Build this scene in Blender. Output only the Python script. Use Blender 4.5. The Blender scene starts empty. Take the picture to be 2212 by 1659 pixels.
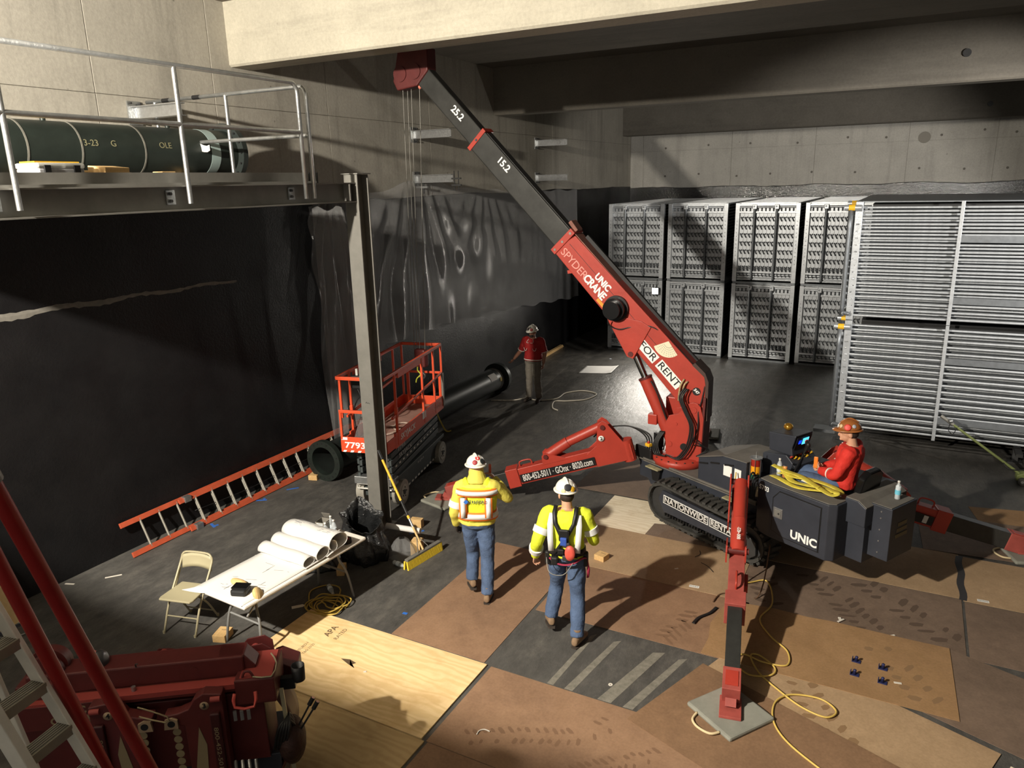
import bpy, math, random
import numpy as np
from mathutils import Vector, Matrix, Euler
random.seed(7)
SC = bpy.context.scene
COL = SC.collection
R = math.radians

# ---------------------------------------------------------------- camera
cam_d = bpy.data.cameras.new('camera'); cam = bpy.data.objects.new('camera', cam_d); COL.objects.link(cam)
_yaw, _pit, _rol = -0.491696, 0.262605, -0.0234178
_fw = Vector((math.sin(_yaw)*math.cos(_pit), math.cos(_yaw)*math.cos(_pit), -math.sin(_pit)))
_rt = Vector((math.cos(_yaw), -math.sin(_yaw), 0)); _up = _rt.cross(_fw)
_rt, _up = math.cos(_rol)*_rt + math.sin(_rol)*_up, (math.cos(_rol)*_rt + math.sin(_rol)*_up).cross(_fw)
cam.matrix_world = Matrix(((_rt.x, _up.x, -_fw.x, 0), (_rt.y, _up.y, -_fw.y, 0), (_rt.z, _up.z, -_fw.z, 4.9), (0, 0, 0, 1)))
cam_d.sensor_width = 36; cam_d.sensor_fit = 'HORIZONTAL'; cam_d.lens = 1616.95*36/2212
cam_d.clip_start = 0.05; cam_d.clip_end = 200
SC.camera = cam
# ---------------------------------------------------------------- view
SC.view_settings.view_transform = 'Standard'; SC.view_settings.look = 'None'
SC.view_settings.gamma = 1; SC.view_settings.use_curve_mapping = False
SC.view_settings.exposure = 0.18
# ---------------------------------------------------------------- ambient light of the hall (open behind and beside the camera)
W = bpy.data.worlds.new('hall_ambient'); SC.world = W; W.use_nodes = True
W.node_tree.nodes['Background'].inputs[0].default_value = (1.0, 0.93, 0.82, 1)
W.node_tree.nodes['Background'].inputs[1].default_value = AMBIENT = 0.44
# ---------------------------------------------------------------- lamp powers (the lamps themselves are built further down)
FLOOD_W, WORK_W, FILL_W = 7000, 140, 4500

# ---------------------------------------------------------------- materials
MATS = {}
def mat(name, col, rough=0.6, metal=0.0, var=0.0, scale=4.0, bump=0.0, bscale=None, col2=None, spec=0.5, detail=4, stretch=None, emit=0, alpha=1, trans=0, coat=0, ior=1.45):
    if name in MATS: return MATS[name]
    m = bpy.data.materials.new(name); m.use_nodes = True; nt = m.node_tree; b = nt.nodes['Principled BSDF']
    b.inputs['Roughness'].default_value = rough; b.inputs['Metallic'].default_value = metal
    b.inputs['Specular IOR Level'].default_value = spec; b.inputs['IOR'].default_value = ior
    c = (*col, 1); b.inputs['Base Color'].default_value = c
    if coat: b.inputs['Coat Weight'].default_value = coat
    if trans: b.inputs['Transmission Weight'].default_value = trans
    if alpha < 1: b.inputs['Alpha'].default_value = alpha
    if emit:
        b.inputs['Emission Color'].default_value = c; b.inputs['Emission Strength'].default_value = emit
    vec = None
    if var or bump or col2:
        tc = nt.nodes.new('ShaderNodeTexCoord'); mp = nt.nodes.new('ShaderNodeMapping'); nt.links.new(tc.outputs['Object'], mp.inputs[0])
        if stretch: mp.inputs['Scale'].default_value = stretch
        vec = mp.outputs[0]
    if var or col2:
        n = nt.nodes.new('ShaderNodeTexNoise'); n.inputs['Scale'].default_value = scale; n.inputs['Detail'].default_value = detail; n.inputs['Roughness'].default_value = 0.65
        nt.links.new(vec, n.inputs['Vector'])
        r = nt.nodes.new('ShaderNodeValToRGB'); r.color_ramp.elements[0].position = 0.3; r.color_ramp.elements[1].position = 0.72
        k2 = col2 if col2 else tuple(min(1, x*(1+var)) for x in col); k1 = col if col2 else tuple(x*(1-var) for x in col)
        r.color_ramp.elements[0].color = (*k1, 1); r.color_ramp.elements[1].color = (*k2, 1)
        nt.links.new(n.outputs['Fac'], r.inputs[0]); nt.links.new(r.outputs[0], b.inputs['Base Color'])
    if bump:
        n2 = nt.nodes.new('ShaderNodeTexNoise'); n2.inputs['Scale'].default_value = bscale or scale*3; n2.inputs['Detail'].default_value = 5
        nt.links.new(vec, n2.inputs['Vector'])
        bp = nt.nodes.new('ShaderNodeBump'); bp.inputs['Strength'].default_value = bump; bp.inputs['Distance'].default_value = 0.02
        nt.links.new(n2.outputs['Fac'], bp.inputs['Height']); nt.links.new(bp.outputs[0], b.inputs['Normal'])
    MATS[name] = m; return m

# ---------------------------------------------------------------- mesh builder
def V(*a): return Vector(a)
def frame(ax, up=(0, 0, 1)):
    z = Vector(ax).normalized(); u = Vector(up)
    if abs(z.dot(u.normalized())) > 0.99: u = Vector((0, 1, 0)) if abs(z.y) < 0.9 else Vector((1, 0, 0))
    x = u.cross(z).normalized(); y = z.cross(x); return x, y, z       # x side, y ~up, z along
class B:
    def __init__(s): s.v = []; s.f = []; s.sm = []
    def add(s, vs, fs, smooth=False):
        k = len(s.v); s.v += [tuple(p) for p in vs]; s.f += [tuple(i+k for i in f) for f in fs]; s.sm += [smooth]*len(fs); return s
    def box(s, c, d, rz=0, m=None):
        c = Vector(c); hx, hy, hz = d[0]/2, d[1]/2, d[2]/2
        M = m if m else Matrix.Rotation(rz, 3, 'Z')
        vs = [c + M @ Vector((x*hx, y*hy, z*hz)) for x in (-1, 1) for y in (-1, 1) for z in (-1, 1)]
        return s.add(vs, [(0, 1, 3, 2), (4, 6, 7, 5), (0, 4, 5, 1), (2, 3, 7, 6), (0, 2, 6, 4), (1, 5, 7, 3)])
    def span(s, a, b):
        return s.box([(a[i]+b[i])/2 for i in range(3)], [abs(a[i]-b[i]) for i in range(3)])
    def bar(s, p, q, w, h, up=(0, 0, 1), off=(0, 0), w1=None, h1=None):
        p, q = Vector(p), Vector(q); x, y, z = frame(q-p, up); w1 = w1 or w; h1 = h1 or h
        vs = []
        for P, ww, hh in ((p, w, h), (q, w1, h1)):
            P = P + x*off[0] + y*off[1]
            vs += [P - x*ww/2 - y*hh/2, P + x*ww/2 - y*hh/2, P + x*ww/2 + y*hh/2, P - x*ww/2 + y*hh/2]
        return s.add(vs, [(3, 2, 1, 0), (4, 5, 6, 7), (0, 1, 5, 4), (1, 2, 6, 5), (2, 3, 7, 6), (3, 0, 4, 7)])
    def tube(s, p, q, r, r1=None, n=14, caps=True):
        p, q = Vector(p), Vector(q); x, y, z = frame(q-p); r1 = r if r1 is None else r1
        ring = lambda P, rr: [P + x*rr*math.cos(2*math.pi*i/n) + y*rr*math.sin(2*math.pi*i/n) for i in range(n)]
        s.add(ring(p, r)+ring(q, r1), [(i, (i+1) % n, n+(i+1) % n, n+i) for i in range(n)], True)
        if caps:
            s.add(ring(p, r), [tuple(range(n))[::-1]]); s.add(ring(q, r1), [tuple(range(n))])
        return s
    def pipe(s, p, q, ro, ri, n=24):
        p, q = Vector(p), Vector(q); x, y, z = frame(q-p); vs = []
        for P, rr in ((p, ro), (q, ro), (q, ri), (p, ri)):
            vs += [P + x*rr*math.cos(2*math.pi*i/n) + y*rr*math.sin(2*math.pi*i/n) for i in range(n)]
        for k in (0, 2): s.add([vs[(k*n+j) % (4*n)] for j in range(2*n)], [(i, (i+1) % n, n+(i+1) % n, n+i) for i in range(n)], True)
        for a, b in ((1, 2), (3, 0)): s.add(vs[a*n:a*n+n]+vs[b*n:b*n+n], [(i, (i+1) % n, n+(i+1) % n, n+i) for i in range(n)])
        return s
    def path(s, pts, r, n=8, smooth=0, closed=False, flat=None):
        P = [Vector(p) for p in pts]
        if smooth: P = spline(P, smooth, closed)
        N = len(P); vs = []; up = Vector((0, 0, 1)); px = None
        for i in range(N):
            t = (P[(i+1) % N] - P[i-1]) if closed else (P[min(i+1, N-1)] - P[max(i-1, 0)])
            if t.length < 1e-6: t = Vector((0, 0, 1))
            t.normalize()
            if px is None: x, y, _ = frame(t)
            else:
                x = (px - t*px.dot(t)); x = x.normalized() if x.length > 1e-5 else frame(t)[0]; y = t.cross(x)
            px = x; rr = r(i/(N-1)) if callable(r) else r
            a, b = (rr, rr) if flat is None else (rr, flat)
            if flat is not None:
                x = Vector((0, 0, 1)).cross(t); x = x.normalized() if x.length > 1e-4 else Vector((1, 0, 0)); y = t.cross(x)
            vs += [P[i] + x*a*math.cos(2*math.pi*j/n) + y*b*math.sin(2*math.pi*j/n) for j in range(n)]
        fs = []
        for i in range(N if closed else N-1):
            k = (i+1) % N
            fs += [(i*n+j, i*n+(j+1) % n, k*n+(j+1) % n, k*n+j) for j in range(n)]
        if not closed: fs += [tuple(range(n))[::-1], tuple((N-1)*n+j for j in range(n))]
        return s.add(vs, fs, True)
    def lathe(s, prof, n=24, m=None, caps=True):
        M = m or Matrix.Identity(4); vs = []
        for r, z in prof: vs += [M @ Vector((r*math.cos(2*math.pi*i/n), r*math.sin(2*math.pi*i/n), z)) for i in range(n)]
        fs = []
        for k in range(len(prof)-1): fs += [(k*n+i, k*n+(i+1) % n, (k+1)*n+(i+1) % n, (k+1)*n+i) for i in range(n)]
        if caps: fs += [tuple(range(n))[::-1], tuple((len(prof)-1)*n+i for i in range(n))]
        return s.add(vs, fs, True)
    def prism(s, poly, m, depth):
        n = len(poly); vs = [m @ Vector((x, y, 0)) for x, y in poly] + [m @ Vector((x, y, depth)) for x, y in poly]
        return s.add(vs, [tuple(range(n))[::-1], tuple(range(n, 2*n))] + [(i, (i+1) % n, n+(i+1) % n, n+i) for i in range(n)])
    def ell(s, c, r, m=None, n=16, k=10):
        c = Vector(c); M = m or Matrix.Identity(3); vs = []; fs = []
        for j in range(k+1):
            th = math.pi*j/k
            vs += [c + M @ Vector((r[0]*math.sin(th)*math.cos(2*math.pi*i/n), r[1]*math.sin(th)*math.sin(2*math.pi*i/n), r[2]*math.cos(th))) for i in range(n)]
        for j in range(k): fs += [(j*n+i, (j+1)*n+i, (j+1)*n+(i+1) % n, j*n+(i+1) % n) for i in range(n)]
        return s.add(vs, fs, True)
    def grid(s, fn, nu, nv, thick=0):
        vs = [fn(i/nu, j/nv) for j in range(nv+1) for i in range(nu+1)]; w = nu+1
        return s.add(vs, [(j*w+i, j*w+i+1, (j+1)*w+i+1, (j+1)*w+i) for j in range(nv) for i in range(nu)], True)
    def loft(s, rings, caps=True):
        n = len(rings[0]); vs = [p for r in rings for p in r]; fs = []
        for k in range(len(rings)-1): fs += [(k*n+i, k*n+(i+1) % n, (k+1)*n+(i+1) % n, (k+1)*n+i) for i in range(n)]
        if caps: fs += [tuple(range(n))[::-1], tuple((len(rings)-1)*n+i for i in range(n))]
        return s.add(vs, fs, True)
    def mesh(s, name):
        me = bpy.data.meshes.new(name); me.from_pydata(s.v, [], s.f); me.polygons.foreach_set('use_smooth', s.sm); me.update(); return me
    def obj(s, name, m, parent=None, bev=0, solid=0, sub=0, **kw):
        o = bpy.data.objects.new(name, s.mesh(name)); COL.objects.link(o); o.data.materials.append(m if not isinstance(m, str) else MATS[m])
        if parent: o.parent = parent
        if solid:
            q = o.modifiers.new('solid', 'SOLIDIFY'); q.thickness = solid; q.offset = 0
        if bev:
            q = o.modifiers.new('bevel', 'BEVEL'); q.width = bev; q.segments = 2; q.limit_method = 'ANGLE'; q.angle_limit = R(40)
        if sub:
            q = o.modifiers.new('sub', 'SUBSURF'); q.levels = q.render_levels = sub
        for k, v in kw.items(): o[k] = v
        return o
def spline(P, k, closed=False):
    out = []; N = len(P)
    for i in range(N if closed else N-1):
        a, b, c, d = (P[(i-1) % N], P[i], P[(i+1) % N], P[(i+2) % N]) if closed else (P[max(i-1, 0)], P[i], P[i+1], P[min(i+2, N-1)])
        for j in range(k):
            t = j/k; out.append(0.5*((2*b)+(c-a)*t+(2*a-5*b+4*c-d)*t*t+(3*b-a-3*c+d)*t**3))
    if not closed: out.append(P[-1].copy())
    return out
def plane_m(o, x, y):
    o, x, y = Vector(o), Vector(x).normalized(), Vector(y).normalized(); z = x.cross(y).normalized(); y = z.cross(x)
    return Matrix(((x.x, y.x, z.x, o.x), (x.y, y.y, z.y, o.y), (x.z, y.z, z.z, o.z), (0, 0, 0, 1)))
def thing(name, label, cat, loc=(0, 0, 0), rz=0, group=None):
    o = bpy.data.objects.new(name, None); COL.objects.link(o); o.location = loc; o.rotation_euler = (0, 0, rz)
    o.empty_display_size = 0.1; o['label'] = label; o['category'] = cat
    if group: o['group'] = group
    return o
def tag(o, label, cat, group=None):
    o['label'] = label; o['category'] = cat
    if group: o['group'] = group
    return o
def struct(o): o['kind'] = 'structure'; return o
def dup(src, parent=None, loc=None, rz=None):
    c = src.copy(); COL.objects.link(c)
    if parent: c.parent = parent
    if loc is not None: c.location = loc
    if rz is not None: c.rotation_euler = (0, 0, rz)
    for ch in list(src.children): dup(ch, c)
    return c
def text(body, size, m, M, parent=None, ext=0.0008, bold=0.0, shear=0.0, align='CENTER', width=None, name='lettering', spacing=1.0):
    cu = bpy.data.curves.new('txt', 'FONT'); cu.body = body; cu.size = size; cu.extrude = ext; cu.offset = bold; cu.shear = shear
    cu.align_x = align; cu.align_y = 'CENTER'; cu.resolution_u = 3; cu.space_character = spacing
    t = bpy.data.objects.new('txt', cu); COL.objects.link(t)
    me = bpy.data.meshes.new_from_object(t.evaluated_get(bpy.context.evaluated_depsgraph_get()))
    bpy.data.objects.remove(t); bpy.data.curves.remove(cu)
    if width and len(me.vertices):
        xs = [v.co.x for v in me.vertices]; k = width/max(1e-6, max(xs)-min(xs))
        me.transform(Matrix.Diagonal((k, 1, 1, 1)))
    me.transform(M); me.name = name; me.materials.clear(); me.materials.append(m if not isinstance(m, str) else MATS[m])
    o = bpy.data.objects.new(name, me); COL.objects.link(o)
    if parent: o.parent = parent
    return o
def S(r, g, b):
    f = lambda c: (c/255/12.92) if c/255 <= 0.04045 else ((c/255+0.055)/1.055)**2.4
    return (f(r), f(g), f(b))
# ================================================================ surface materials of the place
def nodes(name):
    m = bpy.data.materials.new(name); m.use_nodes = True; MATS[name] = m; nt = m.node_tree
    return m, nt, nt.nodes['Principled BSDF'], (lambda t: nt.nodes.new(t)), nt.links.new
def noise(N, L, vec, scale, detail=5, rough=0.6, stretch=None):
    if stretch:
        mp = N('ShaderNodeMapping'); mp.inputs['Scale'].default_value = stretch; L(vec, mp.inputs[0]); vec = mp.outputs[0]
    n = N('ShaderNodeTexNoise'); n.inputs['Scale'].default_value = scale; n.inputs['Detail'].default_value = detail; n.inputs['Roughness'].default_value = rough
    L(vec, n.inputs['Vector']); return n.outputs['Fac']
def ramp(N, L, fac, stops):
    r = N('ShaderNodeValToRGB'); e = r.color_ramp.elements
    while len(e) < len(stops): e.new(0.5)
    for i, (p, c) in enumerate(stops):
        e[i].position = p; e[i].color = (*c, 1) if isinstance(c, tuple) else (c, c, c, 1)
    L(fac, r.inputs[0]); return r.outputs[0]
def mix(N, L, fac, a, b, mode='MIX'):
    x = N('ShaderNodeMix'); x.data_type = 'RGBA'; x.blend_type = mode
    for inp, val in ((x.inputs[0], fac), (x.inputs[6], a), (x.inputs[7], b)):
        if isinstance(val, (int, float)): inp.default_value = val
        elif isinstance(val, tuple): inp.default_value = (*val, 1)
        else: L(val, inp)
    return x.outputs[2]
def bumpn(N, L, b, hs, dist=0.01, strength=1.0):
    bp = N('ShaderNodeBump'); bp.inputs['Strength'].default_value = strength; bp.inputs['Distance'].default_value = dist
    L(hs, bp.inputs['Height']); L(bp.outputs[0], b.inputs['Normal'])
def concrete(name, base, streak, dark=0.5, stretch=(1.5, 1.5, 0.12)):
    m, nt, b, N, L = nodes(name); tc = N('ShaderNodeTexCoord'); o = tc.outputs['Object']
    big = noise(N, L, o, 0.9, 7, 0.68); st = noise(N, L, o, 1.7, 6, 0.7, stretch); fine = noise(N, L, o, 22, 6, 0.7)
    c = ramp(N, L, big, [(0.25, tuple(x*0.82 for x in base)), (0.75, tuple(min(1, x*1.12) for x in base))])
    s = ramp(N, L, st, [(0.5, (1, 1, 1)), (0.66, tuple(1-streak for _ in range(3)))])
    c = mix(N, L, 1.0, c, s, 'MULTIPLY')
    f = ramp(N, L, fine, [(0.3, (0.86, 0.86, 0.86)), (0.7, (1.06, 1.06, 1.06))]); c = mix(N, L, 1.0, c, f, 'MULTIPLY')
    vo = N('ShaderNodeTexVoronoi'); vo.inputs['Scale'].default_value = 2.2; vo.inputs['Randomness'].default_value = 1; L(o, vo.inputs['Vector'])
    p = ramp(N, L, vo.outputs['Distance'], [(0.02, (dark, dark, dark)), (0.05, (1, 1, 1))]); c = mix(N, L, 1.0, c, p, 'MULTIPLY')
    L(c, b.inputs['Base Color']); b.inputs['Roughness'].default_value = 0.82; b.inputs['Specular IOR Level'].default_value = 0.25
    bumpn(N, L, b, fine, 0.004, 0.7); return m
concrete('concrete_wall', S(166, 161, 150), 0.24)
concrete('concrete_beam', S(180, 174, 158), 0.16, 0.7, (0.12, 1.5, 1.5))
concrete('concrete_dim', S(176, 173, 166), 0.16)
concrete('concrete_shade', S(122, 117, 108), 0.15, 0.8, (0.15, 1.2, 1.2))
# black waterproofing membrane on the walls
m, nt, b, N, L = nodes('membrane'); o = N('ShaderNodeTexCoord').outputs['Object']
L(ramp(N, L, noise(N, L, o, 1.3, 6, 0.7), [(0.35, S(17, 17, 19)), (0.75, S(27, 26, 27))]), b.inputs['Base Color'])
L(ramp(N, L, noise(N, L, o, 0.9, 3), [(0.35, 0.32), (0.7, 0.55)]), b.inputs['Roughness']); b.inputs['Specular IOR Level'].default_value = 0.35
bumpn(N, L, b, noise(N, L, o, 26, 4, 0.8), 0.012, 0.55)
m, nt, b, N, L = nodes('membrane_wet'); o = N('ShaderNodeTexCoord').outputs['Object']
b.inputs['Base Color'].default_value = (*S(20, 20, 22), 1); b.inputs['Roughness'].default_value = 0.1; b.inputs['Specular IOR Level'].default_value = 0.9
bumpn(N, L, b, noise(N, L, o, 20, 3, 0.7), 0.012, 0.8)
# dusty black floor membrane, smooth and shiny towards the back
m, nt, b, N, L = nodes('floor_membrane'); o = N('ShaderNodeTexCoord').outputs['Object']
cr = noise(N, L, o, 4.2, 9, 0.78, (1.0, 0.5, 1)); big = noise(N, L, o, 0.45, 4)
c = ramp(N, L, cr, [(0.3, S(40, 39, 38)), (0.5, S(72, 70, 67)), (0.72, S(104, 100, 94))])
c = mix(N, L, ramp(N, L, big, [(0.35, 0.0), (0.7, 0.55)]), c, S(84, 82, 78))
L(c, b.inputs['Base Color'])
sx = N('ShaderNodeSeparateXYZ'); L(o, sx.inputs[0])
mr = N('ShaderNodeMapRange'); mr.inputs['From Min'].default_value = 10; mr.inputs['From Max'].default_value = 15; mr.inputs['To Min'].default_value = 0.62; mr.inputs['To Max'].default_value = 0.24
L(sx.outputs[1], mr.inputs[0])
rn = N('ShaderNodeMath'); rn.operation = 'MULTIPLY_ADD'; L(noise(N, L, o, 3.5, 5), rn.inputs[0]); rn.inputs[1].default_value = 0.25; L(mr.outputs[0], rn.inputs[2])
L(rn.outputs[0], b.inputs['Roughness'])
bumpn(N, L, b, noise(N, L, o, 6, 7, 0.75, (1, 0.4, 1)), 0.03, 0.6)
# wood and hardboard
def board(name, c1, c2, c3, scale=(0.6, 7, 1), rough=0.75):
    m, nt, b, N, L = nodes(name); o = N('ShaderNodeTexCoord').outputs['Object']
    g = noise(N, L, o, 3.0, 6, 0.65, scale); d = noise(N, L, o, 1.1, 4); f = noise(N, L, o, 40, 3)
    c = ramp(N, L, g, [(0.32, c1), (0.68, c2)]); c = mix(N, L, ramp(N, L, d, [(0.45, 0.0), (0.75, 0.7)]), c, c3)
    c = mix(N, L, 1.0, c, ramp(N, L, f, [(0.3, 0.88), (0.7, 1.05)]), 'MULTIPLY')
    L(c, b.inputs['Base Color']); b.inputs['Roughness'].default_value = rough; b.inputs['Specular IOR Level'].default_value = 0.3
    bumpn(N, L, b, g, 0.003, 0.5)
def plywood(name, c1, c2, c3):
    m, nt, b, N, L = nodes(name); o = N('ShaderNodeTexCoord').outputs['Object']
    mp = N('ShaderNodeMapping'); mp.inputs['Scale'].default_value = (0.5, 1.6, 1); L(o, mp.inputs[0])
    w = N('ShaderNodeTexWave'); w.wave_type = 'RINGS'; w.inputs['Scale'].default_value = 2.3; w.inputs['Distortion'].default_value = 14; w.inputs['Detail'].default_value = 3; w.inputs['Detail Scale'].default_value = 1.2
    L(mp.outputs[0], w.inputs['Vector'])
    c = ramp(N, L, w.outputs['Fac'], [(0.15, c1), (0.85, c2)]); c = mix(N, L, ramp(N, L, noise(N, L, o, 1.6, 5, 0.7), [(0.5, 0.0), (0.78, 0.75)]), c, c3)
    L(c, b.inputs['Base Color']); b.inputs['Roughness'].default_value = 0.7; b.inputs['Specular IOR Level'].default_value = 0.25
plywood('plywood_new', S(214, 184, 134), S(224, 196, 148), S(190, 154, 104))
plywood('plywood_dark', S(184, 158, 114), S(194, 168, 124), S(146, 120, 82))  # darker plywood tone
plywood('plywood_pale', S(226, 212, 184), S(236, 224, 200), S(190, 166, 126))
board('hardboard_a', S(138, 108, 84), S(150, 119, 94), S(114, 88, 70), (2, 2, 1))
board('hardboard_b', S(150, 118, 82), S(162, 128, 92), S(132, 102, 72), (2, 2, 1))
board('hardboard_c', S(114, 96, 82), S(128, 108, 93), S(95, 80, 68), (2, 2, 1))
board('hardboard_d', S(164, 137, 106), S(176, 148, 116), S(142, 118, 90), (2, 2, 1))
board('hardboard_e', S(126, 98, 74), S(138, 108, 82), S(106, 82, 62), (2, 2, 1))
board('lumber', S(206, 168, 112), S(224, 190, 136), S(186, 146, 92), (7, 0.6, 7))
# common object materials
mat('galv', S(178, 180, 180), 0.38, 0.85, 0.18, 9, 0.15, 30)
mat('galv_bright', S(206, 208, 210), 0.3, 0.9, 0.12, 14, 0.2, 40)
mat('steel_grey', S(128, 126, 120), 0.5, 0.35, 0.12, 5)
mat('steel_dark', S(70, 70, 70), 0.5, 0.5, 0.15, 6)
mat('black', S(24, 24, 25), 0.5); mat('black_gloss', S(16, 16, 17), 0.25)
mat('rubber', S(58, 57, 54), 0.75, 0, 0.25, 9, 0.5, 30)
mat('white_paint', S(214, 212, 204), 0.55, 0, 0.08, 6); mat('white_ink', S(236, 236, 232), 0.6)
mat('red_crane', S(168, 58, 45), 0.42, 0, 0.1, 3.5, 0.08, 20); mat('red_worn', S(156, 74, 66), 0.6, 0, 0.2, 6)
mat('red_dark', S(90, 35, 33), 0.5, 0, 0.18, 4, 0.1, 16); mat('orange_lift', S(214, 78, 44), 0.42, 0, 0.1, 4)  # red_dark: on the folded crane the shade is put into the colour
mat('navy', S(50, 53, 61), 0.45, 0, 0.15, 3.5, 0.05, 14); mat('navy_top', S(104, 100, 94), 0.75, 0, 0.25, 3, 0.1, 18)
mat('chrome', S(220, 220, 220), 0.1, 1.0); mat('hose', S(30, 30, 30), 0.45)
mat('yellow', S(226, 176, 44), 0.45, 0, 0.1, 8); mat('cable_yellow', S(206, 176, 92), 0.5); mat('amber', S(230, 150, 30), 0.15, trans=0.6)
mat('glass_clear', S(235, 238, 240), 0.05, trans=0.95, ior=1.25)
mat('blue_tape', S(46, 104, 190), 0.6); mat('paper', S(208, 206, 202), 0.8, 0, 0.03, 3)
mat('pipe_green', S(38, 45, 41), 0.45, 0.2, 0.2, 5); mat('tan_paint', S(160, 152, 124), 0.42)

# ================================================================ the room
X0, X1, Y0, Y1 = -9.4, 9.4, -6.0, 27.05
struct(B().box(((X0+X1)/2, (Y0+Y1)/2, -0.15), (X1-X0+0.8, Y1-Y0+0.8, 0.3)).obj('floor', 'floor_membrane'))
wl = struct(B().box((X0-0.22, (Y0+Y1)/2, 3.8), (0.4, Y1-Y0+0.6, 7.6)).obj('wall_left', 'concrete_wall'))
wb = struct(B().box(((X0+X1)/2, Y1+0.22, 3.8), (X1-X0+0.8, 0.4, 7.6)).obj('wall_back', 'concrete_dim'))
ys = [-6.0, -2.8, 0.4, 3.6, 6.52, 8.42, 10.9, 14.1, 17.2, 20.33, 23.7, 27.05]
for i in range(len(ys)-1):
    for z0, z1 in ((4.55, 6.12), (6.12, 7.6)):
        d = random.uniform(0, 0.003)
        B().span((X0-0.03, ys[i]+0.004, z0+0.003), (X0-d, ys[i+1]-0.004, z1-0.003)).obj('concrete_panel', 'concrete_wall', wl, bev=0.006)
xs = [-9.4, -8.92, -5.81, -3.15, -0.47, 1.84, 4.4, 7.0, 9.4]
for i in range(len(xs)-1):
    for z0, z1 in ((4.6, 5.86), (5.86, 7.6)):
        B().span((xs[i]+0.004, Y1+0.03, z0+0.003), (xs[i+1]-0.004, Y1+random.uniform(0, 0.004), z1-0.003)).obj('concrete_panel', 'concrete_dim', wb, bev=0.006)
def coat(name, a, b_, top, parent, axis, m, z0=0.0):
    # a sheet of membrane proud of the wall with an uneven trowelled top edge
    bm = B(); n = 90
    P = lambda t, d, z: (X0+d, a+(b_-a)*t, z) if axis == 'y' else (a+(b_-a)*t, Y1-d, z)
    vs = []
    for i in range(n+1):
        t = i/n; zt = top + 0.02*math.sin(t*41) + random.uniform(-0.012, 0.012)
        vs += [P(t, 0.022, z0), P(t, 0.022, zt-0.02), P(t, 0.0, zt), P(t, 0.0, z0)]
    fs = []
    for i in range(n):
        k = 4*i
        fs += [(k, k+4, k+5, k+1), (k+1, k+5, k+6, k+2)] if axis != 'y' else [(k+1, k+5, k+4, k), (k+2, k+6, k+5, k+1)]
    return bm.add(vs, fs).obj(name, m, parent)
coat('membrane_coat', Y0, Y1, 4.67, wl, 'y', 'membrane')
coat('membrane_coat', X0, X1, 4.62, wb, 'x', 'membrane_wet')
# trowelled patch along the lap of the membrane and faint laps
bm = B(); n = 60
vs = []
for i in range(n+1):
    y = 4.2 + 4.2*i/n; z = 3.52 + 0.015*math.sin(i*0.4); w = 0.035*(1.1-i/n)+random.uniform(0, 0.03)
    vs += [(X0+0.0235, y, z-w), (X0+0.027, y, z), (X0+0.0235, y, z+w*0.7)]
bm.add(vs, [f for i in range(n) for f in ((3*i+1, 3*i+4, 3*i+3, 3*i), (3*i+2, 3*i+5, 3*i+4, 3*i+1))])
bm.obj('mortar_patch', mat('mortar', S(120, 116, 108), 0.85, 0, 0.2, 9), wl)
mat('lap_line', S(64, 63, 62), 0.7)
for z in (2.02, 3.3): B().bar((X0+0.024, 21.9, z+0.8), (X0+0.024, 27, z+0.8), 0.012, 0.004, (1, 0, 0)).obj('membrane_lap', 'lap_line', wl)
# form-tie plugs on the concrete
tp = B().tube((0, -0.006, 0), (0, 0.02, 0), 0.036, n=12).mesh('tie_plug'); tp.materials.append(mat('tie_dark', S(104, 100, 94), 0.9))
for x, z in [(-8.1, 5.0), (-6.9, 5.05), (-5.6, 4.95), (-4.5, 5.0), (-3.2, 5.02), (-1.9, 4.98), (-0.1, 5.05), (1.1, 5.0), (2.2, 5.0), (-8.1, 5.95), (-6.6, 6.0), (-5.2, 6.0), (-3.7, 5.95), (-2.2, 6.05), (-1.1, 6.0), (0.4, 6.0), (1.5, 6.1), (2.3, 6.0), (3.6, 5.1), (3.6, 6.0)]:
    q = bpy.data.objects.new('tie_plug', tp); COL.objects.link(q); q.parent = wb; q.location = (x, Y1-0.005, z)
pl = B().tube((0, 0, 0), (0, 0.03, 0), 0.17, n=20).obj('patch_plug', mat('patch_grey', S(130, 126, 118), 0.9), wb); pl.location = (-0.05, Y1-0.012, 5.95)
struct(B().box((X1+0.22, (Y0+Y1)/2, 3.8), (0.4, Y1-Y0+0.6, 7.6)).obj('wall_right', 'membrane'))
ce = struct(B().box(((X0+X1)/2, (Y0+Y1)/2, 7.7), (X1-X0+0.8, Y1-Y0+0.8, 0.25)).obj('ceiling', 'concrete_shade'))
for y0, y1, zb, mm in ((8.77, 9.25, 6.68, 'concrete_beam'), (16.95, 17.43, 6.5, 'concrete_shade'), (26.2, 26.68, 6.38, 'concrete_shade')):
    bm = B(); c = 0.03
    bm.prism([(y0, 7.6), (y0, zb+c), (y0+c, zb), (y1-c, zb), (y1, zb+c), (y1, 7.6)], Matrix(((0, 0, 1, X0), (1, 0, 0, 0), (0, 1, 0, 0), (0, 0, 0, 1))), X1-X0)
    bm.obj('ceiling_beam', mm, ce)
for x, y, z in ((0.5, 16.93, 7.0), (1.5, 26.18, 6.75)):
    B().tube((x, y-0.02, z), (x, y+0.03, z), 0.07, n=16).obj('conduit_box', 'steel_dark', ce)
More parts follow.
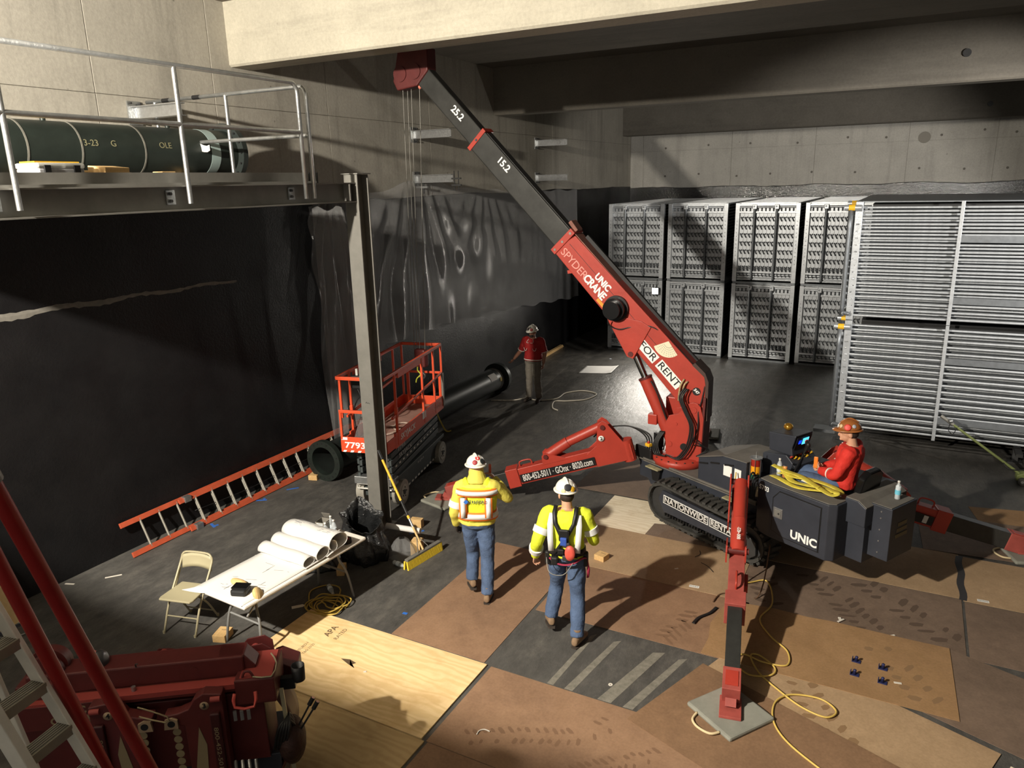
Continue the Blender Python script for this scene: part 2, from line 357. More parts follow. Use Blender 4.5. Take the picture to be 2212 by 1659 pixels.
# unseen deck added to shade the folded crane; carries the floodlight
dk = struct(B().box((-5.4, -2.5, 4.86), (7.9, 6.0, 0.18)).obj('floor_shade_deck', 'steel_grey'))
def ibeam(bm, p, q, h, w, tf=0.014, tw=0.01, up=(0, 0, 1)):
    bm.bar(p, q, w, tf, up, (0, h/2-tf/2)); bm.bar(p, q, w, tf, up, (0, -h/2+tf/2)); bm.bar(p, q, tw, h-2*tf, up); return bm
# ---------------------------------------------------------------- floodlight on its stand (main light)
LAMP = Vector((-5.8, -1.3, 6.86))
t = thing('floodlight_stand', 'tripod floodlight with twin heads on the added shade deck behind the camera', 'floodlight', (LAMP.x, LAMP.y, 4.95))
for a in (90, 210, 330): B().tube((0, 0, 0.6), (0.55*math.cos(R(a)), 0.55*math.sin(R(a)), 0.02), 0.016).obj('leg', 'yellow', t)
B().tube((0, 0, 0.35), (0, 0, 1.72), 0.02).obj('mast', 'yellow', t)
B().tube((-0.3, 0, 1.72), (0.3, 0, 1.72), 0.015).obj('cross_bar', 'yellow', t)
for sx in (-0.2, 0.2):
    h = B().box((sx, -0.06, 1.91), (0.3, 0.08, 0.24)).obj('lamp_head', 'black', t, bev=0.01)
    B().box((sx, -0.016, 1.91), (0.25, 0.008, 0.19)).obj('lens', mat('lamp_lens', (1.0, 0.86, 0.66), 0.4, emit=30), h)
ld = bpy.data.lights.new('flood', 'SPOT'); ld.energy = FLOOD_W; ld.color = (1.0, 0.92, 0.79); ld.shadow_soft_size = 0.11; ld.spot_size = R(165); ld.spot_blend = 0.35
lo = bpy.data.objects.new('flood', ld); COL.objects.link(lo); lo.location = LAMP + V(0, 0.05, 0)
lo.rotation_euler = Vector((0.30, 1.0, -0.25)).to_track_quat('-Z', 'Y').to_euler()
# ---------------------------------------------------------------- work light at the back between two coil stacks
t = thing('work_light', 'small bright work light hung at the gap between the two leftmost coil stacks', 'work light', (-6.36, 20.62, 1.84))
B().box((0, 0.02, 0), (0.2, 0.05, 0.2)).obj('housing', 'black', t, bev=0.008)
B().box((0, -0.012, 0), (0.16, 0.008, 0.16)).obj('lens', mat('work_lens', (1.0, 0.95, 0.86), 0.4, emit=60), t)
B().path([(0.0, 0.04, 0.1), (0.0, 0.1, 0.2), (0, 0.16, 0.32)], 0.006).obj('hanger', 'black', t)
ld = bpy.data.lights.new('work', 'AREA'); ld.shape = 'RECTANGLE'; ld.size = 0.16; ld.size_y = 0.16; ld.energy = WORK_W; ld.color = (1.0, 0.93, 0.82); ld.spread = R(180)
lo = bpy.data.objects.new('work', ld); COL.objects.link(lo); lo.location = (-6.36, 20.59, 1.84); lo.rotation_euler = Vector((0.25, -1, -0.2)).to_track_quat('-Z', 'Y').to_euler()
# ---------------------------------------------------------------- fill lamp added out of frame on the right to brighten the back
t = thing('fill_light_mast', 'tall mast light added out of view at the right to brighten the coil stacks', 'added fill light', (6.0, 9.0, 0))
for a in (90, 210, 330): B().tube((0, 0, 1.0), (0.7*math.cos(R(a)), 0.7*math.sin(R(a)), 0.02), 0.02).obj('leg', 'yellow', t)
B().tube((0, 0, 0.5), (0, 0, 5.0), 0.025).obj('mast', 'yellow', t); B().box((0.04, -0.06, 5.15), (0.36, 0.1, 0.28)).obj('lamp_head', 'black', t, bev=0.01)
B().box((-0.0, -0.0, 5.15), (0.3, 0.01, 0.22)).obj('lens', 'lamp_lens', t)
ld = bpy.data.lights.new('mast', 'SPOT'); ld.energy = FILL_W; ld.color = (1.0, 0.95, 0.88); ld.shadow_soft_size = 0.14; ld.spot_size = R(52); ld.spot_blend = 0.45
lo = bpy.data.objects.new('mast', ld); COL.objects.link(lo); lo.location = (5.98, 9.06, 5.15); lo.rotation_euler = Vector((-8.5, 12.6, -3.0)).to_track_quat('-Z', 'Y').to_euler()
# ---------------------------------------------------------------- steel column
c = thing('steel_column', 'tall grey wide-flange steel column carrying the platform beam', 'column', (-6.615, 8.115, 0))
for y in (-0.108, 0.108): B().box((0, y, 2.53), (0.22, 0.014, 5.04)).obj('flange', 'steel_grey', c)
B().box((0, 0, 2.53), (0.012, 0.204, 5.04)).obj('web', 'steel_grey', c)
B().box((0, 0, 5.06), (0.28, 0.28, 0.014)).obj('cap_plate', 'steel_grey', c)
B().box((0, 0, 0.012), (0.34, 0.34, 0.02)).obj('base_plate', 'steel_grey', c)
B().path([(-0.03, -0.1165, 1.93), (-0.012, -0.1165, 1.95), (0.0, -0.1165, 1.93), (0.02, -0.1165, 1.94), (0.045, -0.1165, 1.93)], 0.003, 5).obj('pen_mark', 'black', c)
# ---------------------------------------------------------------- platform
p = thing('steel_platform', 'grey steel mezzanine platform along the left wall', 'platform', (-8.0, 4.0, 4.7))
p.location = (0, 0, 0)
ibeam(B(), (-6.63, 2.9, 4.825), (-6.63, 8.0, 4.825), 0.25, 0.2).obj('edge_beam', 'steel_grey', p)
ibeam(B(), (-9.3, 7.25, 4.825), (-6.64, 7.25, 4.825), 0.22, 0.12).obj('end_beam', 'steel_grey', p)
ibeam(B(), (-9.3, 3.1, 4.825), (-6.64, 3.1, 4.825), 0.22, 0.12).obj('cross_beam', 'steel_grey', p)
B().span((-9.36, 2.9, 4.95), (-6.56, 7.3, 4.975)).obj('deck_plate', 'steel_grey', p)
B().span((-6.64, 2.9, 4.975), (-6.62, 7.16, 5.075)).obj('kick_plate', 'steel_grey', p)
B().span((-9.3, 7.15, 4.975), (-6.62, 7.17, 5.075)).obj('kick_plate', 'steel_grey', p)
bm = B()
for y in (3.55, 5.22, 6.9):
    k = B().box((-6.612, y, 4.835), (0.012, 0.1, 0.14)).obj('post_bracket', 'galv', p)
    for z in (4.8, 4.87): B().tube((-6.606, y-0.01, z), (-6.585, y-0.01, z), 0.017, n=6).obj('bolt', 'steel_dark', k)
B().span((-6.645, 7.86, 4.72), (-6.52, 7.88, 4.93)).obj('shear_tab', 'steel_grey', p)
for i, y in enumerate((7.38, 7.52)): B().tube((-6.75, y, 4.95), (-6.75, y, 5.08), 0.012).obj('threaded_rod', 'steel_dark', p)
# guardrails
def rail(name, label, posts, a, b_, zt, zm, z0, top_bend, bot):
    g = thing(name, label, 'guardrail', (0, 0, 0))
    a, b_ = Vector(a), Vector(b_); r = 0.024
    for q in posts:
        B().tube((q[0], q[1], bot), (q[0], q[1], zt-0.01), r).obj('post', 'galv', g)
    d = (b_-a).normalized()
    pts = [Vector((a.x, a.y, zt)), Vector((b_.x, b_.y, zt))-d*0.09] + [Vector((b_.x, b_.y, zt-0.12))+d*(0.0)*0 - d*0.09*(1-math.sin(th)) + Vector((0, 0, 0.12*math.cos(th))) for th in (0.4, 0.8, 1.2, 1.57)] + [Vector((b_.x, b_.y, z0))]
    B().path(pts, r, 12).obj('top_rail', 'galv', g)
    B().tube((a.x, a.y, zm), (b_.x, b_.y, zm), r).obj('mid_rail', 'galv', g)
    return g
g1 = rail('guardrail', 'galvanized pipe guardrail along the platform edge above the black wall', [(-6.5, 3.68), (-6.5, 5.36), (-6.5, 2.95)], (-6.5, 2.9, 0), (-6.5, 7.03, 0), 6.07, 5.53, 4.77, True, 4.77)
g2 = rail('guardrail', 'galvanized end guardrail of the platform reaching towards the wall', [(-7.82, 7.17), (-9.14, 7.17)], (-9.3, 7.17, 0), (-6.5, 7.17, 0), 6.05, 5.5, 4.77, True, 4.98)
for x in (-8.98, -8.4): B().tube((x, 7.17, 6.05), (x+0.13, 7.17, 6.05), 0.027).obj('black_tape', 'black', g2)
# torn paper taped on the end rail
tp = B().grid(lambda u, v: V(-8.6+0.42*u, 7.14-0.01*math.sin(5*u), 5.47-0.14*v*(1-0.5*u)-0.02*math.sin(9*u)), 8, 3).obj('paper_scrap', 'paper', None, solid=0.002)
tag(tp, 'torn white paper scrap hanging from the end guardrail', 'paper')
# things on the platform
t = thing('parts_case', 'clear and yellow parts organizer case on the platform deck', 'case', (-6.9, 4.24, 4.976), 0.06)
B().box((0, 0, 0.075), (0.3, 0.44, 0.13)).obj('tray', mat('clear_plastic', S(170, 170, 172), 0.2, 0, 0.2, 20), t, bev=0.015)
B().box((0, 0, 0.16), (0.31, 0.46, 0.05)).obj('lid', mat('clear_lid', S(206, 206, 200), 0.25, alpha=0.75), t, bev=0.02)
for y in (-0.14, 0.14): B().box((0.155, y, 0.12), (0.02, 0.06, 0.09)).obj('latch', 'black', t, bev=0.004)
B().box((0, 0, 0.192), (0.2, 0.42, 0.012)).obj('stripe', 'yellow', t)
o = B().box((0, 0, 0.05), (0.2, 0.3, 0.1)).obj('lumber_block', 'lumber', None, bev=0.004); o.location = (-6.85, 4.76, 5.035); o.rotation_euler = (0.0, 0.1, 0.2); tag(o, 'pale wood offcut on the platform deck beside the parts case', 'wood block')
B().box((0, 0, 0.05), (0.3, 0.4, 0.11)).obj('shim', 'lumber', o).location = (-0.05, 0.05, -0.055)
o = B().box((0, 0, 0.06), (0.15, 0.16, 0.115)).obj('lumber_block', 'lumber', None, bev=0.004); o.location = (-6.95, 5.45, 4.976); tag(o, 'small wood block on the platform between two guardrail posts', 'wood block')
B().tube((0.0, 0, 0.116), (0.0, 0, 0.12), 0.012, n=8).obj('knot', mat('knot_brown', S(110, 72, 40), 0.8), o)
# large dark green pipe lying on the platform
t = thing('flanged_pipe', 'large dark green steel pipe lying on the platform deck', 'pipe', (-8.62, 0, 5.38))
B().pipe((0, 2.2, 0), (0, 7.75, 0), 0.30, 0.285, 40).obj('barrel', 'pipe_green', t)
mat('weld_grey', S(128, 126, 118), 0.5, 0.3, 0.2, 12)
for y in (2.9, 3.4, 4.1, 4.9, 5.5, 6.3): B().pipe((0, y, 0), (0, y+0.02, 0), 0.305, 0.29, 40).obj('weld_seam', 'weld_grey', t)
B().pipe((0, 7.3, 0), (0, 7.45, 0), 0.303, 0.29, 40).obj('paint_band', mat('teal_band', S(150, 168, 166), 0.5), t)
f = B().pipe((0, 7.75, 0), (0, 7.83, 0), 0.40, 0.24, 40).obj('flange', mat('flange_dark', S(36, 42, 40), 0.5), t)
for i in range(16): B().tube((0.36*math.cos(i*R(22.5)), 7.735, 0.36*math.sin(i*R(22.5))), (0.36*math.cos(i*R(22.5)), 7.75, 0.36*math.sin(i*R(22.5))), 0.014, n=8).obj('bolt_hole', 'black', f)
B().tube((0, 7.76, 0), (0, 7.77, 0), 0.25, n=32).obj('end_cap', 'black', t)
for x, z, y, s in ((0.22, 0.21, 5.6, '13-23'), (0.24, 0.16, 5.9, 'G'), (0.22, 0.21, 3.0, '04'), (0.2, 0.22, 6.6, 'OLE')):
    a = math.atan2(0.03, 1); text(s, 0.1, mat('chalk', S(130, 126, 96), 0.9), plane_m((0.303*math.cos(0.2), y, 0.303*math.sin(0.2)), (0, 1, 0), (-0.2, 0, 1)), t)
for y in (3.2, 5.0, 7.0): B().box((0, y, -0.355), (0.5, 0.12, 0.1)).obj('timber_chock', 'lumber', t)
for y in (4.75, 5.3, 6.9): B().tube((0.0, y, 0.29), (0.0, y, 0.37), 0.03, n=10).obj('nozzle', 'pipe_green', t)
# ---------------------------------------------------------------- beam stubs on the left wall
def stub(y, z, lab, rods=False):
    t = thing('beam_stub', lab, 'bracket', (X0, y, z), 0, 'steel beam stubs cantilevered from the left wall')
    B().box((0.012, 0, 0), (0.022, 0.2, 0.3)).obj('wall_plate', 'galv', t)
    ibeam(B(), (0.024, 0, 0), (0.93, 0, 0), 0.16, 0.12, 0.01, 0.008).obj('stub', 'galv_bright', t)
    for yy in (-0.07, 0.07):
        for zz in (-0.12, 0.12): B().tube((0.02, yy, zz), (0.07, yy, zz), 0.014, n=6).obj('anchor_bolt', 'steel_dark', t)
    if rods:
        for x in (0.96, 1.06): B().tube((x, 0.0, -0.24), (x, 0.0, 0.14), 0.012, n=6).obj('threaded_rod', 'black', t)
        B().bar((0.9, 0, -0.01), (1.12, 0, -0.01), 0.04, 0.03).obj('clamp_bar', 'steel_dark', t)
        B().bar((0.9, 0, -0.14), (1.12, 0, -0.14), 0.04, 0.03).obj('clamp_bar', 'steel_dark', t)
        B().tube((0.2, 0, -0.3), (0.2, 0, -0.08), 0.012, n=6).obj('threaded_rod', 'black', t)
        B().bar((0.02, 0, -0.17), (0.3, 0, -0.17), 0.05, 0.04).obj('clamp_bar', 'galv', t)
stub(7.03, 5.91, 'short galvanized beam stub on the wall behind the platform end guardrail')
stub(13.47, 5.9, 'upper galvanized beam stub on the wall left of the boom')
stub(13.47, 5.02, 'lower galvanized beam stub with threaded rods at the top of the plastic sheet', True)
stub(19.26, 5.92, 'upper galvanized beam stub on the wall right of the boom')
stub(19.26, 5.01, 'lower galvanized beam stub on the wall right of the boom')
# ---------------------------------------------------------------- plastic sheeting on the wall
def interp(tab, x):
    for (a, b_), (c, d) in zip(tab, tab[1:]):
        if x <= c: return b_+(d-b_)*max(0, (x-a))/(c-a)
    return tab[-1][1]
TOP = [(10.2, 4.58), (11.1, 4.7), (11.8, 4.76), (13.3, 5.0), (14.5, 4.88), (15.3, 4.79), (17.6, 4.7), (21.8, 4.65)]
BOT = [(10.0, 0.3), (10.6, 0.3), (11.3, 1.3), (11.9, 1.8), (13.2, 1.87), (15.1, 1.77), (17.4, 1.68), (21.8, 1.38)]
rnd = random.Random(3); ph = [(rnd.uniform(1.5, 9), rnd.uniform(0, 6), rnd.uniform(0.3, 1)) for _ in range(9)]
def sheet(u, v):
    y = 10.05 + 11.75*u; zt, zb = interp(TOP, y), interp(BOT, y); z = zt + (zb-zt)*v
    g = 0.25 + 0.75*v
    fold = sum(a*math.sin(f*y*2.0 + p + 0.9*math.sin(v*3+p)) for f, p, a in ph)/9
    gather = 0.09*math.exp(-((y-13.3)/2.6)**2)*math.sin((math.atan2(y-13.3, 1.2+3.4*v))*26)*min(1, v*3)
    gather += 0.08*math.exp(-((y-16.3)/1.6)**2)*math.sin((math.atan2(y-16.2, 0.9+2.4*v))*22)*min(1, v*2.5)
    gather += 0.10*math.exp(-((y-10.7)/0.7)**2)*math.sin((math.atan2(y-10.7, 0.6+3.0*v))*30)
    return V(X0+0.13+0.10*g*fold+gather*0.8+0.05*v, y + 0.03*math.sin(9*v+y), z + 0.03*math.sin(y*5.0))
m, nt, b, N, L = nodes('poly_film'); o = N('ShaderNodeTexCoord').outputs['Object']
b.inputs['Base Color'].default_value = (*S(172, 172, 172), 1); b.inputs['Roughness'].default_value = 0.17; b.inputs['Specular IOR Level'].default_value = 0.7
b.inputs['Alpha'].default_value = 0.42
bumpn(N, L, b, noise(N, L, o, 4.0, 7, 0.8, (1, 2.0, 0.45)), 0.12, 1.0)
ps = B().grid(sheet, 300, 60).obj('plastic_sheet', 'poly_film'); tag(ps, 'wrinkled clear plastic sheeting hung over the black left wall', 'plastic sheet')
def curtain(u, v):
    y = 10.0+0.75*u*(0.15+0.85*min(1, v*1.4)) ; x = -9.15+0.55*u
    return V(x+0.06*math.sin(u*19+v*2)*(0.2+v), y+0.05*math.sin(u*13)*(0.2+v), 4.55-4.2*v+0.04*math.sin(u*9))
ps2 = B().grid(curtain, 60, 50).obj('plastic_sheet', 'poly_film'); tag(ps2, 'gathered strip of clear plastic hanging down to the floor beside the steel column', 'plastic sheet')
# ---------------------------------------------------------------- long flanged pipe on the floor behind the scissor lift
t = thing('flanged_pipe', 'long dark green flanged steel pipe lying on the floor along the black wall', 'pipe', (-8.58, 0, 0.36))
B().pipe((0, 9.2, 0), (0, 15.25, 0), 0.27, 0.25, 40).obj('barrel', mat('pipe_black', S(38, 42, 40), 0.4, 0.2, 0.2, 4), t)
for y0, y1 in ((9.1, 9.2), (15.22, 15.34)):
    f = B().pipe((0, y0, 0), (0, y1, 0), 0.36, 0.25, 48).obj('flange', 'pipe_green', t, bev=0.005)
    for i in range(20): B().tube((0.315*math.cos(i*R(18)), y0-0.002, 0.315*math.sin(i*R(18))), (0.315*math.cos(i*R(18)), y0+0.01, 0.315*math.sin(i*R(18))), 0.015, n=8).obj('bolt_hole', 'black', f)
B().tube((0, 9.75, 0), (0, 9.76, 0), 0.25, n=32).obj('inner_liner', mat('rust_pipe', S(92, 70, 56), 0.7, 0, 0.2, 5), t)
B().pipe((0, 15.0, 0), (0, 15.1, 0), 0.275, 0.26, 40).obj('strap', 'steel_grey', t)
B().grid(lambda u, v: V(0.276*math.cos(0.35+0.65*v), 14.55+0.3*u, 0.276*math.sin(0.35+0.65*v)), 2, 8).obj('paper_label', 'paper', t)
B().grid(lambda u, v: V(0.277*math.cos(0.05+0.35*v), 14.94+0.1*u, 0.277*math.sin(0.05+0.35*v)), 2, 6).obj('tag', mat('tag_yellow', S(170, 150, 70), 0.7), t)
o = B().box((0, 0, 0.045), (0.16, 0.2, 0.09)).obj('lumber_block', 'lumber', None, bev=0.004); o.location = (-8.82, 9.12, 0); o.rotation_euler = (0, 0, 0.3); tag(o, 'wood chock under the near flange of the long floor pipe', 'wood block')
# yellow round sling draped over the pipe beyond the lift
o = B().path([(-8.85, 11.9, 0.62), (-8.6, 12.0, 0.66), (-8.3, 12.1, 0.55), (-8.22, 12.15, 0.3), (-8.1, 12.2, 0.03), (-8.0, 12.25, 0.02)], 0.035, 8, 6, flat=0.012).obj('lifting_sling', mat('sling_yellow', S(196, 176, 86), 0.7, 0, 0.15, 14))
tag(o, 'yellow sling draped over the floor pipe behind the scissor lift', 'sling')
# ---------------------------------------------------------------- orange extension ladder lying on edge along the wall
t = thing('extension_ladder', 'orange fibreglass extension ladder lying on its side against the black wall', 'ladder', (0, 0, 0))
mat('ladder_orange', S(182, 82, 54), 0.5, 0, 0.15, 6); mat('rung_alu', S(176, 172, 160), 0.4, 0.6, 0.1, 9)
def section(y0, y1, dx, first):
    lo_, hi_ = V(-9.12+dx, 0, 0.04), V(-9.3+dx, 0, 0.44)
    for P in (lo_, hi_): B().bar((P.x, y0, P.z), (P.x, y1, P.z), 0.03, 0.075, (hi_-lo_)).obj('side_rail', 'ladder_orange', t, bev=0.004)
    y = y0+first
    while y < y1-0.05:
        B().tube((lo_.x, y, lo_.z), (hi_.x, y, hi_.z), 0.017, n=10).obj('rung', 'rung_alu', t); y += 0.305
section(5.8, 11.2, 0.0, 0.3); section(6.72, 11.4, 0.055, 0.28)
for z, x in ((0.44, -9.25), (0.04, -9.06)): B().box((x, 6.86, z), (0.09, 0.12, 0.09)).obj('rung_lock', 'galv', t, bev=0.01)
B().path([(-9.15, 6.9, 0.25), (-9.15, 8.0, 0.2), (-9.15, 9.0, 0.24), (-9.15, 10.4, 0.22)], 0.006, 6, 5).obj('pull_rope', 'black', t)
# ================================================================ tracked spider crane with raised boom
CO = Vector((-2.94, 9.90, 0)); CA = R(-28)
CRM = Matrix.Translation(CO) @ Matrix.Rotation(CA, 4, 'Z'); CRI = CRM.inverted()
cr = thing('spider_crane', 'red and dark grey tracked spider crane with its boom raised to the ceiling', 'crane', CO, CA)
def xf(bm, M=CRI):
    bm.v = [tuple(M @ Vector(p)) for p in bm.v]; return bm
NX, NZ = (1, 0, 0), (0, 0, 1)
def near_txt(s, size, s0, z, parent, t=-0.002, m='white_ink', **k): return text(s, size, m, plane_m((s0, t, z), NX, NZ), parent, **k)
# ---- crawler tracks
def track(t0):
    a, b_ = V(0.09, 0, 0.37), V(1.62, 0, 0.33); ra, rb = 0.285, 0.25; pts = []
    for i in range(13): th = R(90+180*i/12); pts.append((a.x+ra*math.cos(th), a.z+ra*math.sin(th)))
    for i in range(1, 8): pts.append((a.x+(b_.x-a.x)*i/8, 0.085))
    for i in range(13): th = R(-90+180*i/12); pts.append((b_.x+rb*math.cos(th), b_.z+rb*math.sin(th)))
    for i in range(1, 8): f = i/8; pts.append((b_.x+(a.x-b_.x)*f, b_.z+rb+(a.z+ra-b_.z-rb)*f-0.012*math.sin(math.pi*f)))
    n = len(pts); cx = sum(p[0] for p in pts)/n; cz = sum(p[1] for p in pts)/n
    bm = B(); vs = []
    for (x, z) in pts:
        dx, dz = x-cx, z-cz; l = math.hypot(dx, dz); ix, iz = x-dx/l*0.035*1.0, z-dz/l*0.035
        nx = (min(max(x, a.x), b_.x)); ix = x+(nx-x)/(abs(nx-x)+1e-6)*0.03*min(1, abs(nx-x)*8); iz = z+(0.035 if z < 0.35 else -0.035)*(1 if abs(nx-x) < 0.2 else 0.4)
        vs += [(x, t0, z), (x, t0+0.32, z), (ix, t0+0.32, iz), (ix, t0, iz)]
    bm.add(vs, [f for i in range(n) for f in [(4*i+j, 4*i+(j+1) % 4, 4*((i+1) % n)+(j+1) % 4, 4*((i+1) % n)+j) for j in range(4)]])
    tr = bm.obj('crawler_track', 'rubber', cr)
    # lugs: walk round the belt
    P = [Vector((x, 0, z)) for x, z in pts]; per = [0]
    for i in range(n): per.append(per[-1]+(P[(i+1) % n]-P[i]).length)
    K = 44; lug = B().box((0, 0, 0), (0.05, 0.15, 0.035)).mesh('track_lug'); lug.materials.append(MATS['rubber'])
    for k in range(K):
        d = per[-1]*k/K; i = max(j for j in range(n) if per[j] <= d); f = (d-per[i])/(per[i+1]-per[i]); q = P[i].lerp(P[(i+1) % n], f); tg = (P[(i+1) % n]-P[i]).normalized()
        ang = math.atan2(tg.z, tg.x)
        for side in (0.085, 0.235):
            o = bpy.data.objects.new('track_lug', lug); COL.objects.link(o); o.parent = tr
            nrm = V(tg.z, 0, -tg.x); o.location = (q.x-nrm.x*-0.012, t0+side, q.z-nrm.z*-0.012); o.rotation_euler = (0, -ang, 0.25 if side < 0.1 else -0.25)
    for s, r in ((0.09, 0.24), (1.62, 0.2)): B().tube((s, t0+0.05, 0.36 if s < 1 else 0.33), (s, t0+0.27, 0.36 if s < 1 else 0.33), r, n=24).obj('idler_wheel', 'steel_dark', tr)
    for i in range(4): B().tube((0.42+0.29*i, t0+0.04, 0.19), (0.42+0.29*i, t0+0.28, 0.19), 0.07, n=16).obj('road_roller', 'steel_dark', tr)
    return tr
tr1, tr2 = track(0.0), track(1.0)
pl = B().prism([(0.02, 0.42), (0.1, 0.56), (1.5, 0.5), (1.5, 0.24), (0.14, 0.24)], plane_m((0, 0.03, 0), NX, NZ), 0.035).obj('track_guard', 'navy', tr1, bev=0.006)
B().prism([(1.55, 0.2), (1.5, 0.4), (1.6, 0.47), (1.75, 0.4), (1.76, 0.22), (1.66, 0.14)], plane_m((0, 0.03, 0), NX, NZ), 0.04).obj('sprocket_cover', 'steel_dark', tr1, bev=0.01)
for i in range(26): B().box((0.16+0.052*i, 0.01, 0.205), (0.022, 0.03, 0.035)).obj('guide_tooth', 'black', tr1)
def framed(s, size, s0, z, w, h, rot, par, t=-0.007):
    M = plane_m((s0, t, z), (math.cos(rot), 0, math.sin(rot)), (-math.sin(rot), 0, math.cos(rot)))
    B().prism([(-w/2, -h/2), (w/2, -h/2), (w/2, h/2), (-w/2, h/2)], M, 0.002).obj('decal', 'white_ink', par)
    B().prism([(-w/2+0.012, -h/2+0.012), (w/2-0.012, -h/2+0.012), (w/2-0.012, h/2-0.012), (-w/2+0.012, h/2-0.012)], M @ Matrix.Translation((0, 0, 0.002)), 0.002).obj('decal', 'black', par)
    text(s, size, mat('chrome_ink', S(206, 204, 200), 0.4), M @ Matrix.Translation((0, 0, 0.005)), par, bold=0.003, width=w-0.05)
framed('NATIONWIDE', 0.115, 0.55, 0.425, 0.84, 0.125, R(-2.5), tr1); framed('RENTALS', 0.115, 1.24, 0.395, 0.5, 0.125, R(-2.5), tr1)
# ---- chassis
ch = B().span((-0.72, 0.33, 0.46), (1.75, 1.0, 0.76)).obj('chassis', 'navy', cr, bev=0.012)
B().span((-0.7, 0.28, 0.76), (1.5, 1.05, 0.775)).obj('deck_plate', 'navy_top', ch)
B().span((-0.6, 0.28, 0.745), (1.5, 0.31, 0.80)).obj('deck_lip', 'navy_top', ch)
for s in (-0.42, 1.05): B().prism([(0, 0), (0.2, 0), (0.16, -0.2), (0.04, -0.2)], plane_m((s, 0.27, 0.7), NX, NZ), -0.05).obj('step_gusset', 'black', ch)
for s in (-0.45, 1.02): B().box((s+0.12, 0.24, 0.715), (0.26, 0.1, 0.02)).obj('step_plate', mat('step_worn', S(150, 144, 112), 0.8, 0, 0.3, 12), ch, bev=0.004)
# ---- slewing ring and turret (boom plane is parallel to the back wall)
rc = CRI @ Vector((-2.81, 10.57, 0))
B().lathe([(0.40, 0.775), (0.40, 0.87), (0.37, 0.875), (0.36, 0.90), (0.2, 0.905)], 40, Matrix.Translation(rc)).obj('slew_ring', 'red_crane', cr)
bolt = B().tube((0, 0, 0), (0, 0, 0.012), 0.012, n=6).mesh('ring_bolt'); bolt.materials.append(MATS['steel_dark'])
for i in range(20):
    o = bpy.data.objects.new('ring_bolt', bolt); COL.objects.link(o); o.parent = cr; o.location = rc + V(0.385*math.cos(i*R(18)), 0.385*math.sin(i*R(18)), 0.872)
YB = 10.57
def wprism(poly, y0, y1):
    return xf(B().prism(poly, Matrix(((1, 0, 0, 0), (0, 0, 1, y0), (0, 1, 0, 0), (0, 0, 0, 1))), y1-y0))
arc = [(-2.58+0.115*math.cos(R(a)), 1.66+0.115*math.sin(R(a))) for a in (150, 120, 90, 60, 30, 0)]
tower = [(-2.62, 0.88), (-2.97, 0.93), (-2.99, 1.42), (-2.93, 1.54), (-2.80, 1.58)] + arc + [(-2.43, 1.55), (-2.45, 0.88)]
for y in (YB-0.21, YB+0.185): 
    tw = wprism(tower, y, y+0.025).obj('turret_plate', 'red_crane', cr, bev=0.004)
    sg = -0.006 if y < YB else 0.028
    for (x, z, r) in ((-2.58, 1.66, 0.05), (-2.83, 1.42, 0.025), (-2.92, 1.1, 0.045)): xf(B().tube((x, y+sg-0.004, z), (x, y+sg+0.012, z), r, n=16)).obj('pin', 'red_crane', tw)
xf(B().tube((-2.7, YB-0.216, 1.08), (-2.7, YB-0.2, 1.08), 0.055, n=18)).obj('lightening_hole', 'black', cr)
wprism([(-2.47, 0.9), (-2.44, 0.9), (-2.41, 1.85), (-2.45, 1.85)], YB-0.2, YB+0.2).obj('turret_back_plate', 'red_dark', cr, bev=0.004)
# ---- boom
E_, N_ = Vector((-0.695, 0, 0.719)), Vector((0.719, 0, 0.695)); BP = Vector((-2.58, YB, 1.66))
def bq(a, n, y=0): return BP + E_*a + N_*n + V(0, y, 0)
base_poly = [(-2.83, 1.74), (-4.83, 3.90), (-4.46, 4.12), (-2.62, 2.30), (-2.46, 2.17), (-2.425, 2.05), (-2.425, 1.66), (-2.47, 1.57), (-2.60, 1.53), (-2.72, 1.58)]
bs = wprism(base_poly, YB-0.15, YB+0.15).obj('boom_base_section', 'red_crane', cr, bev=0.012)
mat('dust_red', S(140, 96, 84), 0.8, 0, 0.2, 6)
xf(B().bar(bq(0.36, 0.382), bq(3.16, 0.368), 0.26, 0.012, N_)).obj('top_cover', 'dust_red', bs)
xf(B().bar(bq(0.5, 0.41, 0.12), bq(3.0, 0.4, 0.12), 0.06, 0.06, N_)).obj('cable_channel', 'black', bs)
wprism([(-2.44, 1.5), (-2.395, 1.5), (-2.395, 2.08), (-2.45, 2.21), (-2.60, 2.35), (-2.64, 2.31), (-2.46, 2.15), (-2.44, 2.04)], YB-0.15, YB+0.15).obj('butt_cover', mat('butt_brown', S(70, 52, 46), 0.7), bs)
xf(B().bar(bq(3.10, 0.155), bq(3.2, 0.155), 0.34, 0.46, N_)).obj('boom_collar', 'red_crane', bs, bev=0.006)
for n in (-0.02, 0.15, 0.33): xf(B().tube(bq(3.15, n, -0.175), bq(3.15, n, -0.165), 0.02, n=8)).obj('wear_bolt', 'steel_grey', bs)
xf(B().bar(bq(3.12, 0.40), bq(3.3, 0.42), 0.2, 0.06, N_)).obj('hose_guide', 'dust_red', bs, bev=0.01)
xf(B().bar(bq(2.75, -0.09), bq(2.8, -0.16), 0.05, 0.05, N_)).obj('hook_eye', 'red_crane', bs)
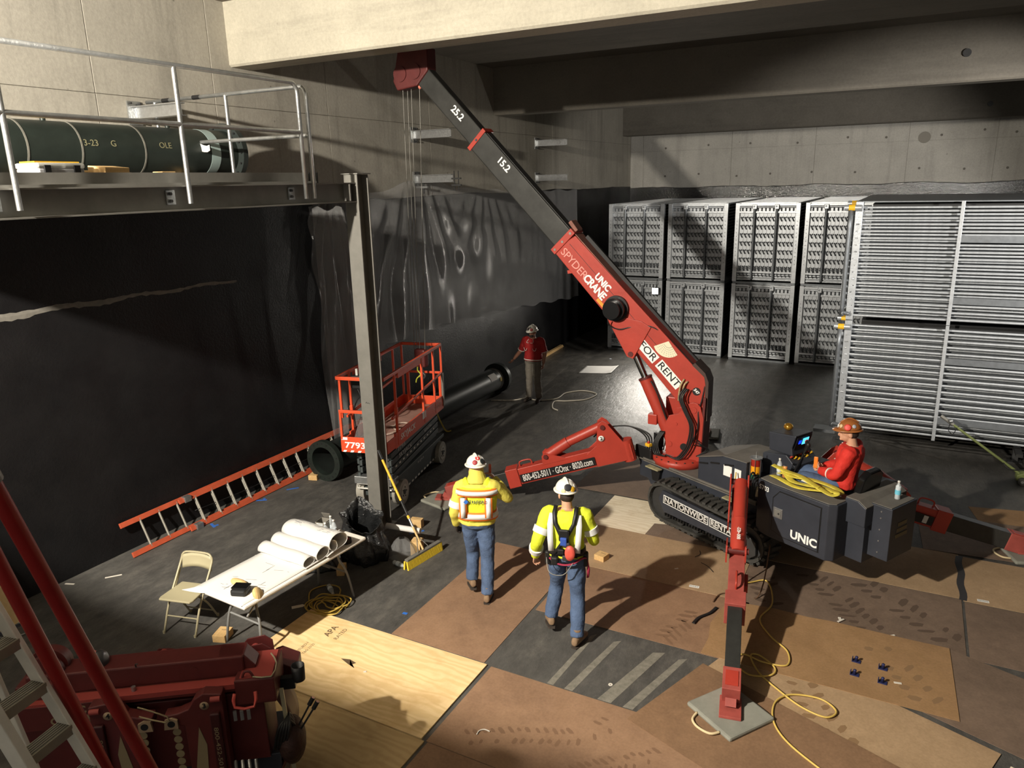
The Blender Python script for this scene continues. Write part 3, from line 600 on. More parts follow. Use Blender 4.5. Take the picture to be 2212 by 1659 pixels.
# fold line and bracket
xf(B().bar(bq(0.9, 0.2, -0.1505), bq(3.05, 0.21, -0.1505), 0.002, 0.006, N_)).obj('fold_line', 'black', bs)
lug = wprism([(-3.52, 2.33), (-3.62, 2.36), (-3.99, 3.0), (-3.4, 2.9), (-3.26, 2.82)], YB-0.17, YB+0.17).obj('cylinder_bracket', 'red_crane', cr, bev=0.006)
xf(B().tube((-3.56, YB-0.18, 2.40), (-3.56, YB+0.18, 2.40), 0.04, n=16)).obj('pin', 'red_dark', lug)
mid = xf(B().bar(bq(2.9, 0.165), bq(5.27, 0.165), 0.24, 0.355, N_)).obj('boom_middle_section', mat('boom_black', S(56, 56, 54), 0.38, 0.3, 0.25, 5), cr, bev=0.02)
xf(B().bar(bq(3.2, 0.345), bq(5.2, 0.345), 0.16, 0.006, N_)).obj('grease_strip', 'steel_dark', mid)
xf(B().bar(bq(5.22, 0.165), bq(5.29, 0.165), 0.27, 0.40, N_)).obj('boom_collar', 'red_crane', mid, bev=0.006)
xf(B().tube(bq(5.25, 0.16, -0.145), bq(5.25, 0.16, -0.13), 0.02, n=8)).obj('wear_bolt', 'steel_dark', mid)
tip = xf(B().bar(bq(5.0, 0.165), bq(6.75, 0.165), 0.2, 0.3, N_)).obj('boom_tip_section', 'boom_black', cr, bev=0.02)
hd = wprism([(bq(6.6, 0.30).x, bq(6.6, 0.30).z), (bq(6.6, 0.0).x, bq(6.6, 0.0).z), (-7.55, 6.36), (-7.62, 6.5), (-7.5, 6.95), (-7.25, 7.05), (-6.95, 6.95)], YB-0.13, YB+0.13).obj('boom_head', 'red_dark', cr, bev=0.02)
for x, z in ((-7.47, 6.6), (-7.2, 6.62)): xf(B().tube((x, YB-0.15, z), (x, YB+0.15, z), 0.12, n=24)).obj('sheave', 'red_dark', hd)
for x in (-7.54, -7.16): xf(B().ell((x, YB-0.05, 6.40), (0.03, 0.03, 0.04))).obj('limit_switch', mat('switch_pink', S(206, 120, 100), 0.6), hd)
text('SPYDER', 0.17, mat('outline_ink', S(222, 150, 140), 0.6), plane_m(bq(2.79, 0.06, -0.152), -E_, N_), bs, bold=0.0, spacing=0.95, width=0.55)
text('CRANE', 0.17, 'white_ink', plane_m(bq(2.315, 0.06, -0.152), -E_, N_), bs, bold=0.006, spacing=0.95, width=0.44)
text('UNIC', 0.14, 'white_ink', plane_m(bq(2.28, 0.205, -0.152), -E_, N_), bs, bold=0.006, width=0.3)
def bdecal(w, h, a, n, m, dy=-0.1525):
    M = plane_m(bq(a, n, dy), -E_, N_)
    return xf(B().prism([(-w/2, -h/2), (w/2, -h/2), (w/2, h/2), (-w/2, h/2)], M, 0.002))
for o in [c for c in bs.children if c.name.startswith('lettering')]: o.data.transform(CRI)
def btxt(s, size, a, n, par, m='white_ink', dy=-0.152, **k):
    o = text(s, size, m, plane_m(bq(a, n, dy), -E_, N_), par, **k); o.data.transform(CRI); return o
bdecal(0.36, 0.15, 1.08, 0.04, None).obj('decal', 'white_ink', bs); btxt('FOR', 0.15, 1.08, 0.04, bs, 'black', -0.156, bold=0.001, width=0.32)
bdecal(0.46, 0.15, 0.62, 0.05, None).obj('decal', 'white_ink', bs); btxt('RENT', 0.15, 0.62, 0.05, bs, 'black', -0.156, bold=0.001, width=0.42)
fan = [(0, 0.02)] + [(0.225*math.cos(R(a)), 0.225*math.sin(R(a))) for a in range(-150, -34, 10)]
xf(B().prism(fan, plane_m(bq(0.98, 0.365, -0.1525), (1, 0, -0.2), (0.2, 0, 1)), 0.002)).obj('load_chart', mat('chart_cream', S(226, 218, 190), 0.7), bs)
for k in range(5):
    for j in range(10):
        a = R(-146+12*j); r = 0.08+0.03*k
        xf(B().tube(bq(0.98, 0.365, -0.155) + V(r*math.cos(a)*0.9, 0, r*math.sin(a))+V(0, 0, -0.18*r*math.cos(a)), bq(0.98, 0.365, -0.1535) + V(r*math.cos(a)*0.9, 0, r*math.sin(a))+V(0, 0, -0.18*r*math.cos(a)), 0.005, n=5)).obj('chart_dot', 'steel_dark', bs)
xf(B().tube(bq(0.18, 0.2, -0.153), bq(0.18, 0.2, -0.150), 0.06, n=24)).obj('decal', 'black', bs); btxt('547', 0.06, 0.18, 0.2, bs, 'white_ink', -0.155, bold=0.002)
xf(B().bar(bq(2.0, -0.03, -0.152), bq(2.16, -0.03, -0.152), 0.003, 0.05, N_)).obj('warning_sticker', mat('sticker_orange', S(230, 150, 50), 0.6), bs)
btxt('25.2', 0.15, 5.78, 0.2, tip, dy=-0.102, bold=0.004); btxt('15.2', 0.15, 4.66, 0.23, mid, dy=-0.122, bold=0.004)
# hose reel on the boom side
rl = xf(B().tube(bq(1.86, 0.11, -0.15), bq(1.86, 0.11, -0.20), 0.19, n=32)).obj('hose_reel', 'black', cr, bev=0.01)
for r, y0, y1 in ((0.16, -0.20, -0.26), (0.14, -0.26, -0.29), (0.165, -0.29, -0.31), (0.13, -0.31, -0.40)): xf(B().tube(bq(1.86, 0.11, y0), bq(1.86, 0.11, y1), r, n=32)).obj('reel_drum', 'black_gloss', rl, bev=0.005)
xf(B().path([bq(1.8, -0.06, -0.3), bq(1.74, -0.12, -0.25), bq(1.6, -0.06, -0.2), bq(1.5, 0.1, -0.16), bq(1.35, 0.3, -0.16), bq(1.2, 0.375, -0.14)], 0.01, 6, 5)).obj('reel_cable', 'hose', rl)
xf(B().path([bq(1.2, 0.39, -0.1), bq(0.6, 0.41, -0.12), bq(0.25, 0.4, -0.13), bq(0.05, 0.2, -0.17), bq(-0.05, 0.05, -0.2), V(-2.5, YB-0.25, 1.4), V(-2.6, YB-0.26, 1.1)], 0.01, 6, 5)).obj('boom_cable', 'hose', cr)
# lift cylinder
c0, c1 = Vector((-2.93, YB, 1.08)), Vector((-3.56, YB, 2.40)); d_ = (c1-c0)
cy = xf(B().tube(c0, c0+d_*0.70, 0.10, n=24)).obj('lift_cylinder', 'red_crane', cr)
xf(B().tube(c0+d_*0.70, c0+d_*0.72, 0.108, n=24)).obj('gland', 'red_dark', cy); xf(B().tube(c0+d_*0.72, c1, 0.052, n=20)).obj('rod', 'chrome', cy)
xf(B().path([c0+d_*0.66+V(0.08, -0.09, 0.05), c0+d_*0.5+V(0.09, -0.1, 0.08), c0+d_*0.3+V(0.09, -0.08, 0), c0+d_*0.1+V(0.1, -0.1, 0.0)], 0.012, 6, 5)).obj('hose', 'hose', cy)
xf(B().box(c0+d_*0.25+V(-0.13, -0.06, 0), (0.14, 0.12, 0.16))).obj('valve_block', 'red_crane', cy, bev=0.01)
# winch behind the cylinder
wn = xf(B().box((-2.98, YB+0.32, 1.55), (0.26, 0.24, 0.3))).obj('winch', 'red_crane', cr, bev=0.015)
xf(B().tube((-2.72, YB+0.3, 1.35), (-2.72, YB+0.62, 1.35), 0.17, n=24)).obj('drum', 'steel_dark', wn)
# hoses down the turret
for i, dx in enumerate((0, 0.03, 0.06)):
    y = YB-0.27-0.02*i
    xf(B().path([(-2.72+dx, y+0.06, 1.98), (-2.78+dx, y, 1.85), (-2.7+dx, y-0.02, 1.66), (-2.6+dx, y-0.03, 1.45), (-2.62+dx, y-0.03, 1.2), (-2.7+dx, y-0.03, 1.02), (-2.8+dx, y-0.03, 0.92), (-2.95+dx, y, 0.94)], 0.012, 8, 6)).obj('hydraulic_hose', 'hose', cr)
for i in range(4): xf(B().path([(-3.02-0.02*i, YB-0.12, 1.25), (-3.1-0.02*i, YB-0.18, 1.08), (-3.05-0.03*i, YB-0.22, 0.92), (-2.95, YB-0.3, 0.93)], 0.013, 6, 5)).obj('hydraulic_hose', 'hose', cr)
for i, dx in enumerate((0.0, 0.05)): xf(B().path([(-2.74+dx, YB-0.17, 2.10-0.03*i), (-2.78+dx, YB-0.2, 2.02), (-2.8+dx, YB-0.2, 1.9), (-2.8+dx, YB-0.22, 1.78)], 0.014, 6, 4)).obj('hose_guard', mat('spiral_guard', S(170, 150, 110), 0.6, 0, 0.4, 60), cr)
for i in range(3): xf(B().path([(-2.55, YB-0.22, 1.25-0.06*i), (-2.44, YB-0.3-0.04*i, 1.2), (-2.36+0.02*i, YB-0.25, 1.1), (-2.5, YB-0.26, 0.98)], 0.007, 5, 5)).obj('control_wire', 'hose', cr)
# ropes and hook
for dx, dy in ((-7.49, -0.05), (-7.47, 0.05), (-7.36, 0.0), (-7.2, 0.0)):
    q = Vector((-7.44 + (dx+7.35)*0.7, YB-0.05+dy*0.6, 2.12))
    xf(B().tube((dx, YB+dy, 6.45), q, 0.006, n=6)).obj('wire_rope', 'steel_grey', cr)
hk = xf(B().box((-7.42, YB-0.05, 1.98), (0.22, 0.14, 0.32))).obj('hook_block', 'red_dark', cr, bev=0.03)
xf(B().path([(-7.42, YB-0.05, 1.84), (-7.42, YB-0.05, 1.74), (-7.36, YB-0.05, 1.66), (-7.42, YB-0.05, 1.6), (-7.49, YB-0.05, 1.66)], 0.02, 8, 5)).obj('hook', 'steel_dark', hk)
# ---- hood, console, cabinets
hood = B().prism([(0.48, 0.775), (1.30, 0.775), (1.30, 1.28), (0.92, 1.26), (0.48, 1.12)], plane_m((0, 1.0, 0), NX, NZ), 0.70).obj('engine_hood', 'navy', cr, bev=0.012)
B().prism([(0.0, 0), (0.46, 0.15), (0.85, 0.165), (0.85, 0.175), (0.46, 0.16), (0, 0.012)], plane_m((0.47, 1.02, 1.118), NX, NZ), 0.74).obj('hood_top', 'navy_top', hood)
for s, z in ((0.58, 1.06), (0.78, 1.12), (1.02, 1.16)): B().box((s, 0.297, z), (0.16, 0.01, 0.022), m=Matrix.Rotation(R(-12), 3, 'Y')).obj('vent_slot', 'black', hood)
for s, w in ((1.0, 0.14), (1.17, 0.11)): B().box((s, 0.298, 1.07), (w, 0.004, 0.15)).obj('instruction_label', 'white_ink', hood)
b2 = B().span((1.25, 0.34, 0.775), (1.72, 1.0, 1.08)).obj('valve_bank', 'navy', cr, bev=0.01)
st = [('signal_lens_green', (30, 120, 90), 1.09, 1.15), ('signal_lens_amber', (236, 160, 30), 1.15, 1.26), ('signal_lens_red', (150, 40, 30), 1.26, 1.36)]
for nm, c_, z0, z1 in st: B().tube((1.40, 0.36, z0), (1.40, 0.36, z1), 0.062, n=16).obj(nm, mat(nm, S(*c_), 0.15, coat=0.6), cr)
for i in range(6):
    a = i*R(60); B().tube((1.40+0.075*math.cos(a), 0.36+0.075*math.sin(a), 1.08), (1.40+0.075*math.cos(a), 0.36+0.075*math.sin(a), 1.37), 0.004, n=5).obj('lens_guard', 'galv_bright', cr)
B().tube((1.40, 0.36, 1.36), (1.40, 0.36, 1.375), 0.082, n=16).obj('lens_cap', 'galv_bright', cr); B().tube((1.40, 0.36, 1.375), (1.40, 0.36, 1.45), 0.006).obj('lens_rod', 'galv', cr)
cs = B().prism([(1.30, 1.0), (1.86, 1.0), (1.80, 1.30), (1.66, 1.42), (1.30, 1.36)], plane_m((0, 1.12, 0), NX, NZ), 0.5).obj('control_console', 'navy', cr, bev=0.01)
mo = B().prism([(1.38, 1.42), (1.74, 1.42), (1.72, 1.52), (1.77, 1.70), (1.36, 1.66)], plane_m((0, 1.0, 0), NX, NZ), 0.36).obj('monitor', 'navy', cr, bev=0.012)
B().box((1.752, 0.82, 1.585), (0.006, 0.30, 0.18), m=Matrix.Rotation(R(15), 3, 'Y')).obj('bezel', 'black', mo)
B().box((1.765, 0.85, 1.60), (0.004, 0.12, 0.09), m=Matrix.Rotation(R(15), 3, 'Y')).obj('screen', mat('screen_blue', S(80, 190, 240), 0.4, emit=1.6), mo)
B().box((1.765, 0.74, 1.60), (0.004, 0.05, 0.05), m=Matrix.Rotation(R(15), 3, 'Y')).obj('screen', mat('screen_deep', S(20, 60, 220), 0.4, emit=1.2), mo)
B().ell((1.5, 0.85, 1.72), (0.06, 0.06, 0.05)).obj('beacon', mat('gold_beacon', S(214, 160, 60), 0.15, 0.8), mo)
for i in range(8): B().tube((1.70+0.015*(i % 3), 0.66+0.055*i, 1.39-0.02*(i % 3)), (1.73+0.015*(i % 3), 0.66+0.055*i, 1.42-0.02*(i % 3)), 0.014, n=8).obj('control_knob', 'yellow' if i % 3 else 'red_crane', cs)
B().box((1.62, 0.9, 1.43), (0.12, 0.2, 0.015)).obj('clipboard', 'paper', cs)
for i in range(5):
    l = B().tube((1.84+0.015*i, 0.66-0.05*i, 1.30), (1.93+0.035*i, 0.64-0.045*i, 1.66+0.01*i), 0.011, n=8).obj('control_lever', 'black', cs)
    B().ell((1.93+0.035*i, 0.64-0.045*i, 1.67+0.01*i), (0.027, 0.027, 0.034)).obj('knob', 'black' if i else mat('knob_red', S(190, 60, 60), 0.4), l)
B().path([(1.9, 0.75, 1.28), (2.0, 0.7, 1.33), (2.08, 0.8, 1.34), (2.05, 0.95, 1.32), (1.95, 0.98, 1.28), (1.88, 0.86, 1.26)], 0.014, 8, 6, True).obj('grab_ring', 'black', cs)
# near cabinet with door
cab = [(1.70, 0.035), (1.92, 0.0), (2.70, 0.0), (2.77, 0.07), (2.77, 0.42), (1.70, 0.42)]
cb = B().prism(cab, Matrix.Translation((0, 0, 0.56)), 0.70).obj('side_cabinet', 'navy', cr, bev=0.01)
B().prism([(1.72, 0.055), (1.93, 0.02), (2.69, 0.02), (2.75, 0.08), (2.75, 0.41), (1.72, 0.41)], Matrix.Translation((0, 0, 1.258)), 0.012).obj('cabinet_top', 'navy_top', cb)
dr = B().prism([(1.97, 0.68), (1.97, 1.10), (2.05, 1.20), (2.61, 1.19), (2.61, 0.64), (2.14, 0.64)], plane_m((0, -0.0, 0), NX, NZ), 0.012).obj('cabinet_door', 'navy', cb, bev=0.003)
B().prism([(1.955, 0.67), (1.955, 1.106), (2.045, 1.213), (2.622, 1.203), (2.622, 0.628), (2.135, 0.628)], plane_m((0, -0.0, 0), NX, NZ), 0.004).obj('door_gap', 'black', cb)
h = B().box((2.05, -0.016, 0.93), (0.13, 0.014, 0.13)).obj('latch_frame', 'galv', dr, bev=0.004); B().box((2.05, -0.024, 0.93), (0.09, 0.012, 0.09)).obj('latch_paddle', 'steel_grey', h, bev=0.004); B().tube((2.07, -0.028, 0.93), (2.07, -0.036, 0.93), 0.012, n=10).obj('lock', 'steel_dark', h)
near_txt('UNIC', 0.145, 2.42, 0.725, dr, t=-0.0135, bold=0.005, width=0.36)
text('5703', 0.085, 'white_ink', plane_m((1.815, 0.0145, 1.17), (0.22, -0.035, 0), NZ), cb, bold=0.002)
for o in cb.children:
    if o.name.startswith('lettering'): o.location = (-0.004, -0.006, 0)
B().span((1.7, 0.88, 0.56), (2.77, 1.3, 1.26)).obj('side_cabinet', 'navy', cr, bev=0.012)
B().span((1.7, 0.42, 0.56), (2.85, 0.88, 0.98)).obj('seat_well', 'black', cr)
seat = B().box((2.42, 0.65, 1.11), (0.46, 0.44, 0.12)).obj('seat', 'black', cr, bev=0.03)
B().prism([(-0.22, 0), (0.22, 0), (0.2, 0.36), (0.1, 0.43), (-0.1, 0.43), (-0.2, 0.36)], plane_m((2.68, 0.65, 1.16), (0, 1, 0), (0.2, 0, 1)), 0.09).obj('backrest', 'black_gloss', seat, bev=0.02)
rd = B().prism([(2.74, 1.02), (3.0, 1.02), (3.0, 1.25), (2.9, 1.31), (2.74, 1.31)], plane_m((0, 1.1, 0), NX, NZ), 0.85).obj('rear_deck', 'navy', cr, bev=0.008)
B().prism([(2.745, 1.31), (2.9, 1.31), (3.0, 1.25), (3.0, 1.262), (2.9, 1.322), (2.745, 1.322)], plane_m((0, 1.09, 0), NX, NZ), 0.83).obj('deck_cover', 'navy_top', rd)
B().span((2.6, 0.3, 0.56), (2.98, 1.05, 1.04)).obj('rear_bulkhead', 'navy', cr)
rb = B().span((2.95, 0.40, 0.64), (3.22, 0.92, 1.28)).obj('counterweight_box', 'navy', cr, bev=0.008)
B().span((2.97, 0.42, 1.28), (3.2, 0.9, 1.286)).obj('box_top', 'navy_top', rb)
for z in (0.72, 0.86, 1.0, 1.14, 1.22): B().tube((3.10, 0.398, z), (3.10, 0.392, z), 0.009, n=8).obj('rivet', 'galv_bright', rb)
mat('tan_decal', S(116, 104, 78), 0.7)
for i in range(3): B().box((3.223, 0.64, 0.92+0.07*i), (0.004, 0.24-0.03*i, 0.045)).obj('faded_decal', 'tan_decal', rb)
# hydraulic junction in front of the turret
jb = B().box((-0.62, 0.42, 0.86), (0.34, 0.26, 0.2)).obj('junction_box', 'black', cr, bev=0.02)
B().box((-0.55, 0.34, 1.0), (0.09, 0.07, 0.05)).obj('stop_box', 'yellow', jb, bev=0.008); B().tube((-0.55, 0.34, 1.025), (-0.55, 0.34, 1.055), 0.02, n=12).obj('stop_button', 'red_crane', jb)
B().box((-0.5, 0.5, 1.06), (0.16, 0.05, 0.2)).obj('bracket', 'black', jb)
for i in range(6): B().path([(-0.62+0.04*i, 0.4, 0.95), (-0.66+0.05*i, 0.36, 1.12+0.02*i), (-0.85, 0.2, 1.25), (-1.1, -0.05, 1.2), (-1.2, -0.2, 1.06)] if i < 3 else [(-0.5+0.05*i, 0.45, 0.95), (-0.46+0.05*i, 0.5, 1.15), (-0.3+0.02*i, 0.62, 1.12), (-0.3, 0.6, 0.95)], 0.011, 6, 5).obj('hydraulic_hose', 'hose', cr)
B().prism([(-1.0, 0.76), (-0.5, 0.76), (-0.4, 0.3), (-0.62, 0.3)], plane_m((0, 0.5, 0), NX, NZ), 0.02).obj('front_gusset', 'navy', cr)
for i in range(5): B().path([(1.48+0.03*i, 0.3, 1.08), (1.47+0.03*i, 0.22, 1.22-0.02*i), (1.5+0.03*i, 0.1, 1.12), (1.55+0.02*i, 0.06, 0.95)], 0.012, 6, 5).obj('hydraulic_hose', 'hose', cr)
B().ell((1.6, 0.14, 1.02), (0.07, 0.05, 0.07)).obj('work_lamp', mat('lamp_cream', S(226, 214, 180), 0.2), cr)
# ---- outriggers
def outrigger(A, F, num, words, am='red_crane'):
    A, F = Vector(A), Vector(F); d = F-A; x, y, z = frame(d)
    q = lambda p, h=0.0, w=0.0: A + d*p + y*h + x*w
    ar = B().bar(q(0.02), q(0.62), 0.18, 0.27, w1=0.17, h1=0.26).obj('outrigger_arm', am, cr, bev=0.008)
    for w in (-0.112, 0.094):
        M = plane_m(A+x*w, d, y); L_ = d.length
        B().prism([(-0.06, -0.15), (0.5, -0.14), (0.62, 0.1), (0.44, 0.2), (0.34, 0.52), (0.26, 0.56), (0.2, 0.5), (0.02, 0.12), (-0.06, 0.1)], M, 0.018).obj('pivot_plate', 'red_crane', ar, bev=0.004)
        B().prism([(0.9, 0.1), (1.32, 0.1), (1.3, 0.24), (1.24, 0.28), (1.16, 0.24)], M, 0.018).obj('cylinder_lug', 'red_crane', ar)
    B().tube(q(0, 0.0)-y*0.18, q(0, 0.0)+y*0.16, 0.1, n=20).obj('hinge_barrel', 'red_crane', ar)
    L_ = d.length
    cyl = B().tube(q(0.28/L_, 0.46), q(0.85/L_, 0.34), 0.075, n=20).obj('outrigger_cylinder', 'red_crane', ar); B().tube(q(0.85/L_, 0.34), q(1.24/L_, 0.2), 0.085, n=20).obj('cylinder_sleeve', 'red_crane', cyl)
    for pp, hh in ((0.28, 0.46), (1.24, 0.22)): B().tube(q(pp/L_, hh, -0.12), q(pp/L_, hh, 0.12), 0.035, n=14).obj('pin', 'red_dark', cyl)
    B().bar(q(0.58), q(0.645), 0.215, 0.305).obj('arm_collar', am, ar, bev=0.006)
    B().path([q(0.5, 0.12), q(0.505, 0.21), q(0.56, 0.21), q(0.565, 0.12)], 0.012, 8, 4).obj('handle', 'red_crane', ar)
    sb = -0.1 if (words and words[1] > 0) else 0.1
    B().bar(q(0.46, 0.0, sb), q(0.52, 0.0, sb), 0.05, 0.1).obj('stop_block', 'red_crane', ar)
    B().bar(q(0.6), q(0.93), 0.15, 0.235, w1=0.145, h1=0.23).obj('inner_leg', 'boom_black', ar, bev=0.006)
    ft = B().bar(q(0.9), q(0.985), 0.17, 0.245).obj('foot', 'red_worn', ar, bev=0.006)
    B().bar(q(0.915, 0.105), q(0.97, 0.105), 0.12, 0.05).obj('foot_recess', 'red_crane', ft)
    fz = F.copy(); fz.z = 0.06 if A.x > 0 and A.y < 0 else 0.047
    B().box(fz+V(0, 0, 0.02), (0.2, 0.3, 0.03), rz=math.atan2(d.y, d.x)-R(90)).obj('foot_plate', 'red_worn', ft, bev=0.004)
    B().bar(q(0.985), fz+V(0, 0, 0.03), 0.1, 0.1).obj('ankle', 'red_worn', ft)
    if words:
        s, w, sgn = words
        M = plane_m(q(0.375, -0.02, w), d*sgn, y)
        L2 = d.length*0.4
        B().prism([(-L2/2, -0.07), (L2/2, -0.07), (L2/2, 0.06), (-L2/2, 0.06)], M, 0.003).obj('decal', 'black', ar)
        text(s, 0.145, 'chrome_ink', M @ Matrix.Translation((0, -0.01, 0.005)), ar, bold=0.003, width=L2-0.08)
    if num:
        s, w, sgn = num; M = plane_m(q(0.34/L_, 0.3, w), d*sgn, y)
        B().lathe([(0.045, 0), (0.045, 0.002)], 20, M).obj('number_disc', 'white_ink', ar); text(s, 0.07, 'black', M @ Matrix.Translation((0, 0, 0.004)), ar, bold=0.002)
    return ar
OUT = [((1.5, -0.05, 0.95), (3.36, -2.37, 0.14)), ((-0.75, 0.1, 0.93), (-2.6, -2.1, 0.14)), ((1.5, 1.3, 0.88), (3.6, 3.2, 0.14)), ((-0.6, 1.3, 0.93), (-2.3, 3.6, 0.14))]
a1 = outrigger(*OUT[0], None, None, 'red_worn'); a2 = outrigger(*OUT[1], ('2', 0.116, -1), ('800-452-5011 · GOnx · 8020.com', 0.115, -1)); a3 = outrigger(*OUT[2], None, ('5-5011', -0.118, 1)); outrigger(*OUT[3], None, None)
A, F = map(Vector, OUT[0]); d = F-A; x, y, z = frame(d)
M = plane_m(A+d*(1.03/d.length)+y*0.357, -d, -x if False else x); 
text('800-452-5011', 0.055, 'white_ink', plane_m(A+d*(1.05/d.length)+y*0.372+x*0.0, -d, x), a1, width=0.32, bold=0.001)
# outrigger pads (each lies loose on the floor with a rope handle)
padL = ['grey composite outrigger pad under the nearest crane leg', 'pale outrigger pad on the floor behind the worker in the orange striped vest', 'outrigger pad at the far right under the dark crane leg', 'dark outrigger pad on the floor behind the crane turret']
for i, (A, F) in enumerate(OUT):
    w = CRM @ Vector(F); rz = [R(56), R(-14), R(20), R(10)][i]
    t = thing('outrigger_pad', padL[i], 'outrigger pad', (w.x, w.y, 0.012 if i == 0 else 0.0), rz, 'outrigger pads')
    B().box((0, 0, 0.026), (0.56, 0.58, 0.05)).obj('slab', mat('pad_grey', S(134, 134, 124), 0.75, 0, 0.15, 5, 0.1), t, bev=0.02)
    B().path([(-0.28, -0.16, 0.03), (-0.37, -0.13, 0.03), (-0.40, 0.0, 0.02), (-0.37, 0.1, 0.02), (-0.28, 0.14, 0.03)], 0.012, 8, 5).obj('rope_handle', mat('rope_cream', S(206, 188, 148), 0.8), t)
# ================================================================ galvanized coil modules: end-on stacks at the back
mat('zinc', S(190, 194, 198), 0.34, 0.55, 0.14, 12, 0.12, 50); mat('zinc_dark', S(120, 124, 128), 0.4, 0.6, 0.15, 10)
mat('zinc_face', S(196, 200, 204), 0.36, 0.4, 0.12, 3.0)
W_, H_, D_ = 1.63, 2.07, 5.4
def stuffobj(bm, name, m, par): o = bm.obj(name, m, par); o['kind'] = 'stuff'; return o
cu = thing('coil_module', 'proto', 'coil module', (0, 0, 0), 0, 'coil modules standing end-on before the back wall')
for s in (-1, 1):
    po = B().box((s*(W_/2-0.055), 0.04, H_/2), (0.11, 0.12, H_-0.01)).obj('corner_post', 'zinc', cu, bev=0.004)
    for k in range(12): B().box((s*(W_/2-0.055), -0.021, 0.5+0.1*k), (0.014, 0.003, 0.02)).obj('punched_hole', 'black', po)
    B().box((s*(W_/2-0.03), 2.6, H_/2), (0.04, 0.1, H_-0.05)).obj('rear_post', 'zinc_dark', cu)
B().box((0, 0.05, H_-0.05), (W_-0.22, 0.1, 0.05)).obj('top_rail', 'zinc', cu)
for z in (H_-0.235, 0.265): B().box((0, 0.0, z), (W_-0.2, 0.03, 0.045)).obj('cross_bar', 'zinc', cu)
for z in (H_-0.11, 0.06, 0.135, 0.19): B().tube((-W_/2+0.1, 0.06, z), (W_/2-0.1, 0.06, z), 0.026, n=12).obj('cross_tube', 'zinc', cu)
B().box((0, 0.09, H_/2), (W_-0.2, 0.02, H_-0.12)).obj('tube_sheet', 'zinc_face', cu)
sp = 0.0985; n = 14; bends = B(); seam = B()
rows = [H_-0.17] + [H_-0.42-0.215*k for k in range(7)] + [0.315]
for z in rows[1:]+[rows[-1]-0.12]:
    for k in range(n):
        x = -W_/2+0.17+sp*k
        bends.path([(x-0.022, 0.085, z+0.05), (x-0.024, 0.03, z+0.048), (x-0.008, 0.012, z+0.02), (x+0.01, 0.012, z-0.012), (x+0.024, 0.03, z-0.045), (x+0.024, 0.085, z-0.048)], 0.0135, 6)
        bends.path([(x+0.026, 0.085, z+0.06), (x+0.026, 0.03, z+0.05), (x+0.012, 0.016, z+0.035)], 0.012, 6)
for k in range(n):
    x = -W_/2+0.17+sp*k
    bends.path([(x, 0.085, rows[0]+0.03), (x, 0.03, rows[0]+0.03), (x, 0.03, rows[0]-0.03), (x, 0.085, rows[0]-0.03)], 0.014, 6)
    seam.box((x+0.05, 0.078, H_/2), (0.006, 0.004, H_-0.55))
stuffobj(bends, 'return_bends', 'zinc_dark', cu); stuffobj(seam, 'sheet_seams', 'black', cu)
for x in (-0.32, 0.24):
    hp = B().tube((x, -0.03, 0.1), (x, -0.03, H_-0.12), 0.033, n=14).obj('header_pipe', 'zinc_dark', cu)
    B().box((x, -0.02, H_-0.1), (0.11, 0.09, 0.12)).obj('header_clamp', 'zinc', hp, bev=0.01); B().tube((x-0.01, -0.07, H_-0.09), (x-0.01, -0.062, H_-0.09), 0.024, n=12).obj('plug', 'zinc_dark', hp)
    B().tube((x, -0.03, 0.1), (x, 0.06, 0.06), 0.033, n=12).obj('elbow', 'zinc_dark', hp)
side = B()
for s in (-1, 1):
    for k in range(24): side.tube((s*(W_/2-0.06), 0.12, 0.12+0.08*k), (s*(W_/2-0.06), D_, 0.12+0.08*k), 0.014, n=5, caps=False)
stuffobj(side, 'side_tubes', 'zinc_dark', cu)
B().box((0, D_/2+0.08, H_/2), (W_-0.2, D_-0.1, H_-0.1)).obj('dark_core', 'steel_dark', cu)  # plain dark box in place of the inner tubes
for s in (-1, 1): B().box((s*(W_/2-0.03), D_/2, H_-0.02), (0.06, D_, 0.035)).obj('top_side_rail', 'zinc', cu)
ribs = B()
for k in range(52): ribs.box((0, 0.15+0.1*k, H_-0.012), (W_-0.14, 0.05, 0.03))
stuffobj(ribs, 'top_ribs', 'zinc', cu)
for y in (0.05, 2.6, 5.2): B().box((0, y, -0.025), (W_-0.02, 0.08, 0.05)).obj('base_skid', 'zinc_dark', cu)
STX = [-7.045, -5.30, -3.475, -1.72, 0.03, 1.78]
nth = ['leftmost', 'second', 'third', 'fourth', 'fifth', 'sixth']
for i, x in enumerate(STX):
    for j in (0, 1):
        if i > 3 and j == 0: continue
        o = cu if (i == 0 and j == 0) else dup(cu)
        o.location = (x, 20.85, 0.05+j*2.125 if i < 4 else 2.175)
        o['label'] = ('%s galvanized coil module of the %s stack from the left wall' % (('lower', 'upper')[j], nth[i])) if i < 4 else ('galvanized coil module whose top edge shows %s the large tube bank' % ('left of the joint behind', 'right of the joint behind')[i-4])
        if j == 1 or i > 3: pass
for i in (4, 5):
    o = dup(cu); o.location = (STX[i], 20.85, 0.05); o['label'] = 'lower galvanized coil module of the %s stack from the left wall' % nth[i]
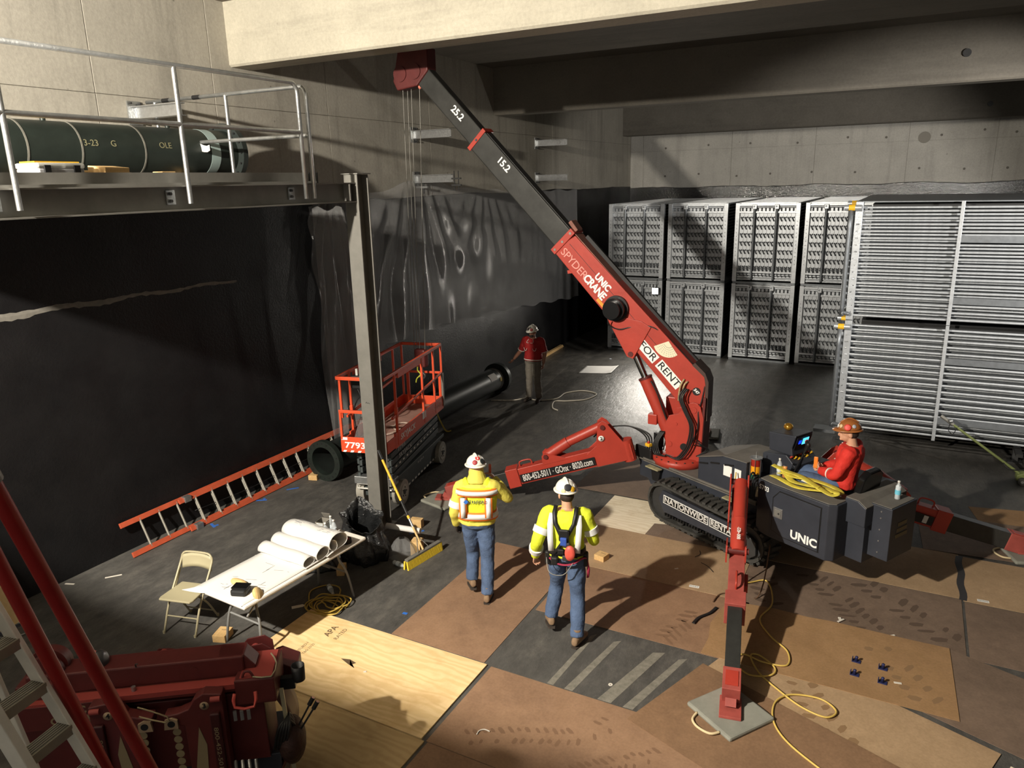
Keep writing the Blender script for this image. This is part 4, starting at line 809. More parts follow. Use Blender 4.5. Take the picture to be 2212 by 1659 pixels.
# ---------------------------------------------------------------- large tube bank on the right (two modules stacked)
tubes = {}
def bank(z0, h, lab):
    t = thing('tube_bank', lab, 'coil module', (0, 14.6, z0), 0, 'tube banks lying broadside on the right')
    x0, x1 = -0.96, 5.6
    po = B().box((x0+0.06, 0.05, h/2), (0.12, 0.14, h-0.01)).obj('end_post', 'zinc', t, bev=0.005)
    rr = random.Random(5)
    for k in range(16): B().tube((x0+0.06+rr.uniform(-0.03, 0.03), -0.022, 0.15+(h-0.3)*k/15), (x0+0.06+rr.uniform(-0.03, 0.03), -0.016, 0.15+(h-0.3)*k/15), 0.012, n=8).obj('plug', 'galv_bright', po)
    n = 17; dz = (h-0.14)/n
    if 'm' not in tubes:
        me = B().tube((x0+0.1, 0, 0), (x1, 0, 0), 0.021, n=10).mesh('coil_tube'); me.materials.append(MATS['zinc']); tubes['m'] = me; m2 = me.copy(); m2.materials.clear(); m2.materials.append(MATS['zinc_dark']); tubes['n'] = m2
    for r in range(3):
        for k in range(n):
            o = bpy.data.objects.new('coil_tube', tubes['m' if r < 2 else 'n']); COL.objects.link(o); o.parent = t  # deepest row takes a darker zinc, its shade put into the colour
            o.location = (0, 0.03+0.1*r, 0.09+dz*(k+0.5*(r % 2)) + 0.012*((k*7+r*3) % 3-1)*0.4); o.rotation_euler = (0, 0.0012*((k*5+r) % 5-2), 0)
    B().box(((x0+x1)/2+0.1, 2.4, h/2), (x1-x0-0.3, 4.0, h-0.1)).obj('dark_core', 'black', t)  # black box puts the shade between the tubes into its colour
    B().box(((x0+x1)/2, 2.4, h-0.01), (x1-x0, 4.6, 0.02)).obj('top_sheet', 'zinc_dark', t) if z0 > 2 else None
    for x in (0.65, 2.35, 4.05):
        st = B().box((x, -0.0, h/2), (0.055, 0.03, h)).obj('support_strip', 'zinc', t, bev=0.003)
    for z in ((0.38, 1.45) if z0 < 2 else (0.42, 1.45)):
        B().box((3.15, 0.005, z), (4.95, 0.012, 0.11)).obj('flat_bar', 'zinc_dark', t)
    # headers on the left end
    for y, zt, zb in ((-0.12, h-0.1, 0.05), (0.5, h-0.05, 0.05)):
        hp = B().path([(x0-0.07, y, zt), (x0-0.07, y, zb+0.18), (x0-0.05, y, zb+0.1), (x0+0.05, y+0.02, zb+0.07)], 0.036, 12, 4).obj('header_pipe', 'zinc_dark', t)
        B().tube((x0-0.17, y, zt), (x0+0.1, y, zt), 0.05, n=14).obj('header_tee', 'zinc', hp)
        B().tube((x0-0.1, y, zt), (x0-0.0, y, zt), 0.0515, n=14).obj('caution_label', 'yellow', hp)
    return t
bank(0.30, 2.07, 'lower tube bank of long horizontal galvanized tubes right of the crane operator'); bank(2.38, 2.07, 'upper tube bank of long horizontal galvanized tubes with yellow labelled headers')
t = thing('support_dunnage', 'low steel support legs under the large tube bank', 'support', (0, 14.6, 0))
for x in (-0.9, 1.93, 4.6):
    B().box((x, 0.3, 0.145), (0.09, 0.09, 0.29)).obj('leg', 'steel_dark', t); B().box((x, 3.8, 0.145), (0.09, 0.09, 0.29)).obj('leg', 'steel_dark', t); B().box((x, 2.0, 0.27), (0.1, 4.4, 0.05)).obj('cross_beam', 'steel_dark', t)
    B().box((x, 0.3, 0.01), (0.22, 0.22, 0.02)).obj('foot_plate', 'steel_dark', t)
B().box((-1.05, 0.25, 0.2), (0.6, 0.3, 0.06)).obj('end_tray', 'zinc_dark', t)
# ---------------------------------------------------------------- back-corner odds and ends
t = thing('lumber_plank', 'pale timber plank lying on the floor by the left wall near the coil stacks', 'plank', (-9.2, 19.7, 0), R(4))
B().box((0, 0, 0.02), (0.14, 1.75, 0.038)).obj('board', 'lumber', t, bev=0.003); B().box((0.02, -0.02, 0.058), (0.09, 1.7, 0.037)).obj('batten', 'lumber', t, bev=0.003)
def sheetp(u, v): return V(-7.5+0.82*u-0.1*v, 17.7+0.3*u+0.85*v, 0.006+0.05*max(0, u-0.75)**2*8+0.03*max(0, 0.2-v)*math.sin(3*u))
o = B().grid(sheetp, 14, 12).obj('drawing_sheet', 'paper', None, solid=0.002); tag(o, 'white drawing sheet lying alone on the shiny floor in front of the coil stacks', 'paper')
rr = random.Random(11)
for i in range(4):
    x, y = -7.3+0.6*i, (19.6, 19.9, 19.2, 20.1)[i]
    o = B().box((0, 0, 0.002), (rr.uniform(0.04, 0.1), rr.uniform(0.02, 0.05), 0.003)).obj('paper_scrap', mat('scrap_pale', S(196, 206, 220), 0.7)); o.location = (x, y, 0); o.rotation_euler = (0, 0, rr.uniform(0, 3)); tag(o, ('leftmost', 'second', 'third', 'rightmost')[i]+' tiny pale scrap on the floor in front of the coil stacks', 'scrap', 'scraps before the coil stacks')
# pallet jack or floor jack on the right
t = thing('floor_jack', 'olive green wheeled floor jack with a long handle before the tube bank', 'floor jack', (1.95, 13.85, 0))
mat('olive', S(112, 122, 70), 0.55, 0, 0.15, 6)
B().tube((-0.06, -0.02, 0.16), (-1.16, 0.22, 0.86), 0.021, n=12).obj('handle', 'olive', t); B().tube((-1.05, 0.195, 0.79), (-1.25, 0.24, 0.915), 0.03, n=12).obj('grip', 'steel_grey', t)
B().path([(-1.1, 0.2, 0.83), (-1.12, 0.1, 0.72), (-1.05, 0.1, 0.66), (-1.0, 0.16, 0.76)], 0.006, 6, 5).obj('cord_loop', 'black', t); B().ell((-1.1, 0.17, 0.86), (0.04, 0.04, 0.035)).obj('valve_knob', 'galv', t)
B().prism([(-0.1, 0.05), (0.7, 0.05), (0.7, 0.14), (0.3, 0.2), (0.05, 0.22), (-0.1, 0.14)], plane_m((0, 0.12, 0), NX, NZ), 0.2).obj('body', 'olive', t, bev=0.01)
for x, y in ((-0.02, -0.12), (-0.02, 0.16), (0.62, -0.12), (0.62, 0.16)):
    w = B().tube((x, y-0.03, 0.06), (x, y+0.03, 0.06), 0.06, n=18).obj('wheel', 'rubber', t); B().tube((x, y-0.036, 0.06), (x, y+0.036, 0.06), 0.022, n=10).obj('hub', 'galv', w)
B().path([(-0.3, 0.0, 0.3), (-0.2, -0.05, 0.22), (0.0, -0.05, 0.24), (0.4, 0.0, 0.24)], 0.009, 6, 5).obj('air_hose', 'hose', t)
# ================================================================ orange scissor lift
lf = thing('scissor_lift', 'orange and grey scissor lift parked behind the steel column', 'scissor lift', (-7.29, 9.53, 0), R(13.6))
W2, L2 = 0.37, 1.25
mat('lift_grey', S(66, 72, 72), 0.5, 0, 0.15, 5); mat('tyre_grey', S(150, 146, 136), 0.8, 0, 0.15, 8, 0.3, 30)
ch = B().span((-0.3, -0.85, 0.14), (0.3, 1.22, 0.46)).obj('chassis', 'lift_grey', lf, bev=0.012)
for k in range(14): B().box((0.302, -0.75+0.14*k, 0.17), (0.004, 0.07, 0.03)).obj('hazard_mark', 'white_paint', ch)
B().span((-0.34, -0.95, 0.44), (0.34, 1.3, 0.5)).obj('chassis_top', 'lift_grey', ch, bev=0.006)
B().span((-0.34, -1.0, 0.40), (0.34, -0.84, 0.52)).obj('step', 'galv', ch, bev=0.008)
for x in (-0.2, 0.2):
    B().path([(x-0.1, -0.98, 0.32), (x+0.1, -0.98, 0.32), (x+0.1, -0.98, 0.40), (x-0.1, -0.98, 0.40)], 0.015, 8, 0, True).obj('step_loop', 'white_paint', ch)
for sx, y in ((-1, -0.72), (1, -0.72), (-1, 1.1), (1, 1.1)):
    w = B().tube((sx*0.24, y, 0.2), (sx*0.37, y, 0.2), 0.2, n=32).obj('wheel', 'tyre_grey', lf, bev=0.02)
    B().tube((sx*0.37, y, 0.2), (sx*0.376, y, 0.2), 0.13, n=24).obj('rim', mat('rim_grey', S(172, 168, 158), 0.6), w); B().tube((sx*0.376, y, 0.2), (sx*0.386, y, 0.2), 0.04, n=14).obj('hub', 'steel_dark', w)
    for k in range(5): B().tube((sx*0.376, y+0.075*math.cos(k*1.257), 0.2+0.075*math.sin(k*1.257)), (sx*0.384, y+0.075*math.cos(k*1.257), 0.2+0.075*math.sin(k*1.257)), 0.012, n=6).obj('lug_nut', 'steel_dark', w)
for j in range(4):
    z0, z1 = 0.52+0.115*j, 0.61+0.115*j
    for sx in (-0.27, 0.27):
        B().bar((sx, -0.95, z0), (sx, 1.15, z1), 0.04, 0.085).obj('scissor_arm', 'lift_grey', lf, bev=0.004); B().bar((sx*0.84, 1.15, z0), (sx*0.84, -0.95, z1), 0.04, 0.085).obj('scissor_arm', 'lift_grey', lf, bev=0.004)
B().span((-0.2, -0.6, 0.5), (0.2, 0.9, 0.98)).obj('lift_core', 'black', lf)
for x in (0.1, -0.12): B().box((x, -0.78, 0.62), (0.16, 0.12, 0.18)).obj('hydraulic_block', 'black', lf, bev=0.02)
# platform
pf = B().span((-W2, -L2, 1.03), (W2, L2, 1.06)).obj('platform_deck', mat('deck_pink', S(150, 116, 104), 0.7, 0, 0.2, 5), lf)
for sx in (-1, 1): B().span((sx*W2-0.012, -L2+0.3, 1.0), (sx*W2+0.012, L2, 1.24)).obj('side_panel', 'orange_lift', lf, bev=0.004)
for sx in (-1, 1): B().span((sx*W2-0.01, -L2, 1.02), (sx*W2+0.01, -L2+0.32, 1.2)).obj('extension_panel', 'orange_lift', lf, bev=0.004)
fp = B().span((-W2, -L2-0.012, 1.02), (W2, -L2+0.012, 1.26)).obj('end_panel', 'orange_lift', lf, bev=0.004)
B().span((-W2, L2-0.012, 1.06), (W2, L2+0.012, 1.22)).obj('end_panel', 'orange_lift', lf, bev=0.004)
text('7793', 0.13, 'white_ink', plane_m((-0.14, -L2-0.014, 1.13), NX, NZ), fp, bold=0.003, width=0.33)
for k in range(6): B().prism([(0, 0), (0.05, 0), (0.07, 0.03), (0.02, 0.03)], plane_m((-W2+0.02+0.12*k, -L2-0.0125, 1.022), NX, NZ), 0.002).obj('hazard_stripe', 'white_ink', fp)
B().box((-W2+0.06, -L2-0.014, 1.235), (0.1, 0.004, 0.04)).obj('label_sticker', 'white_ink', fp); B().box((W2-0.06, -L2-0.014, 1.13), (0.1, 0.004, 0.12)).obj('label_sticker', 'white_ink', fp)
sp_ = [o for o in lf.children if o.name.startswith('side_panel')][1]
text('SKYJACK', 0.13, 'white_ink', plane_m((W2+0.014, -0.45, 1.12), (0, 1, 0), NZ), sp_, bold=0.002, shear=0.2, width=0.62)
text('SJ3219', 0.1, mat('faded_white', S(200, 150, 130), 0.7), plane_m((W2+0.014, 0.95, 1.12), (0, 1, 0), NZ), sp_, width=0.34)
B().box((W2+0.015, 0.28, 1.17), (0.004, 0.16, 0.12)).obj('label_sticker', 'white_ink', sp_)
for s, y, z, sz, w in (('7793', -0.55, 0.9, 0.09, 0.3), ('SKYJACK', -0.4, 0.78, 0.1, 0.55), ('apache', 0.62, 0.83, 0.08, 0.36), ('SKYJACK', 0.2, 0.40, 0.06, 0.3)):
    text(s, sz, mat('grey_ink', S(180, 182, 180), 0.6), plane_m((0.3 if z > 0.5 else 0.308, y, z), (0, 1, 0), NZ), lf, bold=0.001, width=w)
for k in range(12): B().box((0.296, -0.8+0.155*k, 0.66+0.005*k), (0.006, 0.06, 0.025)).obj('hazard_mark', 'white_paint', lf)
# rails
def post(x, y, z0, z1, w=0.035): return B().box((x, y, (z0+z1)/2), (w, w, z1-z0)).obj('rail_post', 'orange_lift', lf, bev=0.005)
ZT = 2.17
for sx in (-1, 1):
    B().bar((sx*W2, -L2, ZT), (sx*W2, L2, ZT), 0.04, 0.05).obj('top_rail', 'orange_lift', lf, bev=0.006)
    B().bar((sx*W2, -L2+0.25, 1.50), (sx*W2, L2, 1.66), 0.03, 0.04).obj('mid_rail', 'orange_lift', lf, bev=0.005)
    for y in (-L2+0.12, -L2+0.42, 0.3, L2-0.4, L2): post(sx*W2, y, 1.03, ZT) if y != -L2+0.12 else post(sx*(W2-0.04), -L2+0.02, 1.55, ZT)
    B().span((sx*W2-0.01, -0.7, 2.06), (sx*W2+0.01, 0.35, 2.15)).obj('rail_plate', 'orange_lift', lf)
    post(sx*(W2-0.02), -L2, 1.22, 1.66)
for y in (-L2, L2): B().bar((-W2, y, ZT), (W2, y, ZT), 0.04, 0.05).obj('top_rail', 'orange_lift', lf, bev=0.006)
B().bar((-W2, L2, 1.66), (W2, L2, 1.66), 0.03, 0.04).obj('mid_rail', 'orange_lift', lf, bev=0.005)
B().bar((-W2, -L2, 1.66), (W2, -L2, 1.66), 0.035, 0.045).obj('gate_bar', 'orange_lift', lf, bev=0.005)
for x in (-W2+0.1, W2-0.03): post(x, L2-0.01, 1.06, 1.66, 0.05)
for sx in (-1, 1): B().box((sx*W2, -L2+0.42, 1.55), (0.05, 0.05, 0.16)).obj('rail_socket', 'orange_lift', lf, bev=0.006)
B().box((W2, L2, 1.35), (0.06, 0.05, 0.6)).obj('battery_plate', 'steel_grey', lf)
# control box, clutter in the basket (each its own thing)
cb2 = B().box((-W2+0.14, -L2+0.4, 2.02), (0.16, 0.14, 0.2)).obj('control_box', 'black', lf, bev=0.015); B().tube((-W2+0.14, -L2+0.4, 2.12), (-W2+0.14, -L2+0.4, 2.22), 0.02).obj('joystick', 'white_paint', cb2)
B().path([(-W2+0.12, -L2+0.4, 1.92), (-W2+0.18, -L2+0.38, 1.8), (-W2+0.1, -L2+0.4, 1.7), (-W2+0.03, -L2+0.42, 1.5), (-W2+0.05, -L2+0.45, 1.1)], 0.008, 6, 5).obj('control_cable', 'black', lf)
lm = Matrix.Translation((-7.29, 9.53, 0)) @ Matrix.Rotation(R(13.6), 4, 'Z')
rr = random.Random(4)
for k, (x, y, r) in enumerate(((0.0, -0.35, 0.14), (0.12, -0.1, 0.11))):
    pts = [lm @ V(x+r*(1+0.2*math.sin(3*i))*math.cos(i*0.7), y+r*1.6*math.sin(i*0.7), 1.075+0.004*(i % 5)) for i in range(24)]
    o = B().path(pts, 0.008, 6, 3).obj('electric_cable', mat('cable_dusty', S(178, 160, 146), 0.7)); tag(o, ('coil of dusty cable on the scissor lift deck', 'smaller loop of dusty cable farther back on the scissor lift deck')[k], 'cable')
o = B().lathe([(0.05, 0), (0.055, 0.02), (0.055, 0.18), (0.04, 0.2)], 16, lm @ Matrix.Translation((-0.1, -1.05, 1.115)) @ Matrix.Rotation(R(90), 4, 'Y')).obj('brass_fitting', mat('brass', S(176, 150, 84), 0.35, 0.6)); tag(o, 'brass coloured can lying behind the front panel of the scissor lift', 'can')
o = B().path([lm @ V(0.05, 0.95, 1.85), lm @ V(0.02, 1.0, 1.75), lm @ V(0.08, 0.98, 1.68), lm @ V(0.0, 1.0, 1.6), lm @ V(-0.03, 1.02, 1.52)], 0.012, 6, 5).obj('lanyard', mat('lime_strap', S(196, 206, 70), 0.6)); tag(o, 'yellow green lanyard hanging at the far end of the scissor lift basket', 'lanyard')
o = B().grid(lambda u, v: lm @ V(-0.3+0.34*u, -1.0+0.04*math.sin(8*u)+0.25*v, 1.1+0.45*v*(0.6+0.4*math.sin(5*u))), 12, 8).obj('plastic_bag', 'poly_film'); tag(o, 'crumpled clear plastic inside the near corner of the lift basket', 'plastic bag')
# ================================================================ people
mat('skin', S(196, 148, 120), 0.55, 0, 0.06, 12); mat('skin_tan', S(150, 106, 84), 0.55)
mat('denim', S(74, 92, 122), 0.85, 0, 0.22, 7, 0.3, 60); mat('denim_dark', S(44, 50, 68), 0.85, 0, 0.2, 7, 0.3, 60)
mat('hivis', S(212, 222, 52), 0.75, 0, 0.06, 6, 0.3, 25); mat('hivis_dull', S(208, 196, 84), 0.8, 0, 0.08, 6, 0.3, 25); mat('hivis_orange', S(236, 120, 40), 0.7); mat('reflective', S(222, 222, 220), 0.45)
mat('red_shirt', S(198, 44, 34), 0.8, 0, 0.08, 6, 0.35, 22); mat('red_shirt_dark', S(150, 26, 26), 0.8, 0, 0.1, 6, 0.3, 22); mat('grey_trousers', S(112, 106, 96), 0.85, 0, 0.12, 6, 0.3, 30)
mat('boot_tan', S(128, 104, 80), 0.8, 0, 0.15, 9); mat('boot_sole', S(60, 52, 46), 0.8); mat('hair_dark', S(46, 34, 28), 0.7, 0, 0.2, 40); mat('helmet_white', S(226, 222, 210), 0.35); mat('helmet_brown', S(150, 92, 48), 0.35, 0, 0.15, 5)
mat('glove_dark', S(44, 36, 32), 0.85)
def remesh(o, vox, sm=6):
    q = o.modifiers.new('remesh', 'REMESH'); q.mode = 'VOXEL'; q.voxel_size = vox; q.use_smooth_shade = True
    q = o.modifiers.new('smooth', 'SMOOTH'); q.iterations = sm; q.factor = 0.5
    return o
CLOUD = bpy.data.textures.new('folds', 'CLOUDS'); CLOUD.noise_scale = 0.09; CLOUD.noise_depth = 2
def folds(o, k=0.018):
    q = o.modifiers.new('folds', 'DISPLACE'); q.texture = CLOUD; q.strength = k; q.mid_level = 0.5; q.texture_coords = 'LOCAL'; return o
def sring(c, x, y, rx, ry, n=22):
    out = []
    for i in range(n):
        a = 2*math.pi*i/n; ca, sa = math.cos(a), math.sin(a); k = (abs(ca)**2.5+abs(sa)**2.5)**(-1/2.5); out.append(Vector(c)+x*rx*ca*k+y*ry*sa*k)
    return out
def limb(bm, pts, rad, grow=0.0, n=14, k=5):
    P = spline([Vector(p) for p in pts], k); m = len(rad)-1
    def rr(t): t *= m; i = min(int(t), m-1); f = t-i; f = f*f*(3-2*f); return rad[i]+(rad[i+1]-rad[i])*f+grow
    bm.path(P, rr, n)
class Fig:
    def __init__(s, J, hscale=1.0): s.J = {k: Vector(v) for k, v in J.items()}
    def torso(s, bm, grow=0.0, lo=0.0, hi=1.0, build=1.0):
        J = s.J; pel, nk = J['pelvis'], J['neck']; lat0 = (J['hipR']-J['hipL']).normalized(); lat1 = (J['shR']-J['shL']).normalized()
        prof = [(-0.10, 0.125, 0.105), (0.0, 0.175, 0.125), (0.10, 0.178, 0.122), (0.28, 0.158, 0.108), (0.5, 0.172, 0.118), (0.72, 0.192, 0.128), (0.88, 0.185, 0.115), (0.97, 0.13, 0.085), (1.03, 0.062, 0.062)]
        chest = J.get('chest', pel.lerp(nk, 0.6)); rings = []
        for t, rx, ry in prof:
            if t < lo-1e-6 or t > hi+1e-6: continue
            c = pel*(1-t)*(1-t)+chest*2*t*(1-t)+nk*t*t if 0 <= t <= 1 else (pel+(pel-chest).normalized()*(-t)*0.5 if t < 0 else nk+(nk-chest).normalized()*(t-1)*0.5)
            lat = lat0.lerp(lat1, max(0, min(1, t))).normalized(); up = (nk-pel).normalized(); fw = up.cross(lat).normalized()
            rings.append(sring(c, lat, fw, rx*build+grow, ry*build+grow))
        bm.loft(rings)
    def arm(s, bm, sd, grow=0.0, upto=1.0, r=(0.068, 0.06, 0.048, 0.044, 0.03)):
        J = s.J; a, e, w = J['sh'+sd], J['el'+sd], J['wr'+sd]; full = [a, a.lerp(e, 0.5), e, e.lerp(w, 0.5), w]
        n = 5 if upto >= 1 else (3 if upto <= 0.5 else 4); limb(bm, [J['neck'].lerp(a, 0.7)-V(0, 0, 0.05)]+full[:n], (0.07,)+r[:n], grow)
    def leg(s, bm, sd, grow=0.0, end=1.0, r=(0.095, 0.085, 0.062, 0.058, 0.045)):
        J = s.J; a, k, f = J['hip'+sd], J['kn'+sd], J['an'+sd]; limb(bm, [a+V(0, 0, 0.05), a.lerp(k, 0.5), k, k.lerp(f, 0.45), f], r, grow)
    def hand(s, bm, sd, curl=0.5, thumb=None):
        J = s.J; w, e = J['wr'+sd], J['el'+sd]; d = (J['hd'+sd]-w).normalized() if 'hd'+sd in J else (w-e).normalized()
        side = J.get('pn'+sd, Vector((0, 1, 0))); side = (side-d*side.dot(d)).normalized(); pn = d.cross(side)
        bm.ell(w+d*0.045, (0.018, 0.042, 0.055), Matrix((pn, side, d)).transposed(), 12, 8)
        for i, (o, l) in enumerate(((-0.034, 0.06), (-0.011, 0.075), (0.012, 0.08), (0.035, 0.068))):
            b0 = w+d*0.085+side*o; c1 = b0+(d*math.cos(curl)+pn*math.sin(curl))*l*0.5; c2 = c1+(d*math.cos(curl*2.2)+pn*math.sin(curl*2.2))*l*0.5
            bm.path([w+d*0.06+side*o, b0, c1, c2], lambda t: 0.010-0.003*t, 8, 3)
        b0 = w+d*0.03+side*0.035; bm.path([w+d*0.02+side*0.02, b0+side*0.02+d*0.02, b0+side*0.032+d*0.045+pn*0.015, b0+side*0.03+d*0.068+pn*0.02], lambda t: 0.012-0.003*t, 8, 3)
    def head(s, bm):
        J = s.J; c = J['head']; f = s.face(); u = s.hup(); l = f.cross(u); M = Matrix((l, f, u)).transposed()
        bm.ell(c+u*0.02, (0.076, 0.095, 0.105), M, 22, 16); bm.ell(c+f*0.028-u*0.055, (0.056, 0.066, 0.066), M, 18, 12)
        bm.ell(c+f*0.088-u*0.085, (0.026, 0.02, 0.02), M); bm.path([c+f*0.088+u*0.012, c+f*0.105-u*0.012, c+f*0.117-u*0.032, c+f*0.094-u*0.042], lambda t: 0.009+0.006*t, 8, 3)
        for sg in (-1, 1): bm.ell(c+l*sg*0.078-u*0.02-f*0.008, (0.012, 0.022, 0.034), M); bm.ell(c+l*sg*0.03+f*0.082+u*0.022, (0.024, 0.012, 0.008), M)
        bm.ell(c+f*0.093-u*0.062, (0.024, 0.009, 0.008), M)
        limb(bm, [J['neck']-V(0, 0, 0.04), J['neck'].lerp(c, 0.35), c-u*0.05-f*0.01], (0.062, 0.056, 0.054))
    def face(s): return s.J['face'].normalized()
    def hup(s):
        f = s.face(); u = s.J.get('hup', Vector((0, 0, 1))); return (u-f*u.dot(f)).normalized()
    def M(s): f = s.face(); u = s.hup(); return Matrix((f.cross(u), f, u)).transposed()
STAND = dict(pelvis=(0, 0, 0.98), neck=(0, -0.01, 1.50), head=(0, 0.03, 1.64), face=(0, 1, -0.05), hipL=(-0.095, 0, 0.93), hipR=(0.095, 0, 0.93), knL=(-0.1, 0.02, 0.50), knR=(0.1, 0.02, 0.50), anL=(-0.11, -0.02, 0.10), anR=(0.11, -0.02, 0.10),
             shL=(-0.185, -0.01, 1.44), shR=(0.185, -0.01, 1.44), elL=(-0.25, -0.02, 1.15), elR=(0.25, -0.02, 1.15), wrL=(-0.27, 0.06, 0.90), wrR=(0.27, 0.06, 0.90), toeL=(-0.12, 1, 0), toeR=(0.12, 1, 0))
def boots(F, par, mt='boot_tan'):
    for sd in 'LR':
        a = F.J['an'+sd]; t = F.J['toe'+sd].normalized(); x = t.cross(V(0, 0, 1)).normalized(); u = x.cross(t).normalized(); hgt = F.J.get('lift'+sd, V(0, 0, 0)).x
        bm = B(); so = a.copy(); so = a-u*0.085
        limb(bm, [a+u*0.10, a+u*0.02, a-u*0.03+t*0.01], (0.052, 0.05, 0.048))
        rings = [sring(so+t*o+u*h, x, u, rx, ry, 16) for o, rx, ry, h in ((-0.085, 0.025, 0.025, 0.035), (-0.07, 0.038, 0.045, 0.048), (0.0, 0.043, 0.055, 0.055), (0.08, 0.047, 0.042, 0.044), (0.14, 0.05, 0.034, 0.036), (0.19, 0.038, 0.026, 0.028), (0.205, 0.015, 0.015, 0.022))]
        bm.loft(rings); b_ = remesh(bm.obj('boot', mt, par), 0.01, 3)
        sl = B(); pts = [(-0.085, 0.03), (-0.05, 0.043), (0.02, 0.042), (0.1, 0.05), (0.16, 0.048), (0.205, 0.025)]
        poly = [(o, w) for o, w in pts]+[(o, -w) for o, w in pts[::-1]]
        sl.prism(poly, plane_m(so-u*0.012, t, x), 0.02 if True else 0); sl.obj('sole', 'boot_sole', b_)
def helmet(F, par, m, back=False, stick=()):
    c = F.J['head']; Mh = F.M(); f = F.face(); u = F.hup(); l = f.cross(u); c0 = c+u*0.045
    bm = B(); n = 24; rings = []
    for k in range(9):
        th = R(90*k/8); r = math.cos(th); z = math.sin(th); rings.append([c0+l*0.112*r*math.cos(2*math.pi*i/n)+f*0.135*r*math.sin(2*math.pi*i/n)+u*0.115*z for i in range(n)])
    bm.loft(rings); h = bm.obj('hard_hat', m, par)
    bm = B(); fb = -f if back else f; rr_ = [(0.113, 0.136, 0.004), (0.128, 0.156, -0.008), (0.126, 0.154, -0.016), (0.11, 0.132, -0.006)]
    rings = [[c0+l*a*math.cos(2*math.pi*i/n)+f*b_*math.sin(2*math.pi*i/n)+fb*max(0, math.sin(2*math.pi*i/n)*(1 if not back else -1))*(0.035 if a > 0.12 else 0)+u*z for i in range(n)] for a, b_, z in rr_]
    bm.loft(rings, False); bm.obj('brim', m, h)
    B().path([c0+u*0.117-f*0.10+u*-0.04, c0+u*0.121-f*0.03, c0+u*0.121+f*0.03, c0+u*0.08+f*0.10], 0.009, 8, 4).obj('crown_ridge', m, h)
    for (al, el, r, col) in stick:
        d = (l*math.sin(R(al))*math.cos(R(el))*0.112+f*math.cos(R(al))*math.cos(R(el))*0.135+u*math.sin(R(el))*0.115); nn = (l*math.sin(R(al))*math.cos(R(el))+f*math.cos(R(al))*math.cos(R(el))+u*math.sin(R(el))).normalized()
        B().ell(c0+d*1.0, (r, r, 0.006), Matrix((frame(nn)[0], frame(nn)[1], nn)).transposed(), 12, 6).obj('sticker', mat('stick_%d_%d_%d' % col, S(*col), 0.5), h)
    return h
def band(F, m, par, t0, t1, grow, name='reflective_band'):
    J = F.J; bm = B(); prof = [(0.0, 0.175, 0.125), (0.10, 0.178, 0.122), (0.28, 0.158, 0.108), (0.5, 0.172, 0.118), (0.72, 0.192, 0.128), (0.88, 0.185, 0.115)]
    pel, nk = J['pelvis'], J['neck']; ch_ = J.get('chest', pel.lerp(nk, 0.6)); rings = []
    for t in (t0, t0, t1, t1):
        rx = interp([(a, b_) for a, b_, c in prof], t); ry = interp([(a, c) for a, b_, c in prof], t); c = pel*(1-t)**2+ch_*2*t*(1-t)+nk*t*t
        lat = (J['hipR']-J['hipL']).normalized().lerp((J['shR']-J['shL']).normalized(), t).normalized(); fw = (nk-pel).normalized().cross(lat).normalized(); g = grow if len(rings) in (1, 2) else grow-0.012
        rings.append(sring(c, lat, fw, rx+g, ry+g))
    bm.loft(rings, False); return bm.obj(name, m, par)
def armband(F, sd, f0, f1, m, par, r, lower=False):
    J = F.J; a, b_ = (J['el'+sd], J['wr'+sd]) if lower else (J['sh'+sd], J['el'+sd]); return B().tube(a.lerp(b_, f0), a.lerp(b_, f1), r, r*0.97, 18).obj('reflective_band', m, par)
def build(name_label, cat, loc, rz, J, top, bottom, long_sleeve=True, skin='skin', shirt_grow=0.022, hands=True, curl=(0.5, 0.5), gloves=None, build_=1.0, seated=False):
    Jn = dict(STAND); Jn.update(J); F = Fig(Jn); t = thing('person', name_label, cat, loc, rz)
    bm = B(); F.torso(bm, -0.006, build=build_); F.head(bm)
    for sd in 'LR': F.arm(bm, sd); F.leg(bm, sd, -0.008)
    for i, sd in enumerate('LR'): F.hand(bm, sd, curl[i])
    body = remesh(bm.obj('body', skin, t), 0.0075, 3)
    bm = B(); F.torso(bm, shirt_grow, lo=0.0, hi=0.97, build=build_)
    for sd in 'LR': F.arm(bm, sd, shirt_grow*0.8, 1.0 if long_sleeve else 0.5)
    sh = folds(remesh(bm.obj('shirt', top, t), 0.012, 4))
    bm = B(); F.torso(bm, 0.014, lo=-0.1, hi=0.12, build=build_)
    for sd in 'LR': F.leg(bm, sd, 0.014, r=(0.095, 0.086, 0.068, 0.068, 0.062))
    tr_ = folds(remesh(bm.obj('trousers', bottom, t), 0.012, 4), 0.02)
    if gloves:
        for sd in gloves:
            bm = B(); J_ = F.J; F.hand(bm, sd, curl['LR'.index(sd)]); g = remesh(bm.obj('glove', 'glove_dark', t), 0.008, 2); s_ = g.modifiers.new('d', 'DISPLACE'); s_.strength = 0.006; s_.mid_level = 0
    return t, F, sh, tr_
